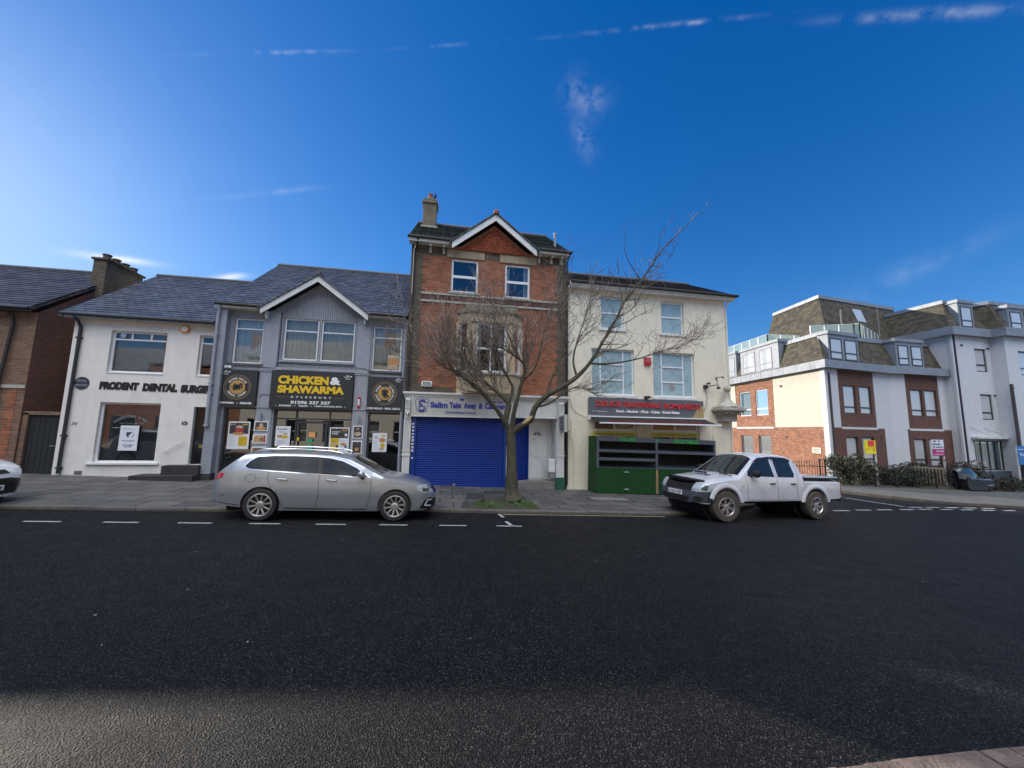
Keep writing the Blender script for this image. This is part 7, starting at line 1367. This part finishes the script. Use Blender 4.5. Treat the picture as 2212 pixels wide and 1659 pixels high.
def trk_side(pl, dr):
    s_ = -1 if dr[1] > 0 else 1
    for q in (wf, wr): g = G(); project(g, bt, q, pl, dr, .004, .05); g.build('side_window', MATS['car_glass'], trk, local=True, smooth=True, normals=False)
    g = G(); project_strip(g, bt, [(3.60, 1.28), (3.28, 1.56), (3.10, 1.655), (2.66, 1.70)], .07, pl, dr, .018, 6); project_strip(g, bt, [(2.64, 1.70), (2.1, 1.685), (1.93, 1.63)], .07, pl, dr, .018, 6); g.build('wind_deflector', MATS['car_black'], trk, local=True, normals=False)
    g = G(); [project_strip(g, bt, q, .010, pl, dr, .003, 8) for q in ([(3.72, 1.18), (3.68, .9), (3.66, .56)], [(2.63, 1.72), (2.62, 1.16), (2.56, .56)], [(1.80, 1.66), (1.78, 1.2), (1.84, .95), (1.86, .8), (1.80, .56)], [(1.58, 1.14), (1.58, .55)], [(1.8, .56), (3.66, .56)])]; project_strip(g, bt, [(1.30, 1.02), (1.50, 1.02), (1.50, .86), (1.32, .86)], .006, pl, dr, .003, 4, True); g.build('panel_gap', MATS['car_black'], trk, local=True, normals=False)
    for x in (2.78, 2.0):
        y = bt.ray_cast(Vector(pl(x, 1.0)), Vector(dr), 6)[0].y; g = G(); g.tube([(x - .1, y, 1.0), (x - .07, y + s_ * .025, 1.005), (x + .07, y + s_ * .025, 1.0), (x + .1, y, .995)], [.012, .018, .018, .012], 8); g.build('door_handle', MATS['car_black'], trk, local=True, smooth=True)
    y = bt.ray_cast(Vector(pl(3.52, 1.2)), Vector(dr), 6)[0].y; g = G(); g.tube([(3.56, y, 1.21), (3.52, y + s_ * .06, 1.22), (3.50, y + s_ * .10, 1.26), (3.47, y + s_ * .20, 1.27), (3.46, y + s_ * .245, 1.265)], [.035, .04, .105, .10, .05], 14); g.build('wing_mirror', MATS['car_black'], trk, local=True, smooth=True)
    g = G(); project(g, bt, [(4.74, .97), (4.90, .985), (5.22, .93), (5.24, .76), (4.98, .76), (4.80, .80)], pl, dr, .012, .04); hl_ = g.build('headlight', MATS['lamp_glass'], trk, local=True, smooth=True, normals=False); g = G(); project(g, bt, [(4.92, .93), (5.08, .92), (5.1, .81), (4.98, .80)], pl, dr, .016, .03); g.build('lamp_unit', MATS['lamp_dark'], hl_, local=True, smooth=True, normals=False)
    g = G(); project(g, bt, [(.01, 1.0), (.09, 1.0), (.10, .72), (.01, .72)], pl, dr, .006, .03); g.build('rear_light', MATS['lamp_red'], trk, local=True, smooth=True, normals=False)
    g = G(); project(g, bt, [(3.80, .92), (3.86, .92), (3.86, .95), (3.80, .95)], pl, dr, .006, .03); g.build('side_indicator', MATS['amber'], trk, local=True, normals=False)
    # flared arches
    for ax in (TX, UX):
        g = G(); n = 22; P = []
        a0, a1 = (-12, 192) if ax == TX else (20, 192)
        for i in range(n + 1):
            a = R(a0 + (a1 - a0) * i / n); c, s2 = math.cos(a), math.sin(a)
            for rr, yo in ((TW + .12, .872), (TW + .085, .890), (TW + .012, .902), (TW - .008, .893), (TW - .008, .80)): P.append((ax + rr * c, s_ * yo, max(.50, .42 + rr * s2)))
        g.add(P, [(i * 5 + k, i * 5 + k + 1, (i + 1) * 5 + k + 1, (i + 1) * 5 + k) for i in range(n) for k in range(4)]); g.build('wheel_arch', MATS['car_white'], trk, local=True, smooth=True)
    g = G(); project(g, bt, [(4.86, .70), (4.98, .745), (5.24, .745), (5.24, .45), (4.90, .44), (4.86, .55)], pl, dr, .012, .05); g.build('bumper_side', MATS['bumper_plastic'], trk, local=True, smooth=True, normals=False)
side_parts(bt, trk, trk_side)
g = G(); project(g, bt, [(3.25, -.60), (3.88, -.74), (3.95, -.35), (3.96, .35), (3.88, .74), (3.25, .60), (3.17, .3), (3.17, -.3)], dn, (0, 0, -1), .004, .06); g.build('windscreen', MATS['car_glass'], trk, local=True, smooth=True, normals=False)
g = G(); project_strip(g, bt, [(4.02, -.62), (4.55, -.55), (4.95, -.62)], .008, dn, (0, 0, -1), .003, 6); project_strip(g, bt, [(4.02, .62), (4.55, .55), (4.95, .62)], .008, dn, (0, 0, -1), .003, 6); project_strip(g, bt, [(3.97, -.66), (4.0, 0), (3.97, .66)], .05, dn, (0, 0, -1), .006, 6); g.build('bonnet_gap', MATS['car_black'], trk, local=True, normals=False)
g = G(); g.slab([(4.42, -.26, 1.25), (4.42, .26, 1.25), (4.05, .30, 1.235), (4.05, -.30, 1.235)], .08); g.build('bonnet_scoop', MATS['car_white'], trk, local=True, bevel=.02)
g = G()
for k in range(4): g.box(4.419, 4.426, -.22 + k * .115, -.13 + k * .115, 1.185, 1.235)
g.build('scoop_vent', MATS['car_black'], trk, local=True)
fr_ = lambda a, b: (7, a, b)
g = G(); project(g, bt, [(-.50, .74), (.50, .74), (.52, .98), (-.52, .98)], fr_, (-1, 0, 0), .012, .05); g.build('grille', MATS['car_black'], trk, local=True, smooth=True, normals=False)
g = G(); g.tube([(4.93, -.68, 1.03), (5.07, -.45, 1.03), (5.13, 0, 1.035), (5.07, .45, 1.03), (4.93, .68, 1.03)], [.03, .05, .055, .05, .03], 10); g.build('bonnet_guard', MATS['car_black'], trk, local=True, smooth=True)
for s_ in (-1, 1): g = G(); project(g, bt, [(s_ * .50, .80), (s_ * .52, .965), (s_ * .78, .955), (s_ * .80, .80)][::s_], fr_, (-1, 0, 0), .014, .04); g.build('headlight', MATS['lamp_glass'], trk, local=True, smooth=True, normals=False)
g = G(); project(g, bt, [(-.84, .44), (.84, .44), (.86, .76), (-.86, .76)], fr_, (-1, 0, 0), .022, .06); g.build('bumper', MATS['bumper_plastic'], trk, local=True, smooth=True, normals=False)
g = G(); project(g, bt, [(-.45, .47), (.45, .47), (.5, .60), (-.5, .60)], fr_, (-1, 0, 0), .028, .06); [project(g, bt, [(s_ * .68 + .07 * math.cos(R(a)), .58 + .06 * math.sin(R(a))) for a in range(0, 360, 30)], fr_, (-1, 0, 0), .03, .05) for s_ in (-1, 1)]; g.build('bumper_intake', MATS['car_black'], trk, local=True, normals=False)
def plate(par, x, y0, y1, z0, z1, s, sgn=1):
    """front number plate facing +x, read from in front"""
    g = G(); g.box(x, x + .012, y0, y1, z0, z1); p_ = g.build('number_plate', MATS['sign_white'], par, local=True, bevel=.004)
    V, F = text_mesh(s, .02); xa = min(v.x for v in V); xb = max(v.x for v in V); ya = min(v.y for v in V); yb = max(v.y for v in V)
    g = G(); g.add([(x + .013 + (v.z + .5) * .002, y0 + .03 + (v.x - xa) / (xb - xa) * (y1 - y0 - .06), z0 + .02 + (v.y - ya) / (yb - ya) * (z1 - z0 - .04)) for v in V], F); g.build('lettering', MATS['black_gloss'], p_, local=True)
plate(trk, 5.275, -.26, .26, .62, .735, 'LO65 YUF')
for x, st_ in ((TX, 0.0), (UX, R(-7))):
    for s_ in (-1, 1): wheel(trk, x, s_ * (.88 - .11), .395, .395, .265, .235, s_, 6, tyre_m='tyre_dusty', steer=st_, style=1)
for x in (TX, UX): g = G(); g.lathe([(TW + .004, -.54), (TW + .004, .54)], (x, 0, .42), 'y', 40); g.build('wheel_well', MATS['arch_liner'], trk, local=True)
g = G(); g.box(.3, 4.9, -.35, .35, .38, .56); g.tube([(TX, -.7, .40), (TX, .7, .40)], .06, 8); g.tube([(UX, -.7, .40), (UX, .7, .40)], .05, 8); g.build('chassis', MATS['arch_liner'], trk, local=True)
g = G(); g.box(-.16, .05, -.84, .84, .50, .62); g.box(-.12, -.02, -.5, .5, .42, .52); g.build('rear_bumper', MATS['bumper_plastic'], trk, local=True, bevel=.02)
g = G(); g.box(.05, 1.55, -.83, .83, 1.13, 1.17); g.build('load_rail', MATS['car_black'], trk, local=True, bevel=.01); g = G()
for k in range(3): g.box(.08 + k * .49, .55 + k * .49, -.80, .80, 1.17, 1.195)
g.build('load_cover', MATS['alloy'], trk, local=True, bevel=.01); g = G()
for s_ in (-1, 1): g.tube([(.10, s_ * .78, 1.19), (.14, s_ * .78, 1.225), (1.46, s_ * .78, 1.235), (1.5, s_ * .78, 1.19)], .012, 6)
g.build('cover_rail', MATS['chrome'], trk, local=True)
trk.scale = (1.09, 1.02, 1.05)

# ---- white hatchback, only the nose is in the picture
hl = 3.95
ht = [(0, .8), (.1, 1.1), (.4, 1.42), (.9, 1.49), (2.0, 1.49), (2.4, 1.44), (2.9, 1.18), (3.15, 1.02), (3.5, .95), (3.75, .86), (3.9, .72), (3.95, .55)]
hb = [(0, .35), (.3, .22), (3.5, .2), (3.95, .22)]; hh = [(0, .6), (.15, .78), (.5, .85), (3.3, .86), (3.65, .80), (3.85, .68), (3.95, .50)]
hc = thing('hatchback_car', 'white hatchback at the left edge showing its nose and number plate', 'car', (-13.15, 10.12, road_z(-13.1)), rot=(0, R(2.0), R(-3)))
bd, bh = car_body(hl, ht, hb, hh, [(0, 1.0), (3.95, .95)], .5, [(.15, .93), (.4, .98), (.6, 1.0), (.9, .98), (1.6, .96)], [(.75, .31), (3.22, .31)], .36, crown=.04, rnd=.08); vbody(bd, hc, 'car_white_clean')
for pl, dr in (sideR, sideL): g = G(); project(g, bh, [(.5, 1.05), (.7, 1.35), (1.9, 1.38), (2.3, 1.32), (2.85, 1.03)], pl, dr, .005, .06); g.build('side_window', MATS['car_glass'], hc, local=True, normals=False); g = G(); project(g, bh, [(3.35, .88), (3.6, .86), (3.88, .74), (3.86, .66), (3.5, .76)], pl, dr, .006, .04); g.build('headlight', MATS['lamp_glass'], hc, local=True, normals=False)
g = G(); project(g, bh, [(2.5, -.55), (3.08, -.62), (3.12, 0), (3.08, .62), (2.5, .55)], dn, (0, 0, -1), .005, .06); g.build('windscreen', MATS['car_glass'], hc, local=True, smooth=True, normals=False)
fr_ = lambda a, b: (6, a, b)
g = G(); project(g, bh, [(-.52, .28), (.52, .28), (.66, .40), (.64, .56), (.40, .61), (-.40, .61), (-.64, .56), (-.66, .40)], fr_, (-1, 0, 0), .008, .05); g.build('grille', MATS['car_black'], hc, local=True, smooth=True, normals=False)
g = G(); project(g, bh, [(-.40, .70), (.40, .70), (.34, .78), (-.34, .78)], fr_, (-1, 0, 0), .008, .05); g.build('bonnet_vent', MATS['car_black'], hc, local=True, smooth=True, normals=False)
g = G(); project(g, bh, [(.055 * math.cos(R(a)), .655 + .04 * math.sin(R(a))) for a in range(0, 360, 24)], fr_, (-1, 0, 0), .012, .05); g.build('badge', MATS['poster_grey'], hc, local=True, normals=False)
plate(hc, 3.965, -.26, .26, .36, .47, 'YN21 EFY')
for x in (.75, 3.22):
    for s_ in (-1, 1): wheel(hc, x, s_ * .75, .31, .31, .2, .2, s_, 7)
for x in (.75, 3.22): g = G(); g.lathe([(.364, -.55), (.364, .55)], (x, 0, .31), 'y', 36); g.build('wheel_well', MATS['arch_liner'], hc, local=True)
g = G(); g.box(.3, 3.6, -.55, .55, .17, .3); g.build('underbody', MATS['arch_liner'], hc, local=True)

# ---- small dark scooter with a curved screen by the planted bank
sc = thing('mobility_scooter', 'small dark covered mobility scooter with curved clear screen beside the planted bank', 'scooter', (30.0, 18.15, pave_z(30, 18.15)), rot=(0, R(2), 0))
mat('scooter_dark', (.02, .022, .028), .3, vary=.15, coat=.6); mat('scooter_teal', (.025, .045, .05), .2, vary=.2, coat=1)
g = G(); g.prism([(.15, .12), (.05, .5), (.12, .72), (.45, .66), (1.35, .60), (1.5, .35), (1.45, .12)], -.36, .36); L1 = g.build('body', MATS['scooter_dark'], sc, local=True, bevel=.06)
g = G(); n = 12; P = []
for i in range(n + 1):
    t = i / n; x = -.30 + 1.62 * t; z = .72 + .58 * math.sin(math.pi * min(1, t * .82 + .22)) ** .8; w = .10 + .27 * math.sin(math.pi * min(.97, t + .02)) ** .6
    P += [(x, -w, .66 - .02 * t), (x, -w, .66 + (z - .66) * .6), (x, -w * .5, z), (x, w * .5, z), (x, w, .66 + (z - .66) * .6), (x, w, .66 - .02 * t)]
g.add(P, [(i * 6 + k, i * 6 + k + 1, (i + 1) * 6 + k + 1, (i + 1) * 6 + k) for i in range(n) for k in range(5)]); g.build('screen', MATS['scooter_teal'], sc, local=True, smooth=True)
g = G(); g.tube([(.25, -.37, .68), (.8, -.38, .67), (1.3, -.37, .63)], .02, 6); g.build('trim', MATS['chrome'], sc, local=True)
g = G(); g.box(1.38, 2.05, -.32, .32, .22, .66); g.build('rear_box', MATS['scooter_dark'], sc, local=True, bevel=.05); g = G(); g.box(1.42, 2.06, -.335, -.32, .34, .40); g.box(1.40, 2.04, -.30, .30, .66, .69); g.build('rear_trim', MATS['alloy'], sc, local=True, bevel=.01)
for x in (.35, 1.75):
    for s_ in (-1, 1): g = G(); g.lathe([(.08, -.05), (.15, -.05), (.16, 0), (.15, .05), (.08, .05)], (x, s_ * .30, .16), 'y', 20); g.build('wheel', MATS['tyre'], sc, local=True, smooth=True)
